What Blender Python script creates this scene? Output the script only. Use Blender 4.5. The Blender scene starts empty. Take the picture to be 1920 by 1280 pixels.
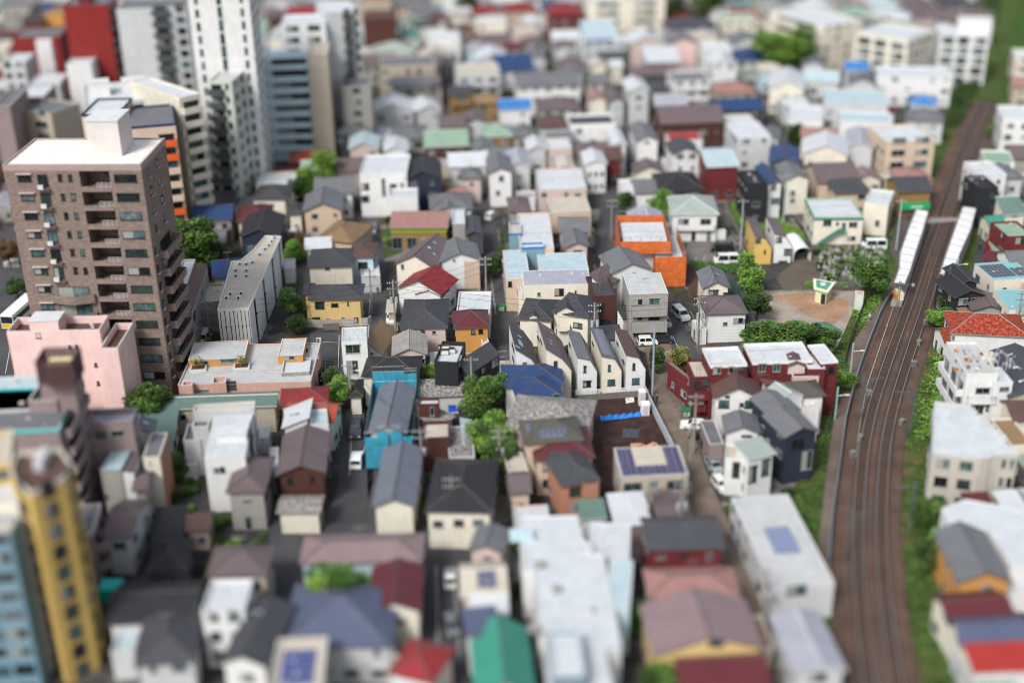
import bpy, math, random
from mathutils import Vector, Matrix
SC = bpy.context.scene
COL = SC.collection
rad = math.radians
# ------------------------------------------------------------------ camera
CAMH = 101.0; F = 2500.0; PITCH = rad(25.6); ROLL = rad(1.0)
cp, sp = math.cos(PITCH), math.sin(PITCH)
FW = Vector((0, cp, -sp)); U0 = Vector((0, sp, cp)); R0 = Vector((1, 0, 0))
RT = R0*math.cos(ROLL) - U0*math.sin(ROLL)
UP = R0*math.sin(ROLL) + U0*math.cos(ROLL)
CAM = Vector((0, 0, CAMH))
cd = bpy.data.cameras.new("camera"); cam = bpy.data.objects.new("camera", cd); COL.objects.link(cam)
cam.matrix_world = Matrix(((RT.x, UP.x, -FW.x, 0), (RT.y, UP.y, -FW.y, 0), (RT.z, UP.z, -FW.z, CAMH), (0, 0, 0, 1)))
cd.sensor_width = 36.0; cd.lens = 36.0*F/1920.0; cd.clip_start = 1.0; cd.clip_end = 5000.0
cd.dof.use_dof = True; cd.dof.focus_distance = 226.0; cd.dof.aperture_fstop = 0.0131
SC.camera = cam
# ------------------------------------------------------------------ light: bright overcast
SUN_EL, SUN_AZ = rad(45), rad(-32)     # azimuth measured from -Y (behind the camera) towards +X
sd = Vector((math.sin(SUN_AZ)*math.cos(SUN_EL), -math.cos(SUN_AZ)*math.cos(SUN_EL), math.sin(SUN_EL)))
ld = bpy.data.lights.new("sun", 'SUN'); ld.energy = 2.3; ld.angle = rad(16); ld.color = (1.0, 0.97, 0.93)
lo = bpy.data.objects.new("sun", ld); COL.objects.link(lo)
lo.rotation_euler = (-sd).to_track_quat('-Z', 'Y').to_euler(); lo.location = (0, 0, 300)
W = bpy.data.worlds.new("World"); SC.world = W; W.use_nodes = True
nt = W.node_tree; bg = nt.nodes["Background"]
sky = nt.nodes.new("ShaderNodeTexSky"); sky.sky_type = 'NISHITA'; sky.sun_disc = False
sky.sun_elevation = SUN_EL; sky.sun_rotation = math.atan2(sd.x, sd.y); sky.dust_density = 3.0; sky.air_density = 1.0
hs = nt.nodes.new("ShaderNodeHueSaturation"); hs.inputs["Saturation"].default_value = 0.52
nt.links.new(sky.outputs[0], hs.inputs["Color"]); nt.links.new(hs.outputs[0], bg.inputs[0])
bg.inputs[1].default_value = 0.14
SC.view_settings.view_transform = 'Standard'; SC.view_settings.look = 'None'
SC.view_settings.exposure = 0.40; SC.view_settings.gamma = 1.0
SC.cycles.filter_width = 1.05
SC.cycles.max_bounces = 5; SC.cycles.diffuse_bounces = 2; SC.cycles.glossy_bounces = 2
SC.cycles.transmission_bounces = 2; SC.cycles.transparent_max_bounces = 4
SC.cycles.caustics_reflective = False; SC.cycles.caustics_refractive = False
# ------------------------------------------------------------------ pixel helpers (photo 1920x1280)
OX, OY, OS = 0.0, 0.0, 1.0
def frame(x, y, s=4.0):
    global OX, OY, OS
    OX, OY, OS = x, y, s
def ray(x, y):
    X, Y = OX + x/OS, OY + y/OS
    return FW + RT*((X-960)/F) - UP*((Y-640)/F)
def at(x, y, z=0.0):
    d = ray(x, y); t = (z-CAMH)/d.z
    return CAM + d*t
def on_plane(x, y, p, n):
    d = ray(x, y); t = (p-CAM).dot(n)/d.dot(n)
    return CAM + d*t
def project(p):
    v = Vector(p)-CAM; d = v.dot(FW)
    return 960+F*v.dot(RT)/d, 640-F*v.dot(UP)/d
# ------------------------------------------------------------------ materials
def lin(c):
    if isinstance(c, str):
        c = [int(c[i:i+2], 16)/255 for i in (0, 2, 4)]
    return tuple((v/12.92 if v <= .04045 else ((v+.055)/1.055)**2.4) for v in c) + (1.0,)
MATS = {}
class NB:
    def __init__(s, m): s.t = m.node_tree; s.n = s.t.nodes; s.l = s.t.links; s.b = s.n["Principled BSDF"]
    def new(s, k, **kw):
        o = s.n.new("ShaderNode"+k)
        for a, v in kw.items():
            if a.startswith("i_"):
                key = a[2:]; key = int(key) if key.isdigit() else key.replace("_", " ")
                o.inputs[key].default_value = v
            else: setattr(o, a, v)
        return o
    def link(s, a, b): s.l.new(a, b)
    def mix(s, fac, a, b, bt='MIX'):
        m = s.new("Mix", data_type='RGBA', blend_type=bt)
        for sock, v in ((m.inputs[0], fac), (m.inputs[6], a), (m.inputs[7], b)):
            if hasattr(v, "is_output") or hasattr(v, "links"): s.link(v, sock)
            else: sock.default_value = v
        return m.outputs[2]
    def ramp(s, v, p0, c0, p1, c1):
        r = s.new("ValToRGB"); e = r.color_ramp.elements
        e[0].position, e[0].color, e[1].position, e[1].color = p0, c0, p1, c1
        s.link(v, r.inputs[0]); return r.outputs[0]
def g(v): return (v, v, v, 1)
def mat(c, kind="plain", rough=0.8):
    key = (str(c), kind)
    if key in MATS: return MATS[key]
    m = bpy.data.materials.new("%s_%s" % (kind, c)); MATS[key] = m; m.use_nodes = True
    nb = NB(m); b = nb.b; base = lin(c); b.inputs["Roughness"].default_value = rough
    b.inputs["Specular IOR Level"].default_value = 0.3
    tc = nb.new("TexCoord"); uv = nb.new("UVMap"); geo = nb.new("NewGeometry")
    oi = nb.new("ObjectInfo")
    def noise(scale, src, det=4, sc=None):
        n = nb.new("TexNoise", i_Scale=scale, i_Detail=det, i_Roughness=0.6)
        if sc:
            mp = nb.new("Mapping"); mp.inputs["Scale"].default_value = sc
            nb.link(src, mp.inputs[0]); src = mp.outputs[0]
        nb.link(src, n.inputs[0]); return n.outputs[0]
    P = geo.outputs["Position"]; UVO = uv.outputs[0]
    var = nb.mix(nb.ramp(noise(0.35, P, 5), .3, g(.86), .75, g(1.06)), g(1), g(1))
    def shade(col, fac): return nb.mix(1.0, col, fac, 'MULTIPLY')
    col = base
    if kind in ("wall", "siding", "brick", "panel"):
        st = nb.ramp(noise(1.0, UVO, 6, (1.6, 0.18, 1)), .25, g(.93), .6, g(1.01))   # vertical rain streaks
        col = shade(base, nb.ramp(noise(0.5, P, 4), .3, g(.9), .7, g(1.03)))
        col = shade(col, st)
        if kind == "siding":
            w = nb.new("TexWave", wave_type='BANDS', bands_direction='Y', wave_profile='SAW', i_Scale=0.55)
            nb.link(UVO, w.inputs[0]); r = nb.ramp(w.outputs[0], 0, g(.80), .16, g(1)); col = shade(col, r)
            bp = nb.new("Bump", i_Strength=.25, i_Distance=.02); nb.link(w.outputs[0], bp.inputs["Height"]); nb.link(bp.outputs[0], b.inputs["Normal"])
        if kind == "panel":
            br = nb.new("TexBrick", offset=0.0, i_Scale=1.0, i_Mortar_Size=.012, i_Brick_Width=.95, i_Row_Height=2.9)
            br.inputs["Color1"].default_value = g(1); br.inputs["Color2"].default_value = g(.96); br.inputs["Mortar"].default_value = g(.68)
            nb.link(UVO, br.inputs[0]); col = shade(col, br.outputs[0])
        if kind == "brick":
            br = nb.new("TexBrick", i_Scale=1.0, i_Mortar_Size=.014, i_Brick_Width=.46, i_Row_Height=.16, i_Bias=0.1)
            br.inputs["Color1"].default_value = g(1.1); br.inputs["Color2"].default_value = g(.66); br.inputs["Mortar"].default_value = g(.95)
            nb.link(UVO, br.inputs[0]); col = shade(col, br.outputs[0])
    elif kind == "tile":
        br = nb.new("TexBrick", i_Scale=1.0, i_Mortar_Size=.03, i_Brick_Width=.42, i_Row_Height=.3, i_Bias=-.1)
        br.inputs["Color1"].default_value = g(1.08); br.inputs["Color2"].default_value = g(.84); br.inputs["Mortar"].default_value = g(.52)
        nb.link(UVO, br.inputs[0]); col = shade(base, br.outputs[0])
        col = shade(col, nb.ramp(noise(0.6, P, 6), .3, g(.8), .72, g(1.12)))
        bp = nb.new("Bump", i_Strength=.5, i_Distance=.05); nb.link(br.outputs[1], bp.inputs["Height"]); bp.invert = True
        nb.link(bp.outputs[0], b.inputs["Normal"]); b.inputs["Roughness"].default_value = .62
    elif kind == "slate":
        br = nb.new("TexBrick", i_Scale=1.0, i_Mortar_Size=.014, i_Brick_Width=.9, i_Row_Height=.26)
        br.inputs["Color1"].default_value = g(1.05); br.inputs["Color2"].default_value = g(.9); br.inputs["Mortar"].default_value = g(.68)
        nb.link(UVO, br.inputs[0]); col = shade(base, br.outputs[0])
        col = shade(col, nb.ramp(noise(0.4, P, 6), .3, g(.86), .72, g(1.1)))
        b.inputs["Roughness"].default_value = .55
    elif kind == "seam":
        w = nb.new("TexBrick", offset=0.0, i_Scale=1.0, i_Mortar_Size=.035, i_Brick_Width=.45, i_Row_Height=60.0)
        w.inputs["Color1"].default_value = g(1.03); w.inputs["Color2"].default_value = g(.96); w.inputs["Mortar"].default_value = g(.66)
        nb.link(UVO, w.inputs[0]); col = shade(base, w.outputs[0])
        col = shade(col, nb.ramp(noise(0.5, UVO, 5, (1, .35, 1)), .3, g(.86), .7, g(1.06)))
        b.inputs["Roughness"].default_value = .45
    elif kind == "weather":      # mottled, lichened sheets and tiles
        br = nb.new("TexBrick", i_Scale=1.0, i_Mortar_Size=.03, i_Brick_Width=.5, i_Row_Height=.34)
        br.inputs["Color1"].default_value = g(1.06); br.inputs["Color2"].default_value = g(.86); br.inputs["Mortar"].default_value = g(.6)
        nb.link(UVO, br.inputs[0]); col = shade(base, br.outputs[0])
        n = noise(2.4, UVO, 8, (1.0, .6, 1)); col = shade(col, nb.ramp(n, .44, g(.42), .58, g(1.08)))
    elif kind == "deck":         # flat membrane roofs
        col = shade(base, nb.ramp(noise(0.45, P, 7), .28, g(.86), .62, g(1.03)))
        n2 = noise(1.7, P, 8); col = shade(col, nb.ramp(n2, .34, g(.82), .46, g(1)))
        br = nb.new("TexBrick", offset=0.0, i_Scale=1.0, i_Mortar_Size=.02, i_Brick_Width=1.1, i_Row_Height=5.0)
        br.inputs["Color1"].default_value = g(1); br.inputs["Color2"].default_value = g(.98); br.inputs["Mortar"].default_value = g(.88)
        nb.link(UVO, br.inputs[0]); col = shade(col, br.outputs[0])
    elif kind == "asphalt":
        n = noise(0.12, P, 6); col = shade(base, nb.ramp(n, .3, g(.68), .7, g(1.3)))
        n2 = noise(6.0, P, 4); col = shade(col, nb.ramp(n2, .3, g(.85), .7, g(1.15))); b.inputs["Roughness"].default_value = .9
    elif kind == "yards":        # back yards: asphalt, concrete, bare soil and weeds patch by patch
        v = nb.new("TexVoronoi", i_Scale=.16, i_Randomness=.9, feature='F1', distance='MANHATTAN'); nb.link(P, v.inputs[0])
        sep = nb.new("SeparateColor"); nb.link(v.outputs["Color"], sep.inputs[0])
        r = nb.new("ValToRGB"); r.color_ramp.interpolation = 'CONSTANT'; e = r.color_ramp.elements; nb.link(sep.outputs[0], r.inputs[0])
        e[0].position, e[0].color = 0, lin("3f3e3e"); e[1].position, e[1].color = .3, lin("5a5856")
        for p_, c_ in ((.45, "3a3b33"), (.58, "4d4238"), (.7, "76736d"), (.8, "454446"), (.9, "3d4a2a")): q = e.new(p_); q.color = lin(c_)
        col = shade(r.outputs[0], nb.ramp(noise(0.5, P, 7), .3, g(.6), .7, g(1.35))); b.inputs["Roughness"].default_value = .95
    elif kind == "soil":
        n = noise(0.6, P, 9); col = shade(base, nb.ramp(n, .3, g(.5), .68, g(1.7)))
        bp = nb.new("Bump", i_Strength=.9, i_Distance=.3); nb.link(noise(2.5, P, 8), bp.inputs["Height"]); nb.link(bp.outputs[0], b.inputs["Normal"])
    elif kind == "gravel":
        v = nb.new("TexVoronoi", i_Scale=5.0); nb.link(P, v.inputs[0])
        col = shade(base, nb.ramp(v.outputs[0], .05, g(.65), .6, g(1.25)))
        col = shade(col, nb.ramp(noise(0.25, P, 7), .3, g(.72), .7, g(1.25))); b.inputs["Roughness"].default_value = .95
    elif kind == "grass":
        n = noise(0.5, P, 8); col = nb.mix(nb.ramp(n, .35, g(0), .7, g(1)), lin("2c4218"), lin("4c5f26"))
        col = nb.mix(nb.ramp(noise(.18, P, 7), .5, g(0), .68, g(1)), col, lin("6a6038"))
        n2 = noise(7, P, 6); col = shade(col, nb.ramp(n2, .3, g(.55), .7, g(1.35))); b.inputs["Roughness"].default_value = .95
        bp = nb.new("Bump", i_Strength=1, i_Distance=.25); nb.link(noise(4, P, 8), bp.inputs["Height"]); nb.link(bp.outputs[0], b.inputs["Normal"])
    elif kind == "leaf":
        n = noise(0.9, P, 3); r2 = nb.ramp(n, .36, g(.62), .66, g(1.5))
        col = shade(base, r2); n3 = noise(9.0, P, 2); col = shade(col, nb.ramp(n3, .3, g(.7), .7, g(1.3)))
        b.inputs["Roughness"].default_value = .6
    elif kind == "glass":
        b.inputs["Roughness"].default_value = .12; b.inputs["Specular IOR Level"].default_value = .45
        col = shade(base, nb.ramp(noise(0.9, P, 2), .35, g(.5), .65, g(1.5)))
    elif kind == "solar":
        br = nb.new("TexBrick", offset=0.0, i_Scale=1.0, i_Mortar_Size=.03, i_Brick_Width=.8, i_Row_Height=1.2)
        br.inputs["Color1"].default_value = base; br.inputs["Color2"].default_value = base; br.inputs["Mortar"].default_value = g(.3)
        nb.link(UVO, br.inputs[0]); col = br.outputs[0]; b.inputs["Roughness"].default_value = .15; b.inputs["Specular IOR Level"].default_value = .7
    elif kind == "mesh":         # scaffold sheeting
        w = nb.new("TexBrick", offset=0.0, i_Scale=1.0, i_Mortar_Size=.02, i_Brick_Width=1.8, i_Row_Height=1.7)
        w.inputs["Color1"].default_value = g(1.05); w.inputs["Color2"].default_value = g(.9); w.inputs["Mortar"].default_value = g(.6)
        nb.link(UVO, w.inputs[0]); col = shade(base, w.outputs[0]); col = shade(col, nb.ramp(noise(1.2, P, 6), .3, g(.75), .7, g(1.15)))
    elif kind == "paint":
        b.inputs["Roughness"].default_value = .25; b.inputs["Coat Weight"].default_value = .5; b.inputs["Specular IOR Level"].default_value = .5
    elif kind == "metal":
        b.inputs["Metallic"].default_value = .7; b.inputs["Roughness"].default_value = .4
    else:
        col = shade(base, nb.ramp(noise(0.8, P, 4), .3, g(.88), .7, g(1.06)))
    if hasattr(col, "is_output"): nb.link(col, b.inputs["Base Color"])
    else: b.inputs["Base Color"].default_value = col
    return m
# ------------------------------------------------------------------ mesh builder
class MB:
    def __init__(s): s.v = []; s.f = []; s.m = []
    def face(s, pts, mi=0):
        b = len(s.v); s.v += [tuple(p) for p in pts]; s.f.append(tuple(range(b, b+len(pts)))); s.m.append(mi)
    def box(s, x0, y0, z0, x1, y1, z1, mi=0, top=None):
        b = len(s.v)
        s.v += [(x0, y0, z0), (x1, y0, z0), (x1, y1, z0), (x0, y1, z0), (x0, y0, z1), (x1, y0, z1), (x1, y1, z1), (x0, y1, z1)]
        for k, q in enumerate(((3, 2, 1, 0), (4, 5, 6, 7), (0, 1, 5, 4), (1, 2, 6, 5), (2, 3, 7, 6), (3, 0, 4, 7))):
            s.f.append(tuple(b+i for i in q)); s.m.append(top if (top is not None and k == 1) else mi)
    def prism(s, pts, z0, z1, mi=0, top=None):      # pts ccw in plan; z1 may be a list
        n = len(pts); b = len(s.v); zt = z1 if isinstance(z1, (list, tuple)) else [z1]*n
        zb = z0 if isinstance(z0, (list, tuple)) else [z0]*n
        s.v += [(p[0], p[1], zb[i]) for i, p in enumerate(pts)] + [(p[0], p[1], zt[i]) for i, p in enumerate(pts)]
        s.f.append(tuple(b+i for i in reversed(range(n)))); s.m.append(mi)
        s.f.append(tuple(b+n+i for i in range(n))); s.m.append(mi if top is None else top)
        for i in range(n):
            j = (i+1) % n; s.f.append((b+i, b+j, b+n+j, b+n+i)); s.m.append(mi)
    def slab(s, pts, t, mi=0, side=None):            # 3D polygon thickened downwards
        n = len(pts); b = len(s.v)
        s.v += [tuple(p) for p in pts] + [(p[0], p[1], p[2]-t) for p in pts]
        s.f.append(tuple(b+i for i in range(n))); s.m.append(mi)
        s.f.append(tuple(b+n+i for i in reversed(range(n)))); s.m.append(mi)
        for i in range(n):
            j = (i+1) % n; s.f.append((b+n+i, b+n+j, b+j, b+i)); s.m.append(mi if side is None else side)
    def bar(s, a, c, r, mi=0, n=4):
        a = Vector(a); c = Vector(c); d = (c-a).normalized(); u = d.orthogonal().normalized(); w = d.cross(u)
        b = len(s.v)
        for p in (a, c):
            for k in range(n):
                t = 2*math.pi*k/n+.785; s.v.append(tuple(p+(u*math.cos(t)+w*math.sin(t))*r))
        for k in range(n):
            j = (k+1) % n; s.f.append((b+k, b+j, b+n+j, b+n+k)); s.m.append(mi)
        s.f.append(tuple(b+k for k in reversed(range(n)))); s.m.append(mi)
        s.f.append(tuple(b+n+k for k in range(n))); s.m.append(mi)
    def mesh(s, name, mats):
        me = bpy.data.meshes.new(name); me.from_pydata(s.v, [], s.f)
        for m in (mats if isinstance(mats, (list, tuple)) else [mats]): me.materials.append(m)
        me.polygons.foreach_set("material_index", s.m)
        uvl = me.uv_layers.new(name="UVMap"); data = uvl.data
        me.update()
        for p in me.polygons:
            nrm = p.normal
            if abs(nrm.z) > .985: tx = Vector((1, 0, 0)); ty = Vector((0, 1, 0))
            else:
                tx = Vector((0, 0, 1)).cross(nrm).normalized(); ty = nrm.cross(tx)
            for li in p.loop_indices:
                co = me.vertices[me.loops[li].vertex_index].co
                data[li].uv = (co.dot(tx), co.dot(ty))
        return me
    def build(s, name, mats, parent=None, mw=None):
        if not s.f: return None
        o = bpy.data.objects.new(name, s.mesh(name, mats)); COL.objects.link(o)
        if mw is not None: o.matrix_world = mw
        if parent is not None:
            o.parent = parent
            o.matrix_local = (parent.matrix_basis.inverted() @ mw) if mw is not None else Matrix.Identity(4)
        return o
def tag(o, label=None, cat=None, group=None, kind=None):
    if label: o["label"] = label
    if cat: o["category"] = cat
    if group: o["group"] = group
    if kind: o["kind"] = kind
    return o
def empty(name, loc, rz=0.0):
    o = bpy.data.objects.new(name, None); COL.objects.link(o); o.empty_display_size = .5
    o.matrix_world = Matrix.Translation(loc) @ Matrix.Rotation(rz, 4, 'Z'); return o
def copy_tree(o, loc=None, rz=None, scale=None, parent=None):
    c = o.copy(); COL.objects.link(c)
    if parent is not None: c.parent = parent
    if loc is not None: c.location = loc
    if rz is not None: c.rotation_euler = (0, 0, rz)
    if scale is not None: c.scale = scale if isinstance(scale, tuple) else (scale,)*3
    for ch in o.children: copy_tree(ch, parent=c)
    return c
SUNK = []
def ground(name, pts, z, m, kind="structure", keep=False, margin=0):
    ps = [at(x, y, z) for x, y in pts]
    a = sum(ps[i].x*ps[(i+1) % len(ps)].y-ps[(i+1) % len(ps)].x*ps[i].y for i in range(len(ps)))
    if a < 0: ps.reverse()
    mb = MB(); mb.face(ps); o = mb.build(name, m); o["kind"] = kind
    if keep: KEEP.append([(p.x, p.y) for p in ps])
    return o
KEEP = []      # plan polygons where filler houses may not stand
def strip(name, pts, w, z, m, keep=True, kind="structure"):   # pts: pixel centre line at ground, w metres
    c = [at(x, y, z) for x, y in pts]; L = []; Rr = []
    for i, p in enumerate(c):
        d = (c[min(i+1, len(c)-1)]-c[max(i-1, 0)]); d.z = 0; d.normalize(); n = Vector((-d.y, d.x, 0))
        ww = w[i] if isinstance(w, (list, tuple)) else w
        L.append(p+n*ww/2); Rr.append(p-n*ww/2)
    mb = MB()
    for i in range(len(c)-1): mb.face([Rr[i], Rr[i+1], L[i+1], L[i]])
    o = mb.build(name, m); o["kind"] = kind
    if keep: KEEP.append([(p.x, p.y) for p in Rr+L[::-1]])
    return o
def inside(x, y, poly):
    c = False; n = len(poly)
    for i in range(n):
        x1, y1 = poly[i]; x2, y2 = poly[(i+1) % n]
        if (y1 > y) != (y2 > y) and x < (x2-x1)*(y-y1)/(y2-y1)+x1: c = not c
    return c
# ------------------------------------------------------------------ colours: code -> (hex, word)
WALLC = dict(W=("d6d7d6", "white"), J=("c39f92", "terracotta pink"), C=("d8d2c2", "cream"), B=("b0a696", "beige"), G=("97958f", "grey"), L=("bdbfc0", "light grey"),
             K=("25272b", "black"), N=("4e2f28", "dark brown"), R=("67282a", "dark red"), P=("c2b0aa", "pale pink"), Y=("d0b67c", "yellow"),
             O=("bd8a4c", "orange"), T=("c4b09c", "peach"), U=("b4cbd2", "pale blue"), M=("8d7d7c", "taupe"), V=("bdc6bb", "pale green"),
             D=("4a4a4d", "dark grey"), H=("8a6f45", "ochre"), A=("b3ada3", "greige"), Z=("cfae64", "golden yellow"), I=("dfc0bb", "pink"), Q=("6f93a5", "steel blue"), S=("a87860", "terracotta"),
             X=("705650", "brown"), E=("8a2b28", "red"), F=("2a3040", "navy"))
ROOFC = dict(w=("bfc4c8", "white"), h=("676c77", "blue grey"), L=("b4b6b6", "light grey"), g=("6a6c70", "grey"), d=("44464b", "dark grey"), n=("5b4540", "brown"), r=("8c3034", "red"),
             m=("665a5c", "mauve brown"), b=("2b4169", "navy blue"), u=("a9bcc3", "pale blue"), v=("86a08c", "green"), t=("3a8a78", "teal green"),
             o=("ad4c36", "orange red"), c=("b9b2a4", "beige"), k=("2c2c30", "charcoal"), l=("9c9ea9", "lavender grey"), e=("627a72", "grey green"),
             x=("5c2a30", "maroon"), y=("8c7356", "tan"), p=("857274", "dusky pink"), j=("98736c", "faded red"), s=("515970", "slate blue"),
             q=("3a76b4", "bright blue"), z=("a09c98", "weathered grey"), a=("a04a30", "terracotta"), i=("7fb0b4", "aqua"), E=("98a29c", "grey green"), O=("54524a", "olive grey"),
             f=("9c3530", "bright red"))
RMAT = dict(g="slate", d="slate", n="slate", r="tile", m="slate", b="slate", u="seam", v="seam", t="seam", o="weather", c="seam", k="slate",
            l="seam", e="seam", O="slate", x="slate", y="slate", p="seam", j="seam", s="slate", q="seam", z="weather", a="seam", i="seam", E="seam", w="seam", f="seam", h="slate", L="seam")
GLASS = ["2c3638", "1f2527", "3d5654", "1c2023", "465c60", "2b3833", "59666a"]
TRIM = mat("cfcfcc"); DARK = mat("26272a"); GUT = mat("55504c"); FRAME = mat("8f9293"); FRAMED = mat("2b2a2a")
METAL = mat("9aa0a4", "metal"); WHITE = mat("c6c9ca"); CONC = mat("9b9892")
BLD = []       # records for labels, labels are set at the end
FOOT = []      # footprints in plan
def rnd(seed): return random.Random(seed)
def window_mb(w, h, seed=0, dark=False):
    """frame + glass in the plane y=0 facing -y, lower left corner at the origin"""
    mb = MB(); t = .07
    mb.box(0, -.06, 0, w, .01, t, 0); mb.box(0, -.06, h-t, w, .01, h, 0)
    mb.box(0, -.06, t, t, .01, h-t, 0); mb.box(w-t, -.06, t, w, .01, h-t, 0)
    if w > 1.1: mb.box(w/2-.03, -.055, t, w/2+.03, .01, h-t, 0)
    mb.face([(t, -.02, t), (w-t, -.02, t), (w-t, -.02, h-t), (t, -.02, h-t)], 1)
    if w > 1.1 and seed % 3 == 0:
        mb.face([(t, -.024, t), (w/2-.03, -.024, t), (w/2-.03, -.024, h-t), (t, -.024, h-t)], 2)
    mb.box(-.08, -.12, -.07, w+.08, .01, 0, 0)
    if seed % 4 == 1: mb.box(-.08, -.28, h, w+.08, .01, h+.05, 0)
    return mb
GM = [mat(x, "glass") for x in GLASS]; CURT = mat("8e918c")
def add_window(root, M, face, u, z, w, h, seed, dark=False, flip=False):
    """face: matrix of the facade plane (x along, y into the wall, z up) in mass coordinates"""
    mb = window_mb(w, h, seed, dark)
    L = M @ face @ Matrix.Translation((u, 0, z))
    return mb.build("window", [FRAMED if (dark or seed % 5 == 0) else FRAME, GM[seed % len(GM)], CURT], root, L)
def balcony_mb(w, solid=True, d=1.0, ph=1.05):
    mb = MB(); mb.box(0, -d, -.15, w, -.003, 0, 0)
    if solid:
        mb.box(0, -d-.003, 0, w, -d+.1, ph, 0); mb.box(-.003, -d+.1, 0, .1, -.003, ph, 0); mb.box(w-.1, -d+.1, 0, w+.003, -.003, ph, 0)
    else:
        for z in (ph-.05,):
            mb.box(0, -d, z, w, -d+.05, z+.05, 1); mb.box(0, -d+.05, z, .05, -.003, z+.05, 1); mb.box(w-.05, -d+.05, z, w, -.003, z+.05, 1)
        n = max(3, int(w/.3))
        for i in range(n+1): x = i*(w-.04)/n; mb.box(x, -d+.005, 0, x+.03, -d+.035, ph-.05, 1)
        for y in (-d*.33, -d*.66): mb.box(.01, y, 0, .04, y+.03, ph-.05, 1); mb.box(w-.04, y, 0, w-.01, y+.03, ph-.05, 1)
    return mb
PATTERN = {}   # facade patterns of the towers: (u0, u1, z0, z1, type) per floor
def facade(root, M, face, w, nfl, fh, rng, style, col, seed, h, lod=0):
    """style: '' plain windows, 'b' balconies, pattern name, 'n' none"""
    if style == 'n' or w < 1.6: return
    if style in PATTERN:
        for k in range(nfl):
            for (a, b, z0, z1, t) in PATTERN[style]:
                u, ww = a*w, (b-a)*w; z = k*fh+z0*fh; hh = (z1-z0)*fh
                if t == 'w': add_window(root, M, face, u, z, ww, hh, rng.randrange(99))
                elif t == 'W': add_window(root, M, face, u, z, ww, hh, rng.randrange(99), True)
                elif t in 'bB':
                    if k == 0: continue
                    L = M @ face @ Matrix.Translation((u, 0, k*fh))
                    balcony_mb(ww, True, 1.15, .42*fh).build("balcony", [mat('cc5a24', 'wall') if (t == 'B' and k % 5 in (2, 3)) else col[0], METAL], root, L)
                    add_window(root, M, face, u+ww*.12, k*fh+.05, ww*.76, fh*.74, rng.randrange(99), True)
                elif t == 's':
                    mb = MB(); mb.box(0, -.08, 0, ww, .01, hh); mb.build("spandrel", col[1], root, M @ face @ Matrix.Translation((u, 0, z)))
        return
    n = max(1, int(round(w/(2.7 if not lod else 3.4))))
    cell = w/n
    balc = 'b' in style
    for k in range(nfl):
        z0 = k*fh
        if z0+2.0 > h: break
        if balc and k >= 1:
            L = M @ face @ Matrix.Translation((w*.06, 0, z0))
            balcony_mb(w*.88, 'r' not in style, 1.0).build("balcony", [col[0], METAL], root, L)
            nn = max(1, int(w/3.2))
            for i in range(nn):
                ww = min(2.2, w/nn*.6); add_window(root, M, face, w*(i+.5)/nn-ww/2, z0+.08, ww, 2.0, rng.randrange(99))
            continue
        for i in range(n):
            if rng.random() < .22: continue
            t = rng.random()
            ww, hh, zz = (1.65, 1.15, 1.0) if t < .5 else ((.75, .95, 1.15) if t < .75 else (1.1, .5, 1.5))
            if k == 0 and t > .85: ww, hh, zz = .9, 2.05, .03
            ww = min(ww, cell*.7)
            if zz+hh+z0 > h-.12: continue
            add_window(root, M, face, cell*(i+.5)-ww/2+rng.uniform(-.2, .2), z0+zz, ww, hh, rng.randrange(99))
def hrect(x0, y0, x1, y1, z): return [(x0, y0, z), (x1, y0, z), (x1, y1, z), (x0, y1, z)]
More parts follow.
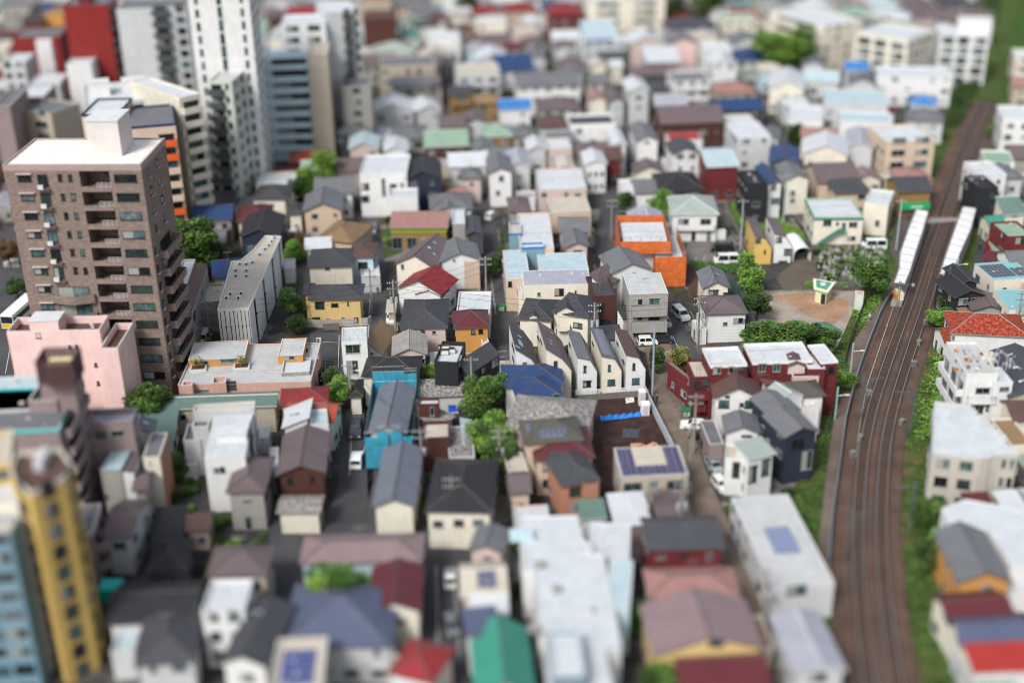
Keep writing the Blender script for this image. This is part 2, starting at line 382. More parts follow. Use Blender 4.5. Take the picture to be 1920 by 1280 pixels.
def roof_parts(kind, Wd, D, h, o, pitch, t=.16, pk=.28, hltop=0):
    """returns mesh builder of the pitched roof and a function z(x,y) of its underside"""
    x0, y0, x1, y1 = -o, -o, Wd+o, D+o; mb = MB(); W2, D2 = x1-x0, y1-y0
    rt = .13
    def cap(a, b): mb.bar((a[0], a[1], a[2]+.02), (b[0], b[1], b[2]+.02), rt*.7, 1)
    if kind == 'gx':
        r = pitch*D2/2; ym = (y0+y1)/2
        mb.slab([(x0, y0, h), (x1, y0, h), (x1, ym, h+r), (x0, ym, h+r)], t, 0, 1)
        mb.slab([(x0, ym, h+r), (x1, ym, h+r), (x1, y1, h), (x0, y1, h)], t, 0, 1)
        cap((x0, ym, h+r), (x1, ym, h+r)); zf = lambda x, y: h+pitch*min(y-y0, y1-y)
    elif kind == 'gy':
        r = pitch*W2/2; xm = (x0+x1)/2
        mb.slab([(x0, y0, h), (xm, y0, h+r), (xm, y1, h+r), (x0, y1, h)], t, 0, 1)
        mb.slab([(xm, y0, h+r), (x1, y0, h), (x1, y1, h), (xm, y1, h+r)], t, 0, 1)
        cap((xm, y0, h+r), (xm, y1, h+r)); zf = lambda x, y: h+pitch*min(x-x0, x1-x)
    elif kind == 'hip':
        m = min(W2, D2)/2; r = pitch*m
        if W2 >= D2: a = (x0+m, y0+m, h+r); b = (x1-m-.01, y0+m, h+r)
        else: a = (x0+m, y0+m, h+r); b = (x0+m, y1-m-.01, h+r)
        c0, c1, c2, c3 = (x0, y0, h), (x1, y0, h), (x1, y1, h), (x0, y1, h)
        if W2 >= D2: fs = [[c0, c1, b, a], [c1, c2, b], [c2, c3, a, b], [c3, c0, a]]
        else: fs = [[c0, c1, a], [c1, c2, b, a], [c2, c3, b], [c3, c0, a, b]]
        for q in fs: mb.slab(q, t, 0, 1)
        cap(a, b)
        for p, q in ((c0, a), (c1, b if W2 >= D2 else a), (c2, b), (c3, a if W2 >= D2 else b)): cap(p, q)
        zf = lambda x, y: h+pitch*min(x-x0, x1-x, y-y0, y1-y)
    elif kind in ('mf', 'mb', 'mr', 'ml'):
        L = D2 if kind in ('mf', 'mb') else W2; r = pitch*L
        fz = dict(mf=lambda x, y: h+pitch*(y-y0), mb=lambda x, y: h+pitch*(y1-y), mr=lambda x, y: h+pitch*(x1-x), ml=lambda x, y: h+pitch*(x-x0))[kind]
        mb.slab([(x, y, fz(x, y)) for x, y in ((x0, y0), (x1, y0), (x1, y1), (x0, y1))], t, 0, 1); zf = fz
    else:  # kink: tall on the left, two slopes falling right
        xk = x0+W2*.62; hl = hltop; hk = hl-pk*(xk-x0); p2 = (hk-h)/(x1-xk)
        mb.slab([(x0, y0, hl), (xk, y0, hk), (xk, y1, hk), (x0, y1, hl)], t, 0, 1)
        mb.slab([(xk, y0, hk), (x1, y0, h), (x1, y1, h), (xk, y1, hk)], t, 0, 1)
        zf = lambda x, y: (hk+pk*(xk-x)) if x < xk else h+p2*(x1-x)
    return mb, (lambda x, y: zf(x, y)-t+.02)
def antenna(parent, x, y, z, s=1.0):
    mb = MB(); mb.bar((x, y, z-.3), (x, y, z+2.2*s), .03); mb.bar((x-.8, y, z+2.1*s), (x+.8, y, z+2.1*s), .02)
    for i in range(6): xx = x-.75+i*.3; mb.bar((xx, y-.35, z+2.1*s), (xx, y+.35, z+2.1*s), .015)
    return mb.build("antenna", METAL, parent)
AC = None
def ac_unit(p, rz, label="white outdoor air conditioner unit standing outside a house"):
    global AC
    if AC is None:
        AC = empty("air_conditioner", p, rz); mb = MB(); mb.box(-.42, -.16, .06, .42, .16, .66); mb.box(-.36, -.12, 0, -.26, .12, .06); mb.box(.26, -.12, 0, .36, .12, .06); mb.build("casing", WHITE, AC)
        f = MB()
        for k in range(12):
            a, b = 2*math.pi*k/12, 2*math.pi*(k+1)/12
            f.face([(-.1, -.165, .36), (-.1+.23*math.cos(a), -.165, .36+.23*math.sin(a)), (-.1+.23*math.cos(b), -.165, .36+.23*math.sin(b))])
        f.build("fan_grille", DARK, AC); o = AC
    else: o = copy_tree(AC, p, rz)
    tag(o, label, "air conditioner", "outdoor air conditioner units"); return o
def panels(root, M, mbpts, name="solar_panel"): pass
def mass(kind, h, A, B, C, wc, rc, opt, root=None, name="house"):
    """one box of a building; A, B front eave corners in photo pixels, C a back eave corner or the depth in metres"""
    pitch = float(opt.get('p', {'mf': .22, 'mb': .22, 'mr': .35, 'ml': .35, 'kink': .95}.get(kind, .42)))
    rng = rnd(str((kind, h, A, B)))
    o = .0 if kind in ('flat', 'poly') else (.12 if kind == 'kink' else float(opt.get('o', .45)))
    if kind == 'kink': pA = at(A[0], A[1], float(opt['hl']))
    else: pA = at(A[0], A[1], h)
    if isinstance(B, tuple): pB = at(B[0], B[1], h)
    else:
        ang = rad(float(opt.get('a', DEFANG)))
        # pixel x of B on the line through A with the given angle
        d = Vector((math.cos(ang), math.sin(ang), 0)); lo_, hi_ = 0, 200
        target = OX+B/OS
        if kind == 'kink': pA = Vector((pA.x, pA.y, h))
        for _ in range(40):
            mid = (lo_+hi_)/2
            if project(pA+d*mid)[0] < target: lo_ = mid
            else: hi_ = mid
        pB = pA+d*lo_
    pA = Vector((pA.x, pA.y, 0)); pB = Vector((pB.x, pB.y, 0))
    ex = (pB-pA); Wt = ex.length; ex.normalize(); ey = Vector((-ex.y, ex.x, 0))
    if isinstance(C, tuple):
        hc = float(opt['hl']) if kind == 'kink' else h
        pc = at(C[0], C[1], hc); D = abs((Vector((pc.x, pc.y, 0))-pA).dot(ey))
    else: D = C
    D = max(D, 1.2) - 2*o; Wd = Wt-2*o
    org = pA+ex*o+ey*o
    M = Matrix(((ex.x, ey.x, 0, org.x), (ex.y, ey.y, 0, org.y), (0, 0, 1, 0), (0, 0, 0, 1)))
    wk = opt.get('wm', rng.choice(["wall", "wall", "siding", "panel"]))
    wm = mat(WALLC[wc][0], wk)
    rcl = ROOFC[rc]; rm = mat(rcl[0], opt.get('rm', 'deck' if kind in ('flat', 'poly') else RMAT[rc]))
    first = root is None
    if first:
        root = bpy.data.objects.new(name, None); COL.objects.link(root); root.matrix_world = M
    FOOT.append([(org+ex*a+ey*b) for a, b in ((-o, -o), (Wd+o, -o), (Wd+o, D+o), (-o, D+o))])
    # walls
    if kind == 'flat':
        ph = float(opt.get('ph', .45)); th = .16
        mb = MB(); mb.box(0, 0, -.3, Wd, D, h-ph, 0); mb.build("wall", wm, root, M)
        tm = mat(opt['tc'], "plain") if 'tc' in opt else (mat("c9cac8") if wc not in 'KRNEF' else wm)
        if rc == 'w' and 'tc' not in opt and wc in 'WLCGRP': tm = WHITE
        p = MB(); e = .02
        p.box(-e, -e, h-ph+.003, Wd+e, th, h, 0, 1); p.box(-e, D-th, h-ph+.003, Wd+e, D+e, h, 0, 1)
        p.box(-e, th, h-ph+.003, th, D-th, h, 0, 1); p.box(Wd-th, th, h-ph+.003, Wd+e, D-th, h, 0, 1)
        p.build("parapet", [mat(opt['pc']) if 'pc' in opt else wm, tm], root, M)
        dk = MB(); dk.box(th, th, h-ph-.05, Wd-th, D-th, h-ph+float(opt.get('dz', .08)), 0); roof = dk.build("roof", rm, root, M)
        ztop = h-ph+.08
    else:
        t = .16; rmb, zf = roof_parts(kind, Wd, D, h, o, pitch, t, float(opt.get('pk', .28)), float(opt.get('hl', 0)))
        tr = GUT if rc in 'dgkmnxbshOrajytp' else (mat("8b8883") if rc in "zo" else TRIM)
        roof = rmb.build("roof", [rm, tr], root, M)
        mb = MB()
        if kind == 'kink':
            xk = -o+(Wd+2*o)*.62
            pts = [(0, 0), (xk, 0), (Wd, 0), (Wd, D), (xk, D), (0, D)]
        elif kind == 'gx': pts = [(0, 0), (Wd, 0), (Wd, D/2), (Wd, D), (0, D), (0, D/2)]
        elif kind == 'gy': pts = [(0, 0), (Wd/2, 0), (Wd, 0), (Wd, D), (Wd/2, D), (0, D)]
        else: pts = [(0, 0), (Wd, 0), (Wd, D), (0, D)]
        zt = [zf(x, y) for x, y in pts]
        if kind == 'hip': zt = [min(zt)]*4
        # wall faces one by one so that gables stay planar
        n = len(pts)
        for i in range(n):
            j = (i+1) % n; a, b = pts[i], pts[j]
            mb.face([(a[0], a[1], -.3), (b[0], b[1], -.3), (b[0], b[1], zt[j]), (a[0], a[1], zt[i])])
        mb.face([(p_[0], p_[1], zt[i]-.002) for i, p_ in enumerate(pts)] if kind == 'hip' else hrect(0, 0, Wd, D, h-.3))
        mb.build("wall", wm, root, M)
        ztop = h+pitch*min(Wd, D)/2
        if rng.random() < .5 and kind in ('gx', 'gy', 'hip') and 'noant' not in opt and LOD < 2:
            antenna(roof, Wd/2, D/2, h+pitch*(D if kind == 'gx' else (Wd if kind == 'gy' else min(Wd, D)))/2)
    # facades
    fh = float(opt.get('fh', 2.85)); nfl = int(opt.get('n', max(1, int(round(h/fh)))))
    Ff = Matrix.Identity(4)
    Fr = Matrix(((0, -1, 0, Wd), (1, 0, 0, 0), (0, 0, 1, 0), (0, 0, 0, 1)))       # x' = y, looking from +x
    Fl = Matrix(((0, 1, 0, 0), (-1, 0, 0, D), (0, 0, 1, 0), (0, 0, 0, 1)))
    ctr = org+ex*(Wd/2)+ey*(D/2)
    tocam = (CAM-ctr); tocam.z = 0
    right_vis = tocam.dot(ex) > 0
    side = Fr if right_vis else Fl
    bc = [mat(WALLC[opt['bc']][0], "wall") if 'bc' in opt else wm, mat(WALLC[opt['sp']][0], "wall") if 'sp' in opt else wm]
    def px_windows(spec, face, wd, dark=False):
        q = M @ face; nrm = q.to_3x3() @ Vector((0, -1, 0)); p0 = q.translation; qi = q.inverted()
        out = []
        for it in spec.split('/'):
            v = [float(k) for k in it.split(',')]
            a = qi @ on_plane(v[0], v[1], p0, nrm); b = qi @ on_plane(v[2], v[3], p0, nrm)
            u0, u1 = sorted((a.x, b.x)); z0, z1 = sorted((a.z, b.z))
            u0 = max(.05, u0); u1 = min(wd-.05, u1); z0 = max(.02, z0)
            if u1-u0 > .2 and z1-z0 > .2: out.append((u0, z0, u1-u0, z1-z0))
        return out
    if 'w' in opt:
        for (u, z, w_, h_) in px_windows(opt['w'], Ff, Wd): add_window(root, M, Ff, u, z, w_, h_, rng.randrange(99), 'wd' in opt)
    else: facade(root, M, Ff, Wd, nfl, fh, rng, opt.get('f', 'b' if (rng.random() < .2 and h > 5 and Wd > 5 and kind != 'kink' and not isinstance(opt.get('w'), str)) else ''), bc, 0, h, LOD)
    if 'b' in opt:
        for (u, z, w_, h_) in px_windows(opt['b'], Ff, Wd):
            balcony_mb(w_, 'br' not in opt, 1.0, h_).build("balcony", [bc[0], METAL], root, M @ Ff @ Matrix.Translation((u, 0, z)))
    if 'v' in opt:
        for (u, z, w_, h_) in px_windows(opt['v'], side, D): add_window(root, M, side, u, z, w_, h_, rng.randrange(99), 'wd' in opt)
    else: facade(root, M, side, D, nfl, fh, rng, opt.get('s', ''), bc, 0, min(h, h) if kind != 'kink' else h, max(LOD, 1))
    if 'fc' in opt:      # part of the front clad in another colour
        a = opt['fc'].split(','); mb = MB(); mb.box(Wd*float(a[1]), -.05, 0, Wd*float(a[2]), -.003, h-.3); mb.build("front_cladding", mat(WALLC[a[0]][0], "siding"), root, M)
    if 'sc' in opt:      # side wall cladding of another colour
        mb = MB(); mb.box(.02, -.05, 0, D-.02, -.003, h-.25); mb.build("side_cladding", mat(WALLC[opt['sc']][0], "brick"), root, M @ side)
    if 'stripe' in opt:
        v = opt['stripe'].split(','); c_, z0, z1 = v[0], float(v[1]), float(v[2])
        mb = MB(); mb.box(-.1, -.12, z0, Wd+.1, .17, z1); mb.box(-.1, D-.17, z0, Wd+.1, D+.1, z1); mb.box(-.1, .171, z0, .17, D-.171, z1); mb.box(Wd-.17, .171, z0, Wd+.1, D-.171, z1); mb.build("fascia", mat(c_), root, M)
    # roof furniture
    def zr(x, y):
        if kind == 'flat': return ztop
        return zf(x, y)+t-.02
    if 'pv' in opt:      # fractions x0,y0,x1,y1 of the roof, several separated by /
        for it in opt['pv'].split('/'):
            a = [float(k) for k in it.split(',')]
            x0, y0, x1, y1 = a[0]*Wd, a[1]*D, a[2]*Wd, a[3]*D
            mb = MB(); mb.slab([(x, y, zr(x, y)+.14) for x, y in ((x0, y0), (x1, y0), (x1, y1), (x0, y1))], .06, 0, 1)
            mb.build("solar_panel", [mat(opt.get('pvc', '2e3040'), "solar"), METAL], root, M)
    if 'sk' in opt:
        for it in opt['sk'].split('/'):
            a = [float(k) for k in it.split(',')]; x, y = a[0]*Wd, a[1]*D; s = a[2] if len(a) > 2 else .45
            mb = MB(); mb.slab([(u, v_, zr(u, v_)+.12) for u, v_ in ((x-s, y-s*.8), (x+s, y-s*.8), (x+s, y+s*.8), (x-s, y+s*.8))], .16, 1, 0)
            mb.build("skylight", [FRAMED, mat("9fb3bd", "glass")], root, M)
    if 'box' in opt:     # roof top stair heads and plant: fx,fy,w,d,h[,colour]
        for it in opt['box'].split('/'):
            a = it.split(','); x, y, w_, d_, h_ = float(a[0])*Wd, float(a[1])*D, float(a[2]), float(a[3]), float(a[4])
            mb = MB(); mb.box(x, y, ztop-.1, x+w_, y+d_, ztop+h_-.12, 0); mb.box(x-.1, y-.1, ztop+h_-.118, x+w_+.1, y+d_+.1, ztop+h_, 1)
            mb.build("stair_head", [mat(WALLC[a[5]][0], "wall") if len(a) > 5 else wm, WHITE], root, M)
    if kind == 'flat' and 'rail' in opt:
        mb = MB(); z = h
        for (a, b) in (((0, 0), (Wd, 0)), ((Wd, 0), (Wd, D)), ((Wd, D), (0, D)), ((0, D), (0, 0))):
            mb.bar((a[0], a[1], z+.95), (b[0], b[1], z+.95), .03); mb.bar((a[0], a[1], z+.5), (b[0], b[1], z+.5), .02)
            L = math.hypot(b[0]-a[0], b[1]-a[1]); k = max(2, int(L/1.2))
            for i in range(k+1): f = i/k; mb.bar((a[0]+(b[0]-a[0])*f, a[1]+(b[1]-a[1])*f, z-.1), (a[0]+(b[0]-a[0])*f, a[1]+(b[1]-a[1])*f, z+.95), .025)
        mb.build("roof_railing", METAL, root, M)
    if kind == 'flat' and LOD < 2 and Wd > 4 and D > 4 and 'bare' not in opt:   # vents, hatches, pipes on the deck
        mb = MB()
        for i in range(rng.randint(2, 5)):
            x, y, s = rng.uniform(.6, Wd-.8), rng.uniform(.6, D-.8), rng.uniform(.12, .4)
            mb.box(x, y, ztop-.05, x+s*1.6, y+s, ztop+s*rng.uniform(.4, 1.3))
        if rng.random() < .6: y = rng.uniform(.8, D-.8); mb.bar((.3, y, ztop+.12), (Wd-.4, y, ztop+.12), .05)
        mb.build("roof_vents", mat("b9b9b6"), root, M)
    return root, M, Wd, D
def polymass(h, pts, wc, rc, opt, root=None, name="house"):
    ps = [at(x, y, h) for x, y in pts]; n = len(ps)
    a = sum(ps[i].x*ps[(i+1) % n].y-ps[(i+1) % n].x*ps[i].y for i in range(n))
    if a < 0: ps.reverse()
    c = sum(ps, Vector())/n; M = Matrix.Translation((c.x, c.y, 0)); loc = [(p.x-c.x, p.y-c.y) for p in ps]
    if root is None: root = bpy.data.objects.new(name, None); COL.objects.link(root); root.matrix_world = M
    wm = mat(WALLC[wc][0], opt.get('wm', 'panel')); ph = float(opt.get('ph', .4))
    mb = MB(); mb.prism(loc, -.3, h-ph, 0); mb.build("wall", wm, root, M)
    inner = []
    for i in range(n):
        p0, p1, p2 = Vector(loc[i-1]), Vector(loc[i]), Vector(loc[(i+1) % n])
        d1, d2 = (p1-p0).normalized(), (p2-p1).normalized(); n1, n2 = Vector((-d1.y, d1.x)), Vector((-d2.y, d2.x))
        m = (n1+n2); m = m/max(.3, m.length_squared)*2*.18 if m.length > .1 else n1*.18
        inner.append(p1+m)
    mb = MB()
    for i in range(n):
        j = (i+1) % n; mb.prism([loc[i], loc[j], tuple(inner[j]), tuple(inner[i])], h-ph, h, 0, 1)
    mb.build("parapet", [mat(opt['pc']) if 'pc' in opt else wm, WHITE if rc == 'w' else TRIM], root, M)
    mb = MB(); mb.face([(p.x, p.y, h-ph+.03) for p in inner]); mb.build("roof", mat(ROOFC[rc][0], "deck"), root, M)
    FOOT.append([Vector((p.x, p.y, 0)) for p in ps])
    # facades towards the camera
    rng = rnd(str((h, pts[0]))); fh = float(opt.get('fh', 2.85))
    for i in range(n):
        j = (i+1) % n; a, b = Vector(loc[i]+(0,)), Vector(loc[j]+(0,)); d = b-a; L = d.length; d.normalize(); nr = Vector((d.y, -d.x, 0))
        if L > 2.2 and nr.dot(CAM-(M @ a)) > 0:
            Fm = Matrix(((d.x, -nr.x, 0, a.x), (d.y, -nr.y, 0, a.y), (0, 0, 1, 0), (0, 0, 0, 1)))
            facade(root, M, Fm, L, int(round(h/fh)), fh, rng, opt.get('f', ''), [mat(WALLC[opt['bc']][0], "wall") if 'bc' in opt else wm]*2, 0, h, LOD)
    if 'box' in opt:
        for it in opt['box'].split('/'):
            a = it.split(','); x, y, w_, d_, h_ = [float(q) for q in a[:5]]
            mb = MB(); mb.box(x, y, h-ph, x+w_, y+d_, h+h_, 0); mb.build("stair_head", [mat(WALLC[a[5]][0], "wall") if len(a) > 5 else wm], root, M)
    return root, M, 10, 10
LOD = 0; DEFANG = 5.0
SHAPE = dict(flat="flat", gx="gabled", gy="gabled", hip="hipped", mf="lean-to", mb="lean-to", mr="sloping", ml="sloping", kink="asymmetric", poly="flat")
def rows(text):
    global LOD, DEFANG
    root = None
    for ln in text.strip().split('\n'):
        ln = ln.strip()
        if not ln or ln[0] == '#': continue
        if ln[0] == '@':
            v = ln[1:].split(); a = v[0].split(','); frame(float(a[0]), float(a[1]), float(a[2]) if len(a) > 2 else 4.0)
            for t in v[1:]:
                k, x = t.split('=')
                if k == 'lod': LOD = int(x)
                if k == 'a': DEFANG = float(x)
            continue
        parts = [p.strip() for p in ln.split('|')]
        v = parts[0].split(); plus = v[0] == '+'
        if plus: v = v[1:]
        kind = v[0]; h = float(v[1])
        if kind == 'poly':
            pts = [tuple(float(q) for q in p.split(',')) for p in v[2].split(';')]; wc, rc = v[3][0], v[3][1]; ops = v[4:]
        else:
            A = tuple(float(q) for q in v[2].split(','))
            B = tuple(float(q) for q in v[3].split(',')) if ',' in v[3] else float(v[3])
            Cc = tuple(float(q) for q in v[4].split(',')) if ',' in v[4] else float(v[4])
            wc, rc = v[5], v[6]; ops = v[7:]
        opt = {}
        for t in ops: k, _, x = t.partition('='); opt[k] = x
        name = opt.get('name', "apartment_tower" if h > 17 else ("apartment_building" if h > 8.6 else "house"))
        if kind == 'poly': r, M, Wd, D = polymass(h, pts, wc, rc, opt, root if plus else None, name)
        else: r, M, Wd, D = mass(kind, h, A, B, Cc, wc, rc, opt, root if plus else None, name)
        if not plus:
            root = r; c = M @ Vector((Wd/2, D/2, h)); q = project(c)
            BLD.append(dict(o=r, q=q, wc=wc, rc=rc, kind=kind, h=h, D=c.y, label=parts[1] if len(parts) > 1 and parts[1] else None,
                            short=parts[2] if len(parts) > 2 else None, name=name, w=Wd, M=M))
    return root
# ------------------------------------------------------------------ buildings, far rows first (blurred in the photograph)
PATTERN['band'] = [(.04, .96, 0, 0, 'b')]
PATTERN['slots'] = [(.1, .26, .4, .75, 'w'), (.42, .58, .4, .75, 'w'), (.74, .9, .4, .75, 'w')]
PATTERN['strip'] = [(.1, .16, .2, .8, 'w'), (.46, .54, .1, .95, 'w'), (.84, .9, .2, .8, 'w')]
PATTERN['lav'] = [(.50, .76, 0, 0, 'b'), (.84, .97, .15, .8, 'W')]
PATTERN['slits'] = [(.12, .155, .02, .98, 'W'), (.38, .415, .02, .98, 'W'), (.66, .695, .02, .98, 'W'), (.9, .93, .02, .98, 'W')]
PATTERN['orangeb'] = [(.66, .99, 0, 0, 'B')]
PATTERN['curve'] = [(.04, .96, 0, 0, 'b')]
PATTERN['green'] = [(.04, .62, 0, 0, 'b'), (.7, .86, .35, .8, 'w')]
PATTERN['gside'] = [(.12, .26, .35, .8, 'w'), (.42, .56, .35, .8, 'W'), (.72, .86, .35, .8, 'w')]
PATTERN['tealw'] = [(.06, .3, .15, .85, 'w'), (.38, .6, .15, .85, 'w'), (.7, .94, .15, .85, 'w')]
PATTERN['two'] = [(.12, .4, .3, .8, 'w'), (.6, .88, .3, .8, 'w')]
PATTERN['one'] = [(.36, .64, .3, .78, 'w')]
rows('''
@0,0,4 lod=2 a=4
flat 20 90,285 440 13 E g wm=brick f=n s=n | squat dark red tower block with pale roof and white stair shaft, far upper left | squat red tower block
+ flat 21 262,305 378 2 W w f=n
flat 34 470,45 805 13 E g wm=brick f=n s=two box=.3,.2,3,4,2,R | tall plain bright red tower in the far upper left corner | tall red tower
flat 33 870,70 1395 14 L g wm=panel f=lav bc=D s=n | pale lavender grey tower with two dark balcony columns beside the red tower | lavender grey tower
flat 46 1400,-60 1860 18 W w wm=panel f=strip s=slots | tallest white tower with vertical blue window strips, cut by the upper photo edge | tall white tower
flat 26 640,785 1130,740 17 L w wm=wall f=two box=.1,.4,4,4,3,W/.6,.5,5,4,2.4,W | broad pale office block with plant rooms on its roof, behind navy edged tower
flat 29 1345,735 1500,700 20 C w f=curve bc=C s=n sc=C | slim cream tower with stacked rounded balconies, left of the pale green tower | slim cream tower
flat 28.5 1560,610 1735,612 15 V L f=green bc=D s=gside | pale green tower with windows in rows and a dark recess | pale green tower
flat 27 855,965 1315,925 15 T g pc=1f2250 tc=1f2250 f=orangeb bc=T s=n | peach tower with navy roof edge and orange balconies behind the brown tower | navy edged peach tower
+ flat 28.5 608,860 880,855 12 T w pc=1f2250 tc=1f2250 f=n
flat 20 -60,800 70 16 M g s=n f=n | plain brown grey tower side at the left photo edge, behind the brown tower
flat 17 120,730 330 12 M w f=band
flat 16 380,850 590,770 13 B g f=n s=two
flat 19 10,480 180 11 L w f=two
flat 15 205,640 440 11 L w f=n
flat 21 495,480 680 10 W w f=n s=n
hip 8 20,120 150 10 B n
flat 11 160,150 330 10 N d
flat 12 330,110 470 9 O y f=n
flat 13 0,60 220 14 G g
flat 9 860,-10 1150 10 P g
gx 8 930,20 1200 9 W e
@480,0,4 lod=2 a=4
hip 8 60,130 200 9 N m
flat 25 60,450 430 12 U u f=band bc=U s=n | pale blue tower with stacked balconies and a flat pale roof | pale blue tower
+ flat 26.5 385,410 535,405 12 B c f=n s=n
flat 31 180,190 520 12 W w f=two | long white tower top with dark diagonal balcony stack beside it | white balcony tower
+ flat 33 520,100 770,80 14 L w f=lav bc=D s=n
flat 17 640,650 860 10 G g f=one
flat 14 800,140 1050 12 N n f=n s=one | dark brown block of flats beside the tall white balcony tower | dark brown block
flat 12 760,30 1010 10 B y
gx 6 1140,110 1400 9 G g
flat 6 1400,30 1500 8 W w
gy 6 1060,300 1230 10 V t
hip 5.6 1300,150 1430 8 L x
gy 6 1480,200 1640 8 O c
flat 9 1650,170 1880 9 C w
gx 6 1650,320 1920 8 P m
gy 6 1650,460 1900 12 L w
flat 9 1290,300 1530 11 W w
hip 6 1370,490 1470 8 D d
flat 9 1500,560 1830 12 L c
gx 5.6 1440,720 1640 8 H d
hip 5.6 1640,780 1850 9 H y
flat 9 930,500 1340 12 B g
gx 6 1010,660 1380 9 G g
gy 6 1290,650 1400 8 P n
gy 6 870,850 1190 12 L w
gy 6 1200,840 1400 10 L w a=15
hip 6 1010,1050 1290 11 G g
gx 6 1370,960 1580 9 B m
gy 6 1560,930 1740 10 L m
gx 6 1260,1105 1600 11 N v | dark brown house under a wide pale green gabled roof | wide green gabled roof
hip 6 1700,1030 1930 10 H v
gx 6 1820,825 2070 8 W q | white house with a bright blue gabled roof in the upper middle | bright blue gabled roof
hip 6 560,1015 870 11 D g
gy 6 690,1120 930 10 P u
gy 7 950,1140 1145 9 W w
gy 5 980,1265 1130 5 W v
gy 8.5 1110,1345 1400 12 F k | large black gabled house behind the white three-storey block | large black gabled house
hip 4 240,1215 550 8 N o | low house with an orange red tiled roof near the tower bases | orange red tiled roof
gx 7 1440,1255 1740 9 L w
gy 6 1620,1140 1800 9 L g
gx 6 1750,1205 1920 9 W g
gx 6 600,1295 860 9 G m
gx 5.5 330,1275 470 6 W E
@960,0,4 lod=2 a=4
hip 6 80,170 230 8 L w
hip 10 270,110 540 12 R r | large dark red hipped building at the top edge of the photo | large red roof at the top edge
flat 14 570,15 1150 14 C w f=two box=.3,.3,5,4,2.5,C | long cream apartment block with many balconies at the top edge | long cream apartment block
flat 8 530,330 860 9 L w pv=.08,.2,.75,.8 pvc=3a4a8a | flat white roof with a wide blue solar array, upper right of centre | wide blue solar array
gx 6 660,450 870 7 D d
hip 7 1160,225 1560 12 L d
gx 5 1370,255 1570 6 L o
flat 9 1590,150 1840 9 C v
gy 7 1650,330 1890 10 L g
flat 9 1450,370 1650 9 W w stripe=6f2520,.2,1.6
gy 7.5 880,330 1150 12 P w f=n wm=wall | pink gabled building with a white roof, left of its pink twin | pink gabled building
gy 7 1180,335 1400 11 I g f=n wm=wall
gx 5 880,575 1200 8 D m
gy 8 1500,490 1700 10 W w
hip 6 1530,705 1840 10 B j
flat 8 1210,610 1490 10 W g
gx 5.5 1520,835 1900 9 D b
gx 8 30,660 520 12 W g | wide white building with long grey gabled roof, upper centre | wide white grey-roofed building
gy 6 380,565 540 8 L g
hip 6 80,430 260 9 L g
gx 6 300,300 520 9 L w
gy 6 320,370 470 8 L m
hip 6 330,510 560 9 G m
gy 6 590,500 720 7 C c
gx 5 730,505 840 6 C w
gy 6 580,755 720 9 C j
gy 6.5 730,765 850 12 L m
gy 9 870,690 1040 12 L w
hip 7 1040,690 1200 9 D d
gx 7 1110,935 1600 13 N m | broad house under one big mauve brown gabled roof, upper right | big mauve brown roof
flat 5.5 1180,1055 1430 6 W f ph=.1 | low house with a vivid orange red flat roof patch | vivid orange red roof
gy 8 1200,1160 1420 9 W d
gx 8 1460,1255 1715 14 R u p=.2 | dark maroon walled house under a long pale blue roof | long pale blue roof
flat 8 1690,1040 1950 13 L w
flat 9 440,935 780 9 W d pc=dfe0de ph=.8
gy 8 755,1090 870 14 W w
gx 6 490,1175 740 9 G m
hip 7 200,965 430 10 L n
gy 8 930,1060 1110 13 W g
gy 7 545,1235 720 9 W w f=slots
gx 6 720,1200 830 8 R n
hip 6 0,1030 190 9 G g
gy 6 110,1130 270 9 L w
gx 6 270,1085 470 8 L g
flat 7 280,1115 450 8 P w
gy 7 -40,1255 150 11 L l
gy 6 340,1265 480 8 P c
@1440,0,4 lod=2 a=-12
flat 14 20,90 420,200 15 C w f=band | big cream apartment block at the top edge, left of the round tree | big cream apartment block
flat 15 660,240 1050,300 16 C w f=tealw | cream block with large teal glazed front windows near the rail bend | teal glazed cream block
gy 7 1090,270 1230 10 L g
hip 7 920,145 1080 10 B w
gx 8 1250,160 1700 12 L m
flat 14 1290,270 1660 13 W w f=tealw box=.4,.4,9,5,4,W | large white block with a blue edged terrace beside the grass embankment | large white block by the embankment
flat 8 820,570 1380 12 W w
gx 6 570,525 760 8 L q | small house with a bright sky blue roof left of the long white block | bright sky blue roof
gy 6 600,630 820 8 L g
gy 7 250,490 430 10 L g
gx 7 270,610 540 9 L u
gy 7 0,660 280 16 C w
flat 7 420,770 900 14 L u
gx 5 590,835 960 5 W x
flat 7 540,905 930 9 W u
hip 6 1060,785 1290 9 L q | grey house covered with a blue hipped roof near the embankment | blue hipped roof
hip 6 1040,905 1330 9 L g
flat 7 150,905 410 14 W w
gx 5.5 240,1030 520 7 C j
gy 7 260,1150 610 12 C w
gy 7 590,1105 800 14 L l
flat 10 890,1065 1255,1050 13 T w f=two | square peach apartment block with white side beside the tracks | square peach apartment block
gy 7 0,1225 240 12 D b
gy 6 -40,1045 90 10 L g
flat 8 1860,430 2000 10 C w
gx 6 1830,650 1990 8 B j
flat 9 1765,890 2000 12 W w
gx 6 1800,1190 2000 9 G m
flat 8 1630,1215 1850 9 W v
''')
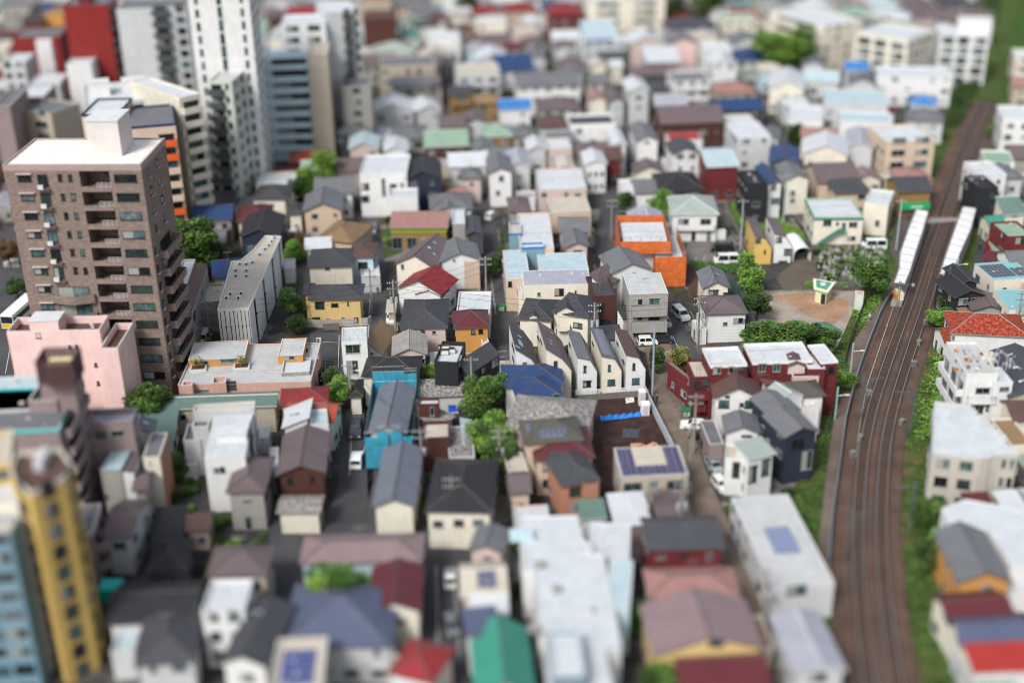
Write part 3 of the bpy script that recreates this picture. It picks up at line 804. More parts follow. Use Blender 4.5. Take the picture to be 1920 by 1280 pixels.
rows('''
@0,320,4 lod=1 a=4
flat 10 1230,1050 1332,1045 1400,665 L w f=n s=n | long narrow building with a smooth white roof right behind the brown tower | narrow white-roofed building
+ mr 9.3 1332,1045 1440,1040 1470,700 G n p=.1 rm=seam f=slots o=.1 noant=1
flat 6 1470,985 1650,975 1665,845 G c f=n | low grey building with a plain beige roof between two long buildings | low beige-roofed building
poly 9 1630,1040;1760,1034;1868,1028;2108,490;1990,485;1890,600;1800,672;1735,678 Wc ph=.25 f=slits wm=wall | long narrow pale building with beige roof full of white air conditioners and dark slit windows | long beige-roofed slit window building
gy 7 1790,500 2100,490 12 F k | large black gabled house behind the long slit window building | black gabled house near the tree
hip 5 1590,812 1860,785 9 C b rm=seam | house with a deep blue hipped roof beside the big tree | deep blue hipped roof
@480,320,4 lod=1 a=4
hip 6 -40,215 225,215 9 C d | cream house with dark hipped roof right of the slim towers
+ hip 4.5 235,330 350 7 C d
gy 5.8 345,308 650,296 11 T g wm=wall w=415,325,465,360/420,420,465,455/580,320,610,345 | peach house with grey gable facing the camera, two small front windows | peach grey-gabled house
gx 6 430,180 730 10 W g
hip 4.2 440,515 730,545 770,390 T y rm=tile | low house with a tan tiled hipped roof | tan tiled hipped roof
gx 3.4 360,590 570 6 L w
flat 10 775,20 1130,14 13 W w wm=wall w=790,95,850,145/790,190,850,235/940,60,975,190/1000,100,1055,150/1085,90,1105,140 wd=1 | tall white cubic house with dark windows and a lower terrace wing | tall white cubic house
+ flat 7 1000,190 1210,185 5 W w rail=1 f=n
+ flat 3.4 1010,285 1220,278 4 C w w=1045,300,1105,345/1145,295,1190,340
hip 6 1530,60 1700 9 P g
gx 4 1430,180 1590 4 P j
gy 8 1740,20 1930 12 W g w=1820,40,1860,80/1800,150,1830,185
hip 5.5 1300,300 1630 10 L g f=b
+ gy 5.7 1370,300 1520,298 6 L g
flat 6.5 1475,400 1568,397 9 G w f=n
gy 5.5 1570,480 1700 10 D d
+ flat 3.2 1560,520 1700 5 C w f=n
mf 4.6 995,437 1440,435 1430,355 H j p=.25 stripe=8db02a,3.7,4.4 w=1020,500,1100,590/1130,500,1210,590/1240,500,1310,600 | low workshop with a faded red roof, lime green fascia and ochre timber front | red-roofed lime green fascia workshop
gy 6.2 1030,700 1345,740 1265,545 C m p=.55 sk=.62,.45,.3/.62,.7,.3/.8,.35,.3 w=1087,700,1112,742 wm=wall | cream house with a mauve gambrel-like roof and three small skylights | mauve-roofed skylight house
gy 5.2 1045,885 1390,935 1350,790 W r p=.5 w=1,1,2,2 wm=wall | white house with a red tiled double gable roof | red double-gabled house
+ gy 4.6 1190,925 1395,950 4 W r p=.4 f=n w=1,1,2,2 noant=1
gy 6.5 1370,690 1695,668 1660,545 W g fc=T,.6,1 w=1475,665,1495,680/1475,820,1495,835 wm=wall noant=1 | tall white and tan gabled house with a grey roof and air conditioners | white and tan gabled house
hip 6 380,725 732,715 9 C d wm=siding w=515,728,555,745/388,800,405,815 | cream ribbed house with dark slate hipped roof behind the yellow house | dark-roofed cream ribbed house
hip 6 690,652 890,650 8 U n w=765,685,840,735 wm=wall | pale blue house with brown hipped roof and a white veranda box | pale blue brown-roofed house
+ flat 3.6 790,790 930,780 6 L w f=n
hip 5.5 385,970 795,962 800,850 Y d w=440,985,515,1035/563,995,617,1020/683,978,697,1010/525,1110,560,1138/640,1102,668,1142/735,1100,770,1136/372,1100,485,1145 wd=1 wm=wall rm=slate | bright yellow two-storey house with a dark slate hipped roof | yellow house
+ hip 5 350,930 440,925 5 Y d w=1,1,2,2 noant=1
hip 5.5 1078,1185 1438,1178 1398,962 P d rm=tile noant=1 w=1230,1190,1270,1225/1320,1200,1350,1225 | house with a broad dark grey tiled roof beside the street with poles | broad grey tiled roof house
mf 2.8 972,1060 1050,1058 1050,980 B c p=.1 f=n noant=1
flat 4.6 1500,1082 1752,1080 1712,905 W w w=1,1,2,2 | white block with plain bright flat roof behind the maroon-roofed house | bright flat-roofed white block
hip 5.7 1478,1182 1757,1170 6.8 O x p=.55 w=1612,1195,1645,1225/1668,1190,1702,1220/1600,1500,1601,1501 wm=wall wd=1 rm=seam | small orange house with a maroon pyramid roof | orange maroon-roofed house
+ flat 3.2 1700,1290 1750,1285 3 W w f=n
flat 3.2 210,732 290,727 5 L w f=n
flat 6.5 1875,812 2055,806 1992,592 T u ph=.2 w=1890,830,1920,870 | long peach building with a pale blue flat roof along the alley | long pale blue-roofed building
@960,320,4 lod=1 a=4
flat 6 200,142 560,132 14 P w w=220,165,260,195/395,165,420,195/470,170,520,195 wm=wall | long dusty pink building with an off-white flat roof | long dusty pink building
hip 5.5 -20,312 150 9 G m
flat 5.5 290,312 592,300 9 T c f=n | beige box house with a pale flat roof behind the grey cross-gabled house
flat 7 60,588 315,582 200,315 T w w=115,615,180,655 wd=1 | beige building with white roof terrace and a bright blue edge | blue edged terrace building
+ flat 7.5 70,575 240,570 2.5 Q w f=n pc=2465a8
+ flat 7.4 -20,470 68,468 6 Q c f=n pc=2465a8
gx 5.8 345,462 585,460 8 P g | pale pink house with grey cross-gabled roof | pale pink cross-gabled house
+ gy 5.8 400,575 582,568 8 P g
flat 6 205,752 575,742 512,612 C u ph=.15 f=n | flat building with a pale blue roof behind the lavender-roofed house
flat 7.2 85,862 595,848 530,738 C l ph=.12 w=320,885,388,935/188,912,214,940/470,897,485,925 wm=wall | wide cream house with a pale lavender roof and a dormer tower at its right | wide lavender-roofed cream house
+ mr 6.6 575,860 690,890 6 C m p=.7 noant=1
+ flat 5.2 48,905 92,903 4 C w f=n
hip 5.2 38,1112 305,1128 9 C d rm=tile noant=1 w=130,1150,190,1200 | left of two small cream houses with dark tiled cross-gabled roofs | left dark tiled cottage
+ gy 5.7 120,1098 198,1098 3.5 C d p=.6 o=.2 rm=tile noant=1 w=1,1,2,2
hip 6.2 288,1060 580,1105 9 C d rm=tile noant=1 w=460,1135,528,1185/330,1185,395,1235 | right one of two small cream houses with dark tiled cross-gabled roofs | right dark tiled cottage
+ gy 6.6 330,1062 480,1060 4 C d p=.6 o=.2 rm=tile noant=1 w=1,1,2,2 b=322,1148,432,1180
flat 7.6 615,942 785,932 9 N d w=655,995,692,1050/655,1115,740,1170 wm=siding wd=1 | dark brown modern house with a steep charcoal side roof | dark brown modern house
+ mr 3.6 785,1100 836,1120 8 W d p=1.1 noant=1 o=.1
gy 8 740,775 1062,745 9 W g noant=1 w=905,762,930,772 wm=wall v=745,730,755,760 | white narrow house with grey gabled roof behind the grey three-storey flats | white grey-gabled house
flat 9.2 880,928 1172,918 808,772 G L wm=panel ph=.15 w=908,962,980,1005/1028,955,1105,1002/905,1078,980,1120/1025,1075,1105,1115/1015,1185,1115,1228/910,1215,958,1250 b=895,1005,1158,1068/892,1122,1156,1185 v=850,925,870,980/815,960,825,985 sk=.55,.75,.3 | grey three-storey flats with two long balconies and a pale flat roof | grey three-storey flats
hip 5.8 1110,148 1440 11 D k
hip 6 1190,330 1556,328 11 W E wm=wall f=b rm=seam | big white house with a pale grey green hipped roof behind the car park | pale green hipped white house
+ flat 1.9 1210,470 1605,450 1.2 W w f=n ph=.1 bare=1
flat 5 830,142 920 7 W w
gx 4.5 920,172 1100 8 W g
flat 9 1770,100 1912 9 K k
@1275,319,4.655 lod=1 a=0
kink 3.2 655,572 805 585,402 Z m hl=6.1 noant=1 w=655,590,705,635/733,695,747,730 v=600,500,615,540/580,600,590,640 wd=1 wm=wall | narrow mustard yellow gabled house beside the green field | mustard yellow gabled house
kink 3.3 828,556 980 752,397 W m hl=6.2 noant=1 w=838,583,888,632/910,688,965,742/860,790,935,803 v=775,500,785,540 wd=1 wm=wall | narrow white gabled house between the mustard house and the arched tent | narrow white gabled house
@960,320,4 lod=1 a=4
gy 6.5 1428,885 1642,880 8 C g p=.5 sk=.68,.5,.35 w=1475,895,1545,932/1585,915,1618,945 wd=1 noant=1 wm=wall | cream house with grey gabled roof above the mauve-roofed white house | cream grey-gabled house
hip 5.6 1452,1080 1776,1068 8 W m noant=1 w=1660,1105,1732,1145/1582,1135,1615,1160/1735,1110,1770,1140 wm=siding | white siding house with a mauve hipped roof beside the green netting | mauve-roofed white siding house
+ flat 3 1395,1190 1460,1185 4 W w f=n
@1440,320,4 lod=1 a=4
gy 8 -5,100 118 12 W b w=20,90,60,150/25,205,95,250
gy 8 130,70 320 10 C g w=165,150,200,190/165,210,200,240
gx 5.5 370,95 700 12 T m
hip 5.5 510,175 790 9 T d
flat 6 350,347 716,345 652,205 C w stripe=3a6a55,5.3,5.7 pc=8fae9a tc=8fb59c w=415,370,475,415/510,385,530,410/608,385,668,425/595,490,655,525/555,390,580,455 wm=wall | cream two-storey building with green trimmed white roof and a green outside stair | green trimmed cream building
flat 7 725,235 905 9 C w a=-22 w=805,370,835,420 | odd angled cream house beside the green trimmed building | odd angled cream house
hip 6 1000,82 1250 9 L j
gx 6 980,165 1240 9 H d noant=1 f=n | corner shop with ochre front and green awning beside the level crossing | green awning shop
flat 9 1580,132 1730,126 8 K k w=1665,160,1700,210 wd=1 | black cubic building beside the right platform roof | black cubic building
flat 9 1590,32 1790 9 W w
hip 7 1750,62 1930 10 L g
gx 5 1770,332 1950 10 C e
gx 4 1660,422 1800 6 C t
flat 8 1800,495 2000,485 8 R v f=b | dark red apartment house with green roof decks at the right edge | dark red green-decked apartments
+ flat 4.6 1690,628 2000,640 8 E v
+ gx 4.4 1595,655 1700,690 5 E x noant=1
gx 6 1830,725 2000 8 W g
flat 6.5 1700,822 2010,800 8 C i pv=.03,.15,.6,.85/.65,.15,.97,.6 ph=.12 tc=7fb0b4 | cream house with an aqua roof and black solar panels | aqua roof with solar panels
flat 6 1810,1042 2050,1040 1750,890 C i ph=.12 tc=7fb0b4 rm=seam | lower building with a plain ribbed aqua roof | plain aqua roof
gy 6.5 1430,855 1592 8 K k noant=1 | black house with terrace rail beside the right platform | black terrace house
gy 5.5 1400,955 1640,932 8 K k noant=1 | low black gabled house in front of the black terrace house
gy 4.2 1530,1048 1806,1050 1740,925 G m rm=seam p=.3 noant=1 w=1,1,2,2 | low shed-like house with a ribbed mauve roof with white bars | ribbed mauve roof
mf 3.2 1452,1082 1535 6 T y p=.05 f=n noant=1
hip 5.5 1365,1218 1965,1248 9 W o noant=1 w=1370,1235,1400,1270 | house with a long orange red tiled roof mottled black with age | mottled orange red tiled roof
gx 3.6 1325,1290 1870 6 W a rm=weather noant=1 | low roof of rusty brown sheets in front of the mottled orange roof
''')
PATTERN['brown'] = []
PATTERN['taupe'] = [(.1, .38, .3, .8, 'w'), (.6, .88, .3, .8, 'W')]
PATTERN['taupeside'] = [(.08, .44, 0, 0, 'b'), (.55, .92, 0, 0, 'b')]
PATTERN['yellow'] = [(.3, .7, .12, .8, 'W')]
PATTERN['blue'] = [(.06, .46, .25, .8, 'w'), (.54, .94, .25, .8, 'w')]
PATTERN['pinkbal'] = [(.04, .96, 0, 0, 'b')]
rows('''
@0,640,4 lod=1 a=4
flat 16.5 50,-75 745,-90 770,-195 I n wm=wall ph=1.3 w=140,30,150,40/512,28,538,55/563,25,588,52/705,160,732,190/605,300,632,330/725,298,750,328/265,-65,310,-25 v=862,150,882,215/882,290,902,355/900,420,915,470 wd=1 box=.24,.1,4.4,3.5,2.6,I | pale pink apartment block with a parapet roof in front of the brown tower | pale pink apartment block
+ flat 14.8 748,50 882,48 9 I n wm=wall ph=1.2 w=1,1,2,2 v=862,150,882,215/882,290,902,355/900,420,915,465 bare=1
+ flat 15.2 48,-58 170,-60 2 S n wm=brick w=1,1,2,2 ph=.3 bare=1 f=n
flat 18 -260,680 440,655 12 M g f=n s=taupeside bc=M wm=panel fh=2.7 pc=19b5b0 | taupe tower with slatted roof box and a bright turquoise fascia, left edge | taupe tower with turquoise fascia
+ flat 22.5 290,285 545,268 5.5 M g f=n s=n wm=panel ph=.2
+ flat 19.5 210,445 420,440 6 M g f=n s=n ph=.9
+ flat 8.5 300,1470 690,1440 7 M g f=taupe s=taupeside bc=M wm=panel fh=2.7 bare=1
flat 18 -240,530 235,505 10 L u f=n s=n
flat 14 620,612 990,592 1012,492 M l ph=.9 tc=8e98a6 w=710,675,800,716/832,665,930,710 | taupe flats with recessed grey roof and two front windows | taupe flats with two windows
+ flat 9.5 752,962 905,960 930,812 G u ph=.3 tc=8fb0c0 w=790,1145,815,1180
+ mr 9 915,980 1000,975 990,835 W m p=.15 rm=seam f=n noant=1 o=.05
+ gx 7 985,1120 1105,1115 5 G m f=n noant=1
flat 9.3 1070,868 1195,862 1225,682 C g ph=.2 sc=S w=1120,900,1135,920 | small beige house with slate roof strips and a terracotta brick side wall | terracotta sided beige house
+ mr 8.6 1040,700 1160,690 4 C g noant=1 p=.5 sk=.3,.5,.4
gx 4.8 955,518 2075,482 2060,372 B e rm=seam p=.3 w=1200,560,1260,600/1310,550,1400,590 noant=1 | very long low building with a grey green tiled roof behind the white houses | long grey green tiled roof
flat 5 1335,322 2330,300 2330,10 J L wm=wall tc=b9b7b2 ph=.35 w=1370,358,1380,378/1400,356,1410,376/1480,360,1560,376/1600,345,1612,368/1625,343,1637,366/1700,300,1775,360 | low terracotta walled building with a stained white roof terrace and planters | stained white roof terrace building
+ flat 6.1 1412,142 1832,122 1830,-10 O L w=1455,148,1565,170/1650,132,1765,156 ph=.2 wm=wall bare=1
+ flat 6.3 2082,108 2270,102 2272,-25 O L w=2125,110,2210,135 ph=.2 wm=wall bare=1
+ flat 5.6 1362,330 1440,326 1.5 J c ph=1 bare=1 f=n
+ flat 5.6 1590,312 1692,305 2.2 J c ph=1 bare=1 f=n
+ flat 5.4 2110,235 2320,225 5 G w wm=brick bare=1 f=n
flat 9.5 1448,522 1905,492 1900,445 L c wm=wall f=n | white multi-level house with cream roof behind the bright white-roofed block | white multi-level house
+ flat 6 1375,742 1500,735 5 L g f=n
+ flat 8 1440,640 1560 5 L g f=n
flat 8.6 1532,880 1836,862 1866,544 W w wm=wall ph=.1 w=1600,945,1650,985/1650,940,1690,980 v=1860,690,1895,730/1870,800,1905,850 box=.25,.35,4,2.5,1.2,W | bright white-roofed block with a raised skylight box and white walls | bright white-roofed block
hip 6.2 1688,1135 1992,1128 1925,862 G m rm=slate noant=1 | house with a mauve grey hipped roof right below the bright white-roofed block
flat 2.6 1372,925 1470 5 L w f=n bare=1
flat 23 -220,1175 135,1215 215,990 C w ph=.8 fh=2.5 f=n s=pinkbal bc=P | cream tower with white roof deck wedged between yellow and blue towers | cream tower between yellow and blue towers
poly 26 225,1135;480,1020;545,925;455,800;130,825;70,960 Zn ph=.6 fh=2.7 f=yellow bc=Z pc=c9c2a6 box=-1,0,1.0,3,.8,L wm=wall | yellow tower with dark open roof deck and a curved parapet | yellow tower
flat 25 -90,930 75,905 8 Z c fh=2.45 | yellow tower slice with pale roof behind the cream roof deck, left edge
@480,640,4 lod=1 a=4
flat 8.6 640,4 832,-6 822,-112 W w wm=wall ph=.2 w=668,25,782,85/675,145,770,240 rail=1 | white three-storey house with teal curtained windows and a tan side roof | white and tan three-storey house
+ mr 4.6 832,100 952,108 880,-80 W y p=.9 rm=tile noant=1 w=832,80,880,112
gy 5 1015,108 1288,96 1232,-48 P z rm=tile noant=1 w=1210,130,1265,165 | grey tiled gabled house right behind the dark hipped roof | grey tiled gabled house
flat 8 1335,148 1512,156 1490,0 K w wm=wall ph=.8 w=1,1,2,2 tc=2c2d30 | black house with white roof terrace and outdoor sofas | black house with roof terrace
+ mr 5.4 1512,225 1595,250 1500,0 K d p=.8 noant=1 o=.1 w=1,1,2,2
+ mf 3.4 1342,250 1470,262 2.5 K d f=n noant=1 o=.1
hip 5.5 785,265 1217,268 1200,108 C k rm=slate w=1115,285,1150,335/1170,300,1190,330 noant=1 | house with a wide charcoal hipped roof behind the blue scaffold | wide charcoal hipped roof
+ hip 3.4 690,418 805,412 6 C k noant=1
gy 6 835,690 1132,690 1108,345 L h rm=slate wm=wall f=n noant=1 | long grey gabled hall wrapped in blue scaffold sheets | blue sheeted long hall
gy 5.6 868,1242 1195,1240 1152,800 C h rm=seam wm=wall noant=1 w=1,1,2,2 | long grey gabled hall with a rounded cream front in front of the blue sheets | long grey gabled hall
hip 5.5 175,482 545,458 540,332 C r rm=tile noant=1 w=1,1,2,2 | house with a deep red tiled hipped roof | deep red tiled hipped roof
gx 5.2 200,585 585,605 6 C a rm=seam noant=1 f=n | house with a terracotta sheet roof in front of the deep red roof
ml 6 190,648 408,640 6 W w p=.4 noant=1 sk=.25,.5,.35/.5,.4,.35 f=n wm=wall | white house with slanted roof, two skylights and a railed terrace | white slanted-roof house
+ flat 6.4 408,628 542,615 530,500 W u rail=1 f=n v=548,700,565,760
gy 6 153,1002 524,985 520,678 N m rm=seam w=230,1015,280,1070/400,1005,440,1055 wm=siding wd=1 noant=1 | dark red brown house with a large mauve gabled roof and two round windows | red brown mauve-gabled house
mf 3.4 95,1012 165,1006 165,805 L w p=.05 f=n noant=1
gx 3.6 150,1285 485,1282 470,1150 C z f=n p=.2 noant=1 | low weathered roof in front of the red brown house
mf 3.4 1215,418 1640,400 1600,292 L z p=.12 f=n noant=1 | wide shed roof of stained pale corrugated sheets | stained corrugated shed roof
flat 6.4 1220,470 1372,466 1366,422 N w wm=siding w=1305,490,1338,555 | dark brown box house with a white roof among sheds
mf 3.8 1375,640 1500,560 9 L z p=.1 f=n noant=1
flat 5.8 1248,722 1448,715 1440,592 N c ph=.6 wm=siding w=1,1,2,2 | dark brown house with a cluttered roof deck | cluttered brown roof deck
flat 4 1450,872 1640,862 1605,630 L z f=n ph=.2 rm=weather
mr 3.5 1545,790 1640,785 8 L u p=.3 f=n noant=1
hip 6 1262,1275 1772,1285 1650,880 C k rm=slate noant=1 p=.38 w=1325,1340,1405,1395/1480,1330,1560,1390/1625,1330,1710,1380 | large charcoal hipped house with three windows on its cream front | large charcoal hipped house
@900,544,4.655 lod=0 a=6
kink 5.0 310,515 530 265,270 W d hl=9.2 pk=.75 wm=panel w=372,630,408,690 wd=1 sk=.3,.28,.35/.3,.36,.35/.3,.44,.35/.35,.62,.35/.1,.12,.4 v=280,470,300,520/285,560,300,640 | leftmost of five narrow houses in a row, white with dark roof and skylights | first of the five narrow houses
kink 5.0 575,510 805 508,262 C m hl=9.2 pk=.75 wm=panel w=643,618,676,675 wd=1 sk=.3,.32,.35/.3,.44,.35/.5,.82,.35 v=530,420,545,480/510,400,520,450 | second of five narrow houses in a row, cream with mauve roof and skylights | second of the five narrow houses
kink 4.2 848,585 1028 765,345 W g hl=7.1 wm=panel w=903,660,926,716/899,792,966,840 wd=1 v=780,450,792,500/822,630,834,665/770,400,780,430 | middle one of five narrow houses in a row, white with blue grey roof | middle of the five narrow houses
kink 4.2 1062,575 1243 965,322 C g hl=7.1 wm=panel w=1117,650,1140,706/1113,780,1178,828 wd=1 pv=.05,.05,.52,.95 pvc=5a5c6c v=980,440,995,490/1035,620,1048,655 | fourth of five narrow houses, pale cream with solar panels along its roof | solar-roofed narrow house
kink 4.2 1275,565 1452 1175,330 W n hl=7.1 wm=panel w=1331,637,1354,695/1326,768,1391,818 wd=1 v=1195,440,1210,490/1250,605,1262,650 | rightmost of five narrow houses in a row, white with dark brown roof | brown-roofed narrow house
@940,590,6.4 lod=0 a=2
hip 5.4 22,878 772,845 8 W b rm=slate noant=1 f=n | white house with a vivid blue hipped and gabled roof | vivid blue roof house
+ hip 5.4 190,1050 762,1000 735,700 W b rm=slate w=620,950,700,1010
@960,640,4 lod=1 a=3
hip 5.8 -60,650 565,700 480,428 P z rm=weather noant=1 p=.36 | old house with a weathered grey tiled hipped roof beside the soil lot | weathered grey tiled house
hip 7.4 88,772 545,738 458,562 T O rm=slate p=.45 noant=1 pv=.26,.03,.72,.12/.22,.13,.76,.22/.18,.23,.8,.32/.05,.35,.13,.7 pvc=50556a | peach house with olive grey hipped roof carrying rows of solar panels | olive grey solar-roofed house
+ flat 4.6 -15,1000 130,985 6 T c f=n bare=1
hip 6 165,893 625,868 9 T x rm=slate noant=1 w=230,910,300,970/230,1035,300,1085 wm=wall wd=1 | peach house with a maroon hipped roof between two solar and grey roofs | peach maroon-roofed house
hip 6 362,1085 668,1038 9 S d rm=slate p=.5 w=430,1095,515,1150/430,1220,520,1260 b=530,1045,660,1140/520,1155,668,1212 bc=S noant=1 wm=wall | terracotta pink house with dark hipped roof and stacked balconies | terracotta dark-hipped house
gx 4 -25,1145 152,1135 6 T m noant=1
flat 6 820,1015 1322,992 745,800 B c ph=.18 fh=2.9 w=835,1058,975,1130/1025,1045,1090,1090/1160,1040,1290,1105/830,1215,1000,1260 pv=.03,.04,.13,.96/.14,.04,.25,.96/.26,.04,.37,.34/.38,.04,.49,.34/.5,.04,.61,.34/.62,.04,.73,.34/.74,.04,.85,.96/.86,.04,.97,.96 pvc=34305a bare=1 wm=wall | beige flat-roofed building with a U-shaped field of violet solar panels | violet solar-panelled beige building
flat 9.4 1490,180 1764,166 1702,34 R w wm=brick ph=.5 pc=d8d8d4 w=1510,190,1565,240/1625,185,1665,235/1700,190,1740,230 b=1490,245,1790,300 | maroon brick apartments with three bright white roofs, left block | left maroon brick apartments
+ flat 7 1365,268 1487,262 1432,137 R c wm=brick ph=.3 w=1360,300,1410,350/1430,285,1475,330 b=1345,355,1470,415/1340,470,1450,500
+ mr 4.6 1338,300 1372,292 7 R j p=.3 noant=1 f=n o=.02
flat 9.4 1805,155 2255,138 2170,0 R w wm=brick ph=.5 pc=d8d8d4 w=1850,165,1900,225/1960,165,2010,225/2080,160,2140,215 b=1800,235,2250,290 | maroon brick apartments, the wide middle block with a stained white roof | wide maroon brick apartments
gy 6.6 1508,428 1880,432 5.5 W n p=.5 w=1600,405,1632,422/1550,438,1628,498/1708,460,1738,487/1748,440,1826,500 wd=1 wm=wall b=1425,470,1500,540 | white house with red brown gable and two black framed front windows | white black-windowed gable house
gy 6 1592,688 1872,692 1830,555 W g w=1720,700,1800,715 noant=1 wm=wall | white house with a plain grey gabled roof behind the parked bicycles | plain grey gabled house
+ flat 4.4 1482,770 1590,765 7 M g f=b
mf 7 1772,885 1990,835 1895,722 W E p=.12 noant=1 w=1770,940,1830,1050/1875,890,1925,1000 wd=1 wm=wall | white house with grey green lean-to roof and black windows | grey-green-roofed white house
+ flat 6 1600,872 1760,882 1690,765 W c f=n wd=1 w=1655,900,1705,1020
@1440,640,4 lod=1 a=3
flat 9.4 400,158 528,148 440,15 R w wm=brick ph=.3 pc=d8d8d4 w=455,190,495,240 | maroon brick apartments, narrow right block by the railway path | narrow maroon brick apartments
+ flat 8.8 300,205 430,205 5 R w wm=brick ph=.3 f=n
gx 6.5 -20,330 190,272 7 P n noant=1 f=n | peach pink house with brown roof and a small turret terrace | turret terrace house
+ flat 7.6 190,265 382,258 345,180 P c ph=.8 f=n bare=1
+ gy 8.8 148,188 290,186 4 P n noant=1 f=n o=.2
hip 7 88,428 440,405 362,286 W O rm=slate noant=1 w=230,395,262,455 wd=1 | white house with olive grey hipped roof and small roof terrace | olive-roofed terrace house
+ flat 6 250,500 385,495 370,402 W c ph=.8 f=n bare=1
+ gy 7.4 80,455 270,400 4 W E noant=1 f=n o=.1
gy 8 125,725 396,675 7 F g noant=1 w=178,738,270,800/258,825,322,950 wm=siding | navy black gabled house with grey roof beside the railway path | navy gabled house
+ gy 7.6 0,562 255,515 6 F g noant=1
''')
rows('''
@1440,640,4 lod=1 a=3
flat 9.8 1492,240 1728,238 1600,0 W L ph=.5 w=1560,345,1660,390/1640,475,1730,520/1555,480,1610,540 s=b b=1490,395,1820,440 br=1 wm=wall | white flats with a roof terrace crowded with racks and furniture | white flats with crowded roof
+ flat 8.6 1698,308 1838,303 5 W w w=1738,340,1805,372 f=n bare=1
gy 6.5 1800,420 2200,440 16 B d rm=slate noant=1 sk=.3,.2,.4/.3,.5,.4/.3,.8,.4 | house with big dark slate roof and skylights at the right edge | big slate roof at the right edge
poly 8.6 1248,445;1522,474;1528,508;1568,514;1570,546;1608,553;1602,586;1650,591;1650,621;1697,626;1692,656;1741,661;1738,691;1784,697;1788,772;1870,788;1874,856;1745,850;1665,858;1665,872;1590,880;1230,838 Aw ph=.25 f=two | grey beige walled apartments with a white stepped zigzag roof edge | white zigzag-roofed apartments
gx 5 1840,600 2020 7 C n
flat 5 1830,780 2000 8 C y
''')
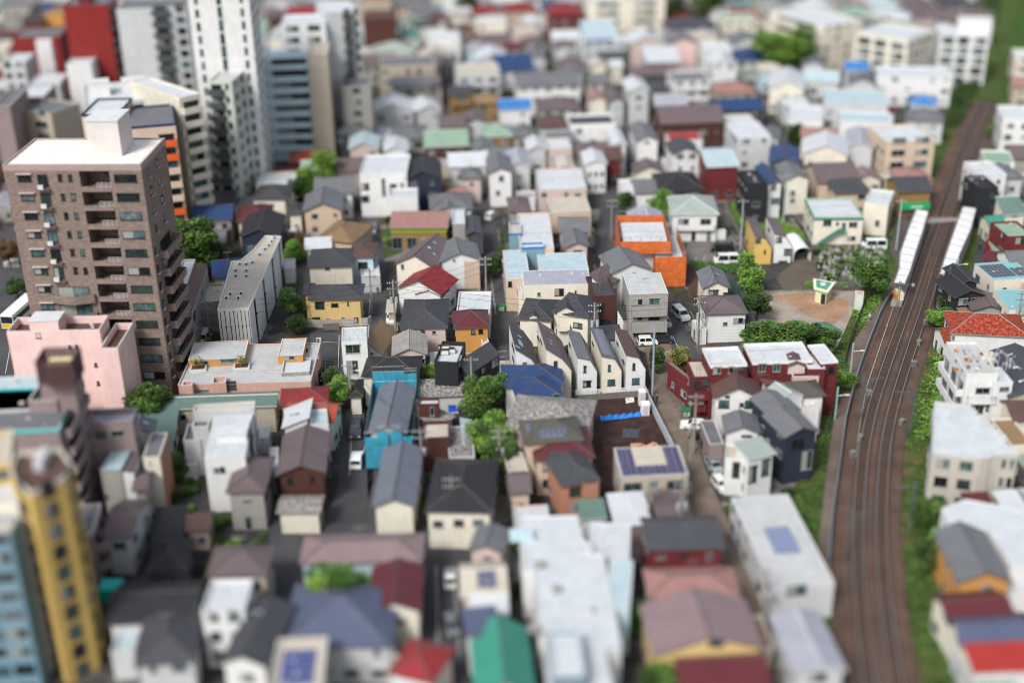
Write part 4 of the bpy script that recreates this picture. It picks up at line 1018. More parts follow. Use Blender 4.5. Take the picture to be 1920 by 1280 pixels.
rows('''
@0,960,4 lod=1 a=4
flat 22 -330,175 70,150 150,20 Q c fh=2.5 f=blue s=n wm=panel | steel blue tower filling the lower left corner | steel blue corner tower
gx 3.2 1385,150 1580 5 T n noant=1
mf 3 1110,250 1370 7 N k
hip 4 1090,440 1400 7 D k noant=1
mf 2.8 560,-60 700 5 G k
gx 6 755,185 985,190 9 L m p=.35 | house with mauve brown sheet roof right of the taupe tower
gx 5.5 790,845 1452,812 8 L k p=.35 | house under a long black gabled roof near the yellow tower | long black gabled roof
hip 5.5 1000,1155 1472,1112 9 L d | pale house with dark hipped roof below the long black roof
hip 6 1540,482 2012,468 2012,240 B m rm=seam | beige house under a broad mauve seamed hipped roof | broad mauve seamed roof
flat 8 1510,742 1832,735 1832,500 W w f=two | white house with bright flat roof below the broad mauve roof | bright flat white roof
gy 6.5 1640,1125 2000,1160 11 W d | white gable house with dark grey right roof slope at the lower left
flat 4 830,1050 1000 6 L u
@480,960,4 lod=1 a=3
hip 6 320,392 1255,365 1185,150 U p rm=seam p=.35 w=360,430,420,475/560,405,640,450/385,560,440,620 | pale aqua house under a very wide dusky pink roof | wide dusky pink roof
gy 5.8 828,752 1242,742 1228,402 C x rm=seam p=.4 w=1040,800,1130,830 wm=wall | cream house with a dark red ribbed gabled roof beside the bright tree | dark red ribbed gabled roof
hip 5.6 160,1010 1020,1012 12 L s p=.45 | grey house with a huge slate blue hipped roof | huge slate blue roof
+ flat 5.2 770,1010 1030,990 5 C c f=two
flat 8 100,1330 492,1312 492,930 B c pv=.15,.1,.8,.78 pvc=38457e | beige flat roof with a bright blue solar array at the bottom edge | bright blue solar array
hip 5 975,1205 1322,1292 1295,965 W r rm=seam | house with a plain red hipped roof beside the lower street | plain red hipped roof
flat 4 990,1330 1205,1330 6 W w bare=1
gy 5.8 1585,285 1855,312 1790,120 P g rm=slate | pale pink house with blue grey gabled roof beside the white kei truck
gx 5.5 1530,640 1895,622 7 T c pv=.35,.1,.8,.45 pvc=50506a
gx 4.6 1600,770 1900,760 5 W w
mf 6 1568,932 1835,905 1850,735 W s rm=seam | white house with a slate blue lean-to roof behind the teal roof
gy 5 1640,1420 2110,1390 12 T t rm=seam p=.7 noant=1 | house with a steep teal green gabled roof at the bottom edge | steep teal gabled roof
@960,960,4 lod=1 a=3
poly 7 50,30;490,20;530,190;690,330;790,830;820,1000;700,1025;775,1400;260,1400;240,830;200,830;160,440;80,440 Ww ph=.2 f=two box=-4,6,1.2,1,.5,G/-2,1,.8,.8,.7,G/1,-3,1.4,1,.5,L/-5,-6,1,1,.5,G/2,9,1.2,.8,.6,L/-7,12,3,2,.5,U | sprawling building with a huge bright white L-shaped roof | huge bright white roof
flat 5.5 560,330 880,345 800,80 W w ph=.2 f=n | annex with a bright white roof tight beside the huge white roof
flat 6.8 700,700 880,712 870,360 U u bare=1 f=n ph=.1 | annex with a pale blue glassy roof right of the huge white roof
flat 9 300,1232 548,1222 515,880 Q w ph=.5 w=320,1240,530,1260 | blue penthouse-like block with white roof on the huge white-roofed building
gx 6 1000,285 1602,270 1592,20 R d rm=slate | dark red house under a wide dark brown grey gabled roof | wide dark brown grey roof
hip 5.8 1020,650 1722,632 1640,402 C j rm=seam p=.35 | cream house under a pale faded red hipped roof | faded red hipped roof
gy 6.2 1062,1082 1902,1022 1700,650 Y p rm=seam p=.35 w=1480,950,1590,1000 wm=wall | yellow gabled house under a broad dusky pink roof, bottom right of centre | dusky pink roof on yellow gable
gx 4.4 1250,1340 1950,1310 7 C x rm=seam | low dark red sheet roof in front of the yellow gable
@1440,960,4 lod=1 a=3
flat 5.2 30,560 500,526 390,-155 L L ph=.15 pv=.3,.33,.72,.62 pvc=7480a0 w=145,550,285,610 wm=wall | long pale grey building with one solar field beside the railway path | long pale grey solar building
gy 5.4 200,1215 602,1185 495,742 L l rm=seam p=.35 | house with a lavender grey gabled roof at the bottom beside the tracks | lavender grey gabled roof
poly 6.5 1300,-30;1480,-100;1830,-35;2120,90;2120,430;1822,405;1740,250;1640,112;1370,105 Ww ph=.15 f=n | building with a huge plain white roof at the right edge | huge white roof at the right edge
gy 6 1428,528 1842,522 1650,130 O g rm=slate w=1600,545,1675,585 wm=wall | orange gabled house with a grey roof at the right edge | orange gabled house
gx 5 1358,850 1872,812 6 C x rm=slate | house with a maroon ridged roof in front of the orange gabled house
gx 5 1448,1022 2010,1002 6 C s rm=slate | house with a dark slate blue roof between maroon and bright red roofs
mf 4.4 1540,1212 2060,1190 1930,1022 W f rm=seam p=.3 | house with a bright red sloping roof in the lower right corner | bright red sloping roof
flat 3.5 1560,1310 1880 7 L v
@1440,1200,4 lod=1 a=3
flat 3 -160,60 40 6 C y
''')
# ------------------------------------------------------------------ the brown brick tower with open corridors
def brown_tower():
    frame(0, 0, 4); h = 40.0
    a = at(20, 1235, h); b = at(1052, 1232, h); c = at(1120, 1035, h)
    a.z = b.z = c.z = 0
    ex = (b-a); Wd = ex.length; ex.normalize(); ey = Vector((-ex.y, ex.x, 0)); D = abs((c-a).dot(ey))
    M = Matrix(((ex.x, ey.x, 0, a.x), (ex.y, ey.y, 0, a.y), (0, 0, 1, 0), (0, 0, 0, 1)))
    root = bpy.data.objects.new("apartment_tower", None); COL.objects.link(root); root.matrix_world = M
    bm_ = mat("87776f", "brick"); fh = 3.0; N = 13
    x0, x1 = Wd*.545, Wd*.765          # open corridor bay
    def B(name, mb, m): return mb.build(name, m, root, M)
    mb = MB(); mb.box(0, 1.8, -.3, x0, D, h-1.0); mb.box(x1, 1.8, -.3, Wd, D, h-1.0); mb.box(x0, 4.2, -.3, x1, D, h-1.0)            # core behind the skin
    mb.box(0, 0, -.3, x0, 1.797, h-1.0); mb.box(x1, 0, -.3, Wd, 1.797, h-1.0)
    B("wall", mb, bm_)
    for k in range(N):                                        # spandrels and corridor floors
        z = k*fh; mb = MB(); mb.box(x0+.002, .004, z-.25, x1-.002, 4.19, z); mb.box(x0+.002, .004, z+.001, x0+(x1-x0)*.5, .15, z+.5, 0)
        mb.box(x0+.002, -.1, z-.28, x1-.002, .003, z+.18, 1)
        B("corridor_floor", mb, [bm_, mat("85736f")])
        if k: 
            mb = MB(); xa, xb = x0+(x1-x0)*.52, x1-.03
            for zz in (.35, .7, 1.05): mb.bar((xa, .08, z+zz), (xb, .08, z+zz), .035)
            for i in range(4): xx = xa+(xb-xa)*i/3; mb.bar((xx, .08, z), (xx, .08, z+1.05), .035)
            for i in range(7): f = i/6; mb.box(x0+(x1-x0)*(.55+.05*i), 1.6, z+fh*(.95-.1*i)-.12, x0+(x1-x0)*(.6+.05*i), 2.6, z+fh*(.95-.1*i), 1)
            B("corridor_railing", mb, [mat("c9c4c0"), mat("4a494a")])
    Ff = Matrix.Identity(4); rng = rnd("bt")
    mb = MB(); mb.box(-.05, -.05, h-1.0+.003, Wd+.05, .2, h); mb.box(-.05, D-.2, h-.997, Wd+.05, D+.05, h); mb.box(-.05, .2, h-.997, .2, D-.2, h); mb.box(Wd-.2, .2, h-.997, Wd+.05, D-.2, h)
    B("parapet", mb, [mat("a08c88", "wall")])
    mb = MB(); mb.box(.2, .2, h-1.05, Wd-.2, D-.2, h-.25); B("roof", mb, mat("e2dfd8", "deck"))
    mb = MB(); mb.box(Wd*.56, D*.35, h-.3, Wd*.8, D*.8, h+5.2); mb.box(Wd*.555, D*.34, h+5.2, Wd*.805, D*.81, h+5.4, 1); B("stair_head", mb, [mat("cfc8c4", "wall"), WHITE])
    for k in range(1, N):
        z = k*fh
        add_window(root, M, Ff, Wd*.09, z+1.3, Wd*.10, 1.2, rng.randrange(99), True)
        mb = MB(); mb.box(Wd*.085, -.5, z+2.55, Wd*.2, -.004, z+2.65); B("window_hood", mb, mat("b5a8a4"))
        if k >= 7:
            add_window(root, M, Ff, Wd*.235, z+.55, Wd*.075, 1.9, rng.randrange(99), True)
            mb = MB(); mb.box(Wd*.225, -.75, z+.1, Wd*.32, -.005, z+.25); mb.box(Wd*.235, -.6, z+.25, Wd*.275, -.2, z+.85, 1); B("window_box", mb, [mat("63504c"), WHITE])
            for u in (.385, .46): add_window(root, M, Ff, Wd*u, z+1.35, Wd*.03, 1.1, rng.randrange(99), True)
        else:
            add_window(root, M, Ff, Wd*.24, z+.1, Wd*.24, 2.1, rng.randrange(99), True)
            n = 8; w0, w1 = Wd*.20, Wd*.515; mbb = MB()       # curved balcony fronts
            P = [(w0+(w1-w0)*i/n, -.6-.9*math.sin(math.pi*i/n)) for i in range(n+1)]
            for i in range(n):
                p, q = P[i], P[i+1]; mbb.prism([p, q, (q[0], q[1]+.14), (p[0], p[1]+.14)], z-.25, z+1.05)
                mbb.prism([(p[0], p[1]+.14), (q[0], q[1]+.14), (q[0], -.003), (p[0], -.003)], z-.25, z-.02)
            mbb.box(w0-.1, -.6, z-.25, w0, -.003, z+1.05); mbb.box(w1, -.6, z-.25, w1+.1, -.003, z+1.05)
            B("balcony", mbb, bm_)
        add_window(root, M, Ff, Wd*.795, z+1.2, Wd*.165, 1.25, rng.randrange(99), True)
        L = M @ Matrix(((0, -1, 0, Wd), (1, 0, 0, 0), (0, 0, 1, 0), (0, 0, 0, 1)))
        if k <= 8:                                            # long balconies stepping out on the right side
            balcony_mb(D*.62, True, 1.5, 1.1).build("balcony", [bm_, METAL], root, L @ Matrix.Translation((D*.2, 0, z)))
            add_window(root, L, Ff, D*.3, z+.1, D*.4, 2.0, rng.randrange(99), True)
        for u in ((.06,) if k <= 8 else (.2, .55)):
            add_window(root, L, Ff, D*u, z+1.1, .9, 1.2, rng.randrange(99), True)
            mb = MB(); mb.box(D*u-.1, -.4, z+.95, D*u+1.0, -.005, z+1.04); mb.build("window_sill", mat("b5a8a4"), root, L)
    FOOT.append([M @ Vector(p) for p in ((0, 0, 0), (Wd, 0, 0), (Wd, D, 0), (0, D, 0))])
    BLD.append(dict(o=root, q=project(M @ Vector((Wd/2, D/2, h))), wc='X', rc='w', kind='flat', h=h, D=a.y, name='apartment_tower', w=Wd, M=M,
                    label="tall brown brick apartment tower with a column of dark open corridors, left side", short="brown tower"))
    # louvred screen of the taupe tower
    frame(0, 640, 4); p = at(262, 150, 26); q = at(540, 142, 26); p.z = q.z = 0
    tt = [b for b in BLD if b.get('short') == "taupe tower with turquoise fascia"][0]['o']
    e = (q-p); w = e.length; e.normalize(); n = Vector((-e.y, e.x, 0)); M2 = Matrix(((e.x, n.x, 0, p.x), (e.y, n.y, 0, p.y), (0, 0, 1, 0), (0, 0, 0, 1)))
    d = 4.0; mb = MB()
    for i in range(12):
        z = 22.6+i*.29; mb.box(-.06, -.06, z, w+.06, .03, z+.2); mb.box(-.06, d-.03, z, w+.06, d+.06, z+.2); mb.box(-.06, .03, z, .03, d-.03, z+.2); mb.box(w-.03, .03, z, w+.06, d-.03, z+.2)
    for x in (0, w/4, w/2, w*.75, w): mb.bar((x, .1, 22.3), (x, .1, 26), .05); mb.bar((x, d-.1, 22.3), (x, d-.1, 26), .05)
    mb.build("louvre_screen", mat("4c3439", "plain"), tt, M2)
    mb = MB(); mb.box(.9, .8, 22.3, w-.9, d-.8, 25); mb.build("water_tank", mat("d8cf9c"), tt, M2)
brown_tower()
# ------------------------------------------------------------------ ground, streets, railway
mb = MB(); mb.face([(-900, 40, 0), (900, 40, 0), (900, 1500, 0), (-900, 1500, 0)]); gr = mb.build("ground", mat("55534f", "yards")); gr["kind"] = "structure"
ASPH = mat("47474a", "asphalt"); ASPH2 = mat("57534f", "asphalt"); PATHM = mat("6b5f55", "gravel")
def street(name, pts, w, m=ASPH, z=.05): return strip(name, pts, w, z, m)
frame(0, 0, 1)
street("road", [(722, 1000), (700, 640), (705, 560), (700, 470), (680, 330)], 4.2)
street("road", [(610, 1400), (640, 1000), (668, 900), (668, 780), (690, 700)], 5.0)
street("road", [(850, 1400), (838, 1200), (832, 1030), (812, 960)], 5.0)
street("road", [(970, 690), (945, 600), (915, 470), (905, 360), (890, 250)], 4.4)
street("road", [(1170, 600), (1135, 460), (1150, 350), (1170, 240), (1190, 100)], 4.6)
street("road", [(1300, 700), (1262, 640), (1235, 560), (1215, 520)], 6.0)
street("road", [(1235, 672), (1300, 655)], 6.0, ASPH, .054)
street("road", [(1350, 300), (1395, 372), (1480, 392), (1560, 425), (1650, 470), (1700, 480)], 4.6)
street("road", [(0, 800), (20, 640), (10, 520), (0, 440)], 9.0)
street("road", [(1350, 60), (1420, 210), (1500, 330)], 4.6)
street("road", [(560, 1300), (540, 1050), (520, 900)], 4.0)
street("road", [(1760, 1330), (1745, 1220), (1715, 1060), (1712, 980)], 3.0, ASPH2)
street("footpath", [(1480, 1330), (1410, 1160), (1360, 1040), (1300, 900), (1262, 780), (1243, 700), (1232, 640)], 4.6, PATHM, .062)
street("footpath", [(1714, 495), (1692, 532), (1664, 570), (1638, 610), (1615, 657), (1596, 704), (1584, 745), (1575, 800), (1566, 847), (1561, 895), (1553, 966), (1545, 1060)], [4.4, 4.2, 3.6, 3.2, 4.0, 3.4, 2.4, 2.0, 1.8, 1.8, 1.8, 1.8], mat("6c5f57", "asphalt"), .24)
street("station_road", [(1716, 506), (1700, 470), (1706, 430), (1718, 396), (1728, 370)], 6.5, mat("55504d", "asphalt"), .245)
street("station_road", [(1800, 530), (1824, 470), (1846, 418), (1862, 385)], 6.5, ASPH, .24)
PATHK = KEEP[-3:]
ground("car_park", [(1290, 452), (1375, 452), (1395, 497), (1282, 495)], .05, mat("6f6b68", "asphalt"), keep=True)
ground("car_park", [(582, 622), (640, 624), (638, 695), (580, 690)], .05, mat("4a4a4c", "asphalt"), keep=True)
ground("building_lot", [(1078, 745), (1205, 738), (1262, 850), (1290, 960), (1150, 960), (1110, 850)], .07, mat("382621", "soil"), keep=True)
ground("gravel_lot", [(872, 680), (955, 675), (965, 740), (885, 745)], .06, mat("a7a19c", "gravel"), keep=True)
ground("garden_soil", [(1285, 498), (1400, 500), (1345, 545), (1290, 560)], .06, mat("4a3a30", "soil"), keep=True)
ground("grass_field", [(1365, 378), (1440, 392), (1512, 440), (1515, 470), (1430, 440), (1380, 425)], .07, mat("50", "grass") if 0 else mat("4c7a20", "grass"), keep=True)
ground("park_ground", [(1390, 545), (1655, 540), (1600, 650), (1560, 660), (1400, 620)], .05, mat("90847a", "gravel"), keep=True)
ground("plaza", [(1440, 556), (1478, 566), (1515, 592), (1562, 607), (1592, 585), (1590, 563), (1500, 548)], .075, mat("94775f", "gravel"))
ground("sand_patch", [(1520, 605), (1550, 602), (1580, 620), (1582, 632), (1540, 625)], .07, mat("4c6a55", "gravel"))
ground("cemetery_ground", [(1455, 520), (1530, 455), (1660, 465), (1668, 545), (1470, 545)], .05, mat("564e44", "gravel"), keep=True)
for kp in ([(725, 470), (845, 470), (845, 515), (725, 515)], [(500, 560), (570, 560), (570, 660), (495, 660)], [(535, 470), (575, 470), (575, 540), (535, 540)], [(1150, 385), (1250, 385), (1250, 440), (1150, 440)], [(1395, 500), (1460, 500), (1460, 540), (1395, 540)], [(1320, 645), (1400, 610), (1600, 600), (1600, 690), (1320, 690)]):
    KEEP.append([(at(x, y).x, at(x, y).y) for x, y in kp])
# railway: mid line between the two tracks
TRK = [(1905, -20), (1890, 40), (1876, 100), (1862, 170), (1848, 210), (1830, 250), (1797, 340), (1770.5, 420), (1743, 500), (1724, 560), (1703, 620), (1676, 700), (1657, 760), (1643.5, 820), (1637, 870), (1631, 960), (1632, 1060), (1640, 1160), (1654, 1270), (1664, 1340)]
def smooth(pts, z, k=6):
    P = [at(x, y, z) for x, y in pts]; out = []
    for i in range(len(P)-1):
        p0, p1, p2, p3 = P[max(i-1, 0)], P[i], P[i+1], P[min(i+2, len(P)-1)]
        for j in range(k):
            t = j/k; out.append(.5*((2*p1)+(p2-p0)*t+(2*p0-5*p1+4*p2-p3)*t*t+(3*p1-p0-3*p2+p3)*t**3))
    out.append(P[-1])
    for _ in range(3): out = [out[0]]+[(out[i-1]+out[i]*2+out[i+1])/4 for i in range(1, len(out)-1)]+[out[-1]]
    return out
mid = smooth(TRK, .45)
def offs(line, d, z=None):
    out = []
    for i, p in enumerate(line):
        t = line[min(i+1, len(line)-1)]-line[max(i-1, 0)]; t.z = 0; t.normalize(); q = p+Vector((-t.y, t.x, 0))*d
        if z is not None: q.z = z
        out.append(q)
    return out
# the line runs towards the camera, so +d is the right hand side of the picture
def ribbon(name, line, prof, m, kind="structure"):   # prof: list of (offset, z)
    L = [offs(line, o, z) for o, z in prof]; mb = MB()
    for i in range(len(line)-1):
        for j in range(len(prof)-1): mb.face([L[j][i], L[j][i+1], L[j+1][i+1], L[j+1][i]])
    o = mb.build(name, m); o["kind"] = kind; return L
ribbon("grass_bank", mid, [(-10.5, .08), (-6.0, .12), (-5.0, .2)], mat("456a22", "grass"))
ribbon("grass_bank", mid, [(3.9, .2), (6.0, .3), (11.0, .1)], mat("456a22", "grass"))
TR0 = [i for i, p in enumerate(mid) if project(p)[1] > 186][0]
ribbon("grass_bank", mid[:TR0+1], [(-5.0, .22), (0, .6), (3.9, .22)], mat("456a22", "grass"))
full = mid; mid = mid[TR0:]
ribbon("railway_ballast", mid, [(-5.4, .06), (-4.6, .42), (0, .44), (3.9, .42), (4.6, .06)], mat("54433a", "gravel"))
KEEP.append([(p.x, p.y) for p in offs(full, -10.5)]+[(p.x, p.y) for p in offs(full, 11.0)[::-1]])
RAILM = mat("bdb4ae", "metal"); SLP = mat("3c322d")
def resample(line, step):
    out = [line[0].copy()]; acc = 0
    for a, b in zip(line, line[1:]):
        L = (b-a).length; s = step-acc
        while s <= L: out.append(a+(b-a)*(s/L)); s += step
        acc = (acc+L) % step
    return out
for off, lab in ((-1.5, "left railway track with shiny rails on dark sleepers"), (1.5, "right railway track with shiny rails on dark sleepers")):
    root = empty("railway_track", (mid[40].x, mid[40].y, .4)); inv = Matrix.Translation(-Vector((mid[40].x, mid[40].y, .4)))
    tag(root, lab, "railway track", "railway tracks"); c = offs(mid, off, .52)
    for g_ in (-.686, .686):
        r = offs(c, g_, None); mb = MB()
        Ls = [offs(r, e, z) for e, z in ((-.045, .5), (-.045, .66), (.045, .66), (.045, .5))]
        for i in range(len(r)-1):
            for j in range(3): mb.face([Ls[j][i], Ls[j][i+1], Ls[j+1][i+1], Ls[j+1][i]])
        o = mb.build("rail", RAILM); o.parent = root; o.matrix_local = inv
    mb = MB(); rs = resample(c, .66)
    for i, p in enumerate(rs[:-1]):
        t = rs[i+1]-p; t.z = 0; t.normalize(); n = Vector((-t.y, t.x, 0))
        q = [p+n*1.15+t*.12, p+n*1.15-t*.12, p-n*1.15-t*.12, p-n*1.15+t*.12]
        mb.prism([(v.x, v.y) for v in q], .40, .50)
    o = mb.build("sleepers", SLP); o.parent = root; o.matrix_local = inv; o["kind"] = "stuff"
# level crossing
ground("level_crossing", [(1735, 420), (1800, 414), (1803, 408), (1745, 408)], .6, mat("8c8384", "asphalt"))
# ------------------------------------------------------------------ vegetation
def leaves(mb, cx, cy, cz, rx, ry, rz, n, s, rng, shell=.55):
    for _ in range(n):
        while True:
            v = Vector((rng.uniform(-1, 1), rng.uniform(-1, 1), rng.uniform(-1, 1)))
            if shell < v.length < 1 or (v.length < 1 and rng.random() < .25): break
        p = Vector((cx+v.x*rx, cy+v.y*ry, cz+v.z*rz)); a = rng.uniform(0, 6.28); t = rng.uniform(-.9, .9); q = s*rng.uniform(.6, 1.3)
        u = Vector((math.cos(a), math.sin(a), 0)); w = Vector((-math.sin(a)*math.cos(t), math.cos(a)*math.cos(t), math.sin(t)))
        mb.face([p-u*q-w*q*.6, p+u*q*.9-w*q*.5, p+u*q*.4+w*q*.8, p-u*q*.8+w*q*.5])
LEAFC = dict(d="33491f", m="4a6a2e", l="688e38", r="5c4630", o="75793a")
LEAF2 = dict(d=("26381a", "485c2a"), m=("33491f", "5c7a32"), l=("42622a", "7a9a44"), r=("4a3428", "6c5a38"), o=("5c5f30", "8c8d4c"))
TPROTO = {}
def tree_proto(col, v):
    key = (col, v)
    if key in TPROTO: return TPROTO[key]
    rng = rnd(str(key)); crown = MB()
    blobs = [(0, 0, .58, .30)]
    for k in range(13):
        z = rng.uniform(.28, .88); rr = math.sqrt(max(.05, 1-((z-.56)/.36)**2))*rng.uniform(.16, .34); a = k*2.4+rng.uniform(-.4, .4)
        blobs.append((math.cos(a)*rr, math.sin(a)*rr, z, rng.uniform(.11, .2)))
    for (x, y, z, r) in blobs:
        k0 = len(crown.m); leaves(crown, x, y, z, r, r, r*.8, int(2600*r*r*5.5), .02, rng); sh = rng.choice((0, 0, 1, 2))
        for k in range(k0, len(crown.m)): crown.m[k] = sh if rng.random() < .75 else rng.randrange(3)
    tr = MB(); tr.bar((0, 0, -.02), (0.01, 0, .3), .022, n=7); tr.bar((.01, 0, .33), (.02, .01, .6), .014, n=6)
    for (x, y, z, r) in blobs[1:]: tr.bar((.01, 0, .3+.1*rng.random()), (x*.8, y*.8, z), .008, n=5)
    TPROTO[key] = (crown.mesh("crown", [mat(LEAFC[col], "leaf"), mat(LEAF2[col][0], "leaf"), mat(LEAF2[col][1], "leaf")]), tr.mesh("trunk", mat("4a3c30"))); return TPROTO[key]
def tree(x, y, size, col, label, wide=1.0, name="tree", cat="tree", group=None, z=0):
    p = at(x, y, 0); p.z = z; rng = rnd(str((x, y)))
    root = empty(name, p, rng.uniform(0, 6)); root.scale = (size*wide, size*wide, size); tag(root, label, cat, group)
    cm, tm = tree_proto(col, rng.randrange(3))
    for nm, me in (("crown", cm), ("trunk", tm)):
        o = bpy.data.objects.new(nm, me); COL.objects.link(o); o.parent = root
    return root
BPROTO = {}
BO = []
def bush(x, y, size, col="d", label=None, flat=.7, name="bush", group=None, pos=None):
    rng = rnd(str((x, y, size))); key = (col, rng.randrange(2))
    if key not in BPROTO:
        mb = MB(); r2 = rnd(str(key))
        for k in range(5): leaves(mb, r2.uniform(-.3, .3), r2.uniform(-.3, .3), .35+r2.uniform(-.1, .2), .33, .33, .3, 230, .05, r2)
        BPROTO[key] = mb.mesh("bush", mat(LEAFC[col], "leaf"))
    p = pos if pos is not None else at(x, y, 0)
    o = bpy.data.objects.new(name, BPROTO[key]); COL.objects.link(o); o.location = (p.x, p.y, p.z-.05 if pos is not None else 0); o.rotation_euler = (0, 0, rng.uniform(0, 6)); o.scale = (size, size, size*flat)
    tag(o, label or "small green garden bush between houses", "bush", group or "garden bushes between houses"); BO.append(o); return o
frame(0, 0, 1)
T = [  # x, y ground, height, colour, label, wide
(368, 520, 12, 'm', "large leafy tree behind the brown tower and the blue hipped roof", 1.25),
(395, 512, 9, 'd', "darker tree tucked against the large leafy tree behind the brown tower", 1.1),
(1472, 148, 16, 'l', "large round bright green tree among houses, upper right", 1.5),
(1405, 560, 9, 'l', "round light green tree at the park edge right of the grey-gabled house", .95),
(1418, 602, 6.5, 'd', "dense dark tree beside the green netting", 1.1),
(1628, 562, 8.5, 'm', "leafy tree between the cemetery and the station path", 1.15),
(1425, 668, 6.5, 'm', "wide green tree clump left of the sand patch in the park", 1.3),
(1475, 680, 7.5, 'm', "wide green tree clump in the middle of the park hedge", 1.3),
(1512, 668, 6, 'd', "darker green tree clump beside the sand patch", 1.3),
(1545, 668, 5, 'm', "small green tree at the park corner by the path fence", 1.3),
(900, 795, 8.5, 'm', "mixed dark tree beside the gravel lot", 1.0),
(928, 770, 7, 'l', "light green tree between the gravel lot and the blue roof", .9),
(920, 865, 8, 'l', "light green tree below the mixed dark tree, centre", 1.15),
(940, 898, 7, 'm', "lower green tree beside the terracotta dark-hipped house", 1.0),
(798, 728, 4.5, 'l', "small bright tree beside the wide charcoal roof", 1.1),
(640, 768, 6, 'l', "light tree between the red roof and the blue sheeting", 1.0),
(628, 740, 5, 'd', "dark garden tree behind the light tree near the car park", 1.0),
(285, 812, 8, 'm', "green tree in front of the long grey green roof", 1.2),
(550, 598, 6, 'm', "garden tree left of the yellow house", 1.1),
(556, 628, 4.5, 'd', "dark shrub-like tree just below the garden tree by the yellow house", 1.1),
(552, 500, 6, 'l', "light garden tree in the corner behind the long slit window building", 1.0),
(560, 480, 6, 'r', "red leafed garden tree in the corner behind the long slit window building", 1.0),
(600, 375, 11, 'l', "bright green tree behind the grey gabled peach house", 1.2),
(570, 385, 8, 'd', "dark green tree left of the bright one behind the peach house", 1.1),
(1236, 415, 7, 'l', "bright tree right behind the orange scaffolding", 1.1),
(1170, 400, 5, 'm', "small tree beside the street behind the orange scaffolding", 1.0),
(630, 1175, 9, 'l', "bright green tree in front of the aqua house", 1.15),
(1204, 1195, 5, 'm', "small tree between the huge white roof and the dusky pink roof", 1.0),
(1240, 1330, 6, 'm', "tree at the bottom edge left of the dark red sheet roof", 1.1),
(1768, 1050, 5.5, 'l', "bright light green tree beside the orange gabled house", 1.0),
(1738, 1000, 5.5, 'm', "dark leafy tree at the foot of the zigzag-roofed apartments", 1.2),
(1745, 1075, 5, 'd', "dark tree below the bright tree near the orange gabled house", 1.1),
(1262, 60, 12, 'd', "dark tree group left at the top edge above the dark hipped roof", 1.5),
(1320, 45, 12, 'm', "dark tree group right at the top edge above the dark hipped roof", 1.5),
(875, 40, 10, 'd', "dark tree at the top edge above the white blocks", 1.2),
(793, 75, 8, 'd', "dark tree near the teal roof at the top", 1.1),
(1390, 20, 8, 'm', "tree at the top edge above the big cream apartment block", 1.5),
(1490, 282, 7, 'd', "dark tree beside the faded red roof, upper right", 1.0),
(1610, 295, 7, 'd', "dark tree left of the square peach apartment block", 1.0),
(1715, 230, 7, 'm', "tree behind the square peach apartment block", 1.1),
(1868, 262, 6, 'l', "yellow green tree right beside the far railway bend", 1.1),
(905, 345, 5, 'm', "tree between the long dusty pink building and the houses behind it", 1),
(1170, 80, 8, 'd', "dark narrow tree beside the long cream apartment block", 1.0),
(930, 520, 5, 'd', "dark tree beside the long pale blue-roofed building", 1.0),
(1275, 700, 5, 'o', "pale yellow-green bushy tree beside the maroon apartments", 1.0),
(1232, 700, 5, 'd', "narrow dark tree behind the tall pole at the path", .8),
(1760, 620, 4.5, 'l', "bright shrubby tree in front of the mottled orange roof", 1.5),
(1775, 590, 4.0, 'm', "shrubby tree beside the wooden shed roof at the tracks", 1.3),
(1500, 390, 4, 'm', "small street tree at the edge of the green field", 1.0),
(330, 905, 5, 'm', "dark hedge-like tree beside the terracotta brick side wall", 1.0),
(1585, 735, 4, 'l', "small light tree beside the narrow maroon apartments", 1.1),
(20, 500, 6, 'r', "reddish street tree beside the bus at the left edge", 1.2),
(35, 560, 5, 'd', "dark street tree above the bus at the left edge", 1.1)]
for t in T: tree(t[0], t[1], t[2], t[3], t[4], t[5])
# rough growth on the railway banks, field edges and cemetery: nobody could count it
def growth(name, line, o0, o1, n, s, col, label_kind="stuff", seed=1, hh=.5, clump=.0):
    mb = MB(); rng = rnd(seed); rs = resample(line, .5)
    for _ in range(n):
        i = rng.randrange(1, len(rs)-1); t = rs[i+1]-rs[i-1]; t.z = 0; t.normalize(); q = rs[i]+Vector((-t.y, t.x, 0))*rng.uniform(o0, o1)
        if any(inside(q.x, q.y, k) for k in PATHK): continue
        leaves(mb, q.x, q.y, .15+hh*.4, .5+hh*.3, .5+hh*.3, hh*.6, 7, s, rng, 0)
    o = mb.build(name, mat(LEAFC[col], "leaf")); tag(o, kind="stuff"); return o
mid = full
growth("track_end_growth", mid[:TR0], -4.5, 4.0, 900, .3, "m", seed=12, hh=.6)
growth("trackside_grass", mid, 4.6, 8.5, 3800, .14, 'm', seed=2, hh=.4)
growth("trackside_grass", mid, -10.0, -5.6, 2600, .14, 'm', seed=3, hh=.35)
near = [p for p in mid if 175 < p.y < 235]
growth("trackside_shrubs", near, 6.0, 10.0, 650, .2, 'l', seed=4, hh=1.5)
growth("trackside_shrubs", [p for p in mid if p.y > 330], 3.9, 10.0, 1500, .3, 'm', seed=5, hh=1.2)
growth("trackside_shrubs", [p for p in mid if p.y > 330], -9.0, -4.5, 1800, .3, 'd', seed=6, hh=1.4)
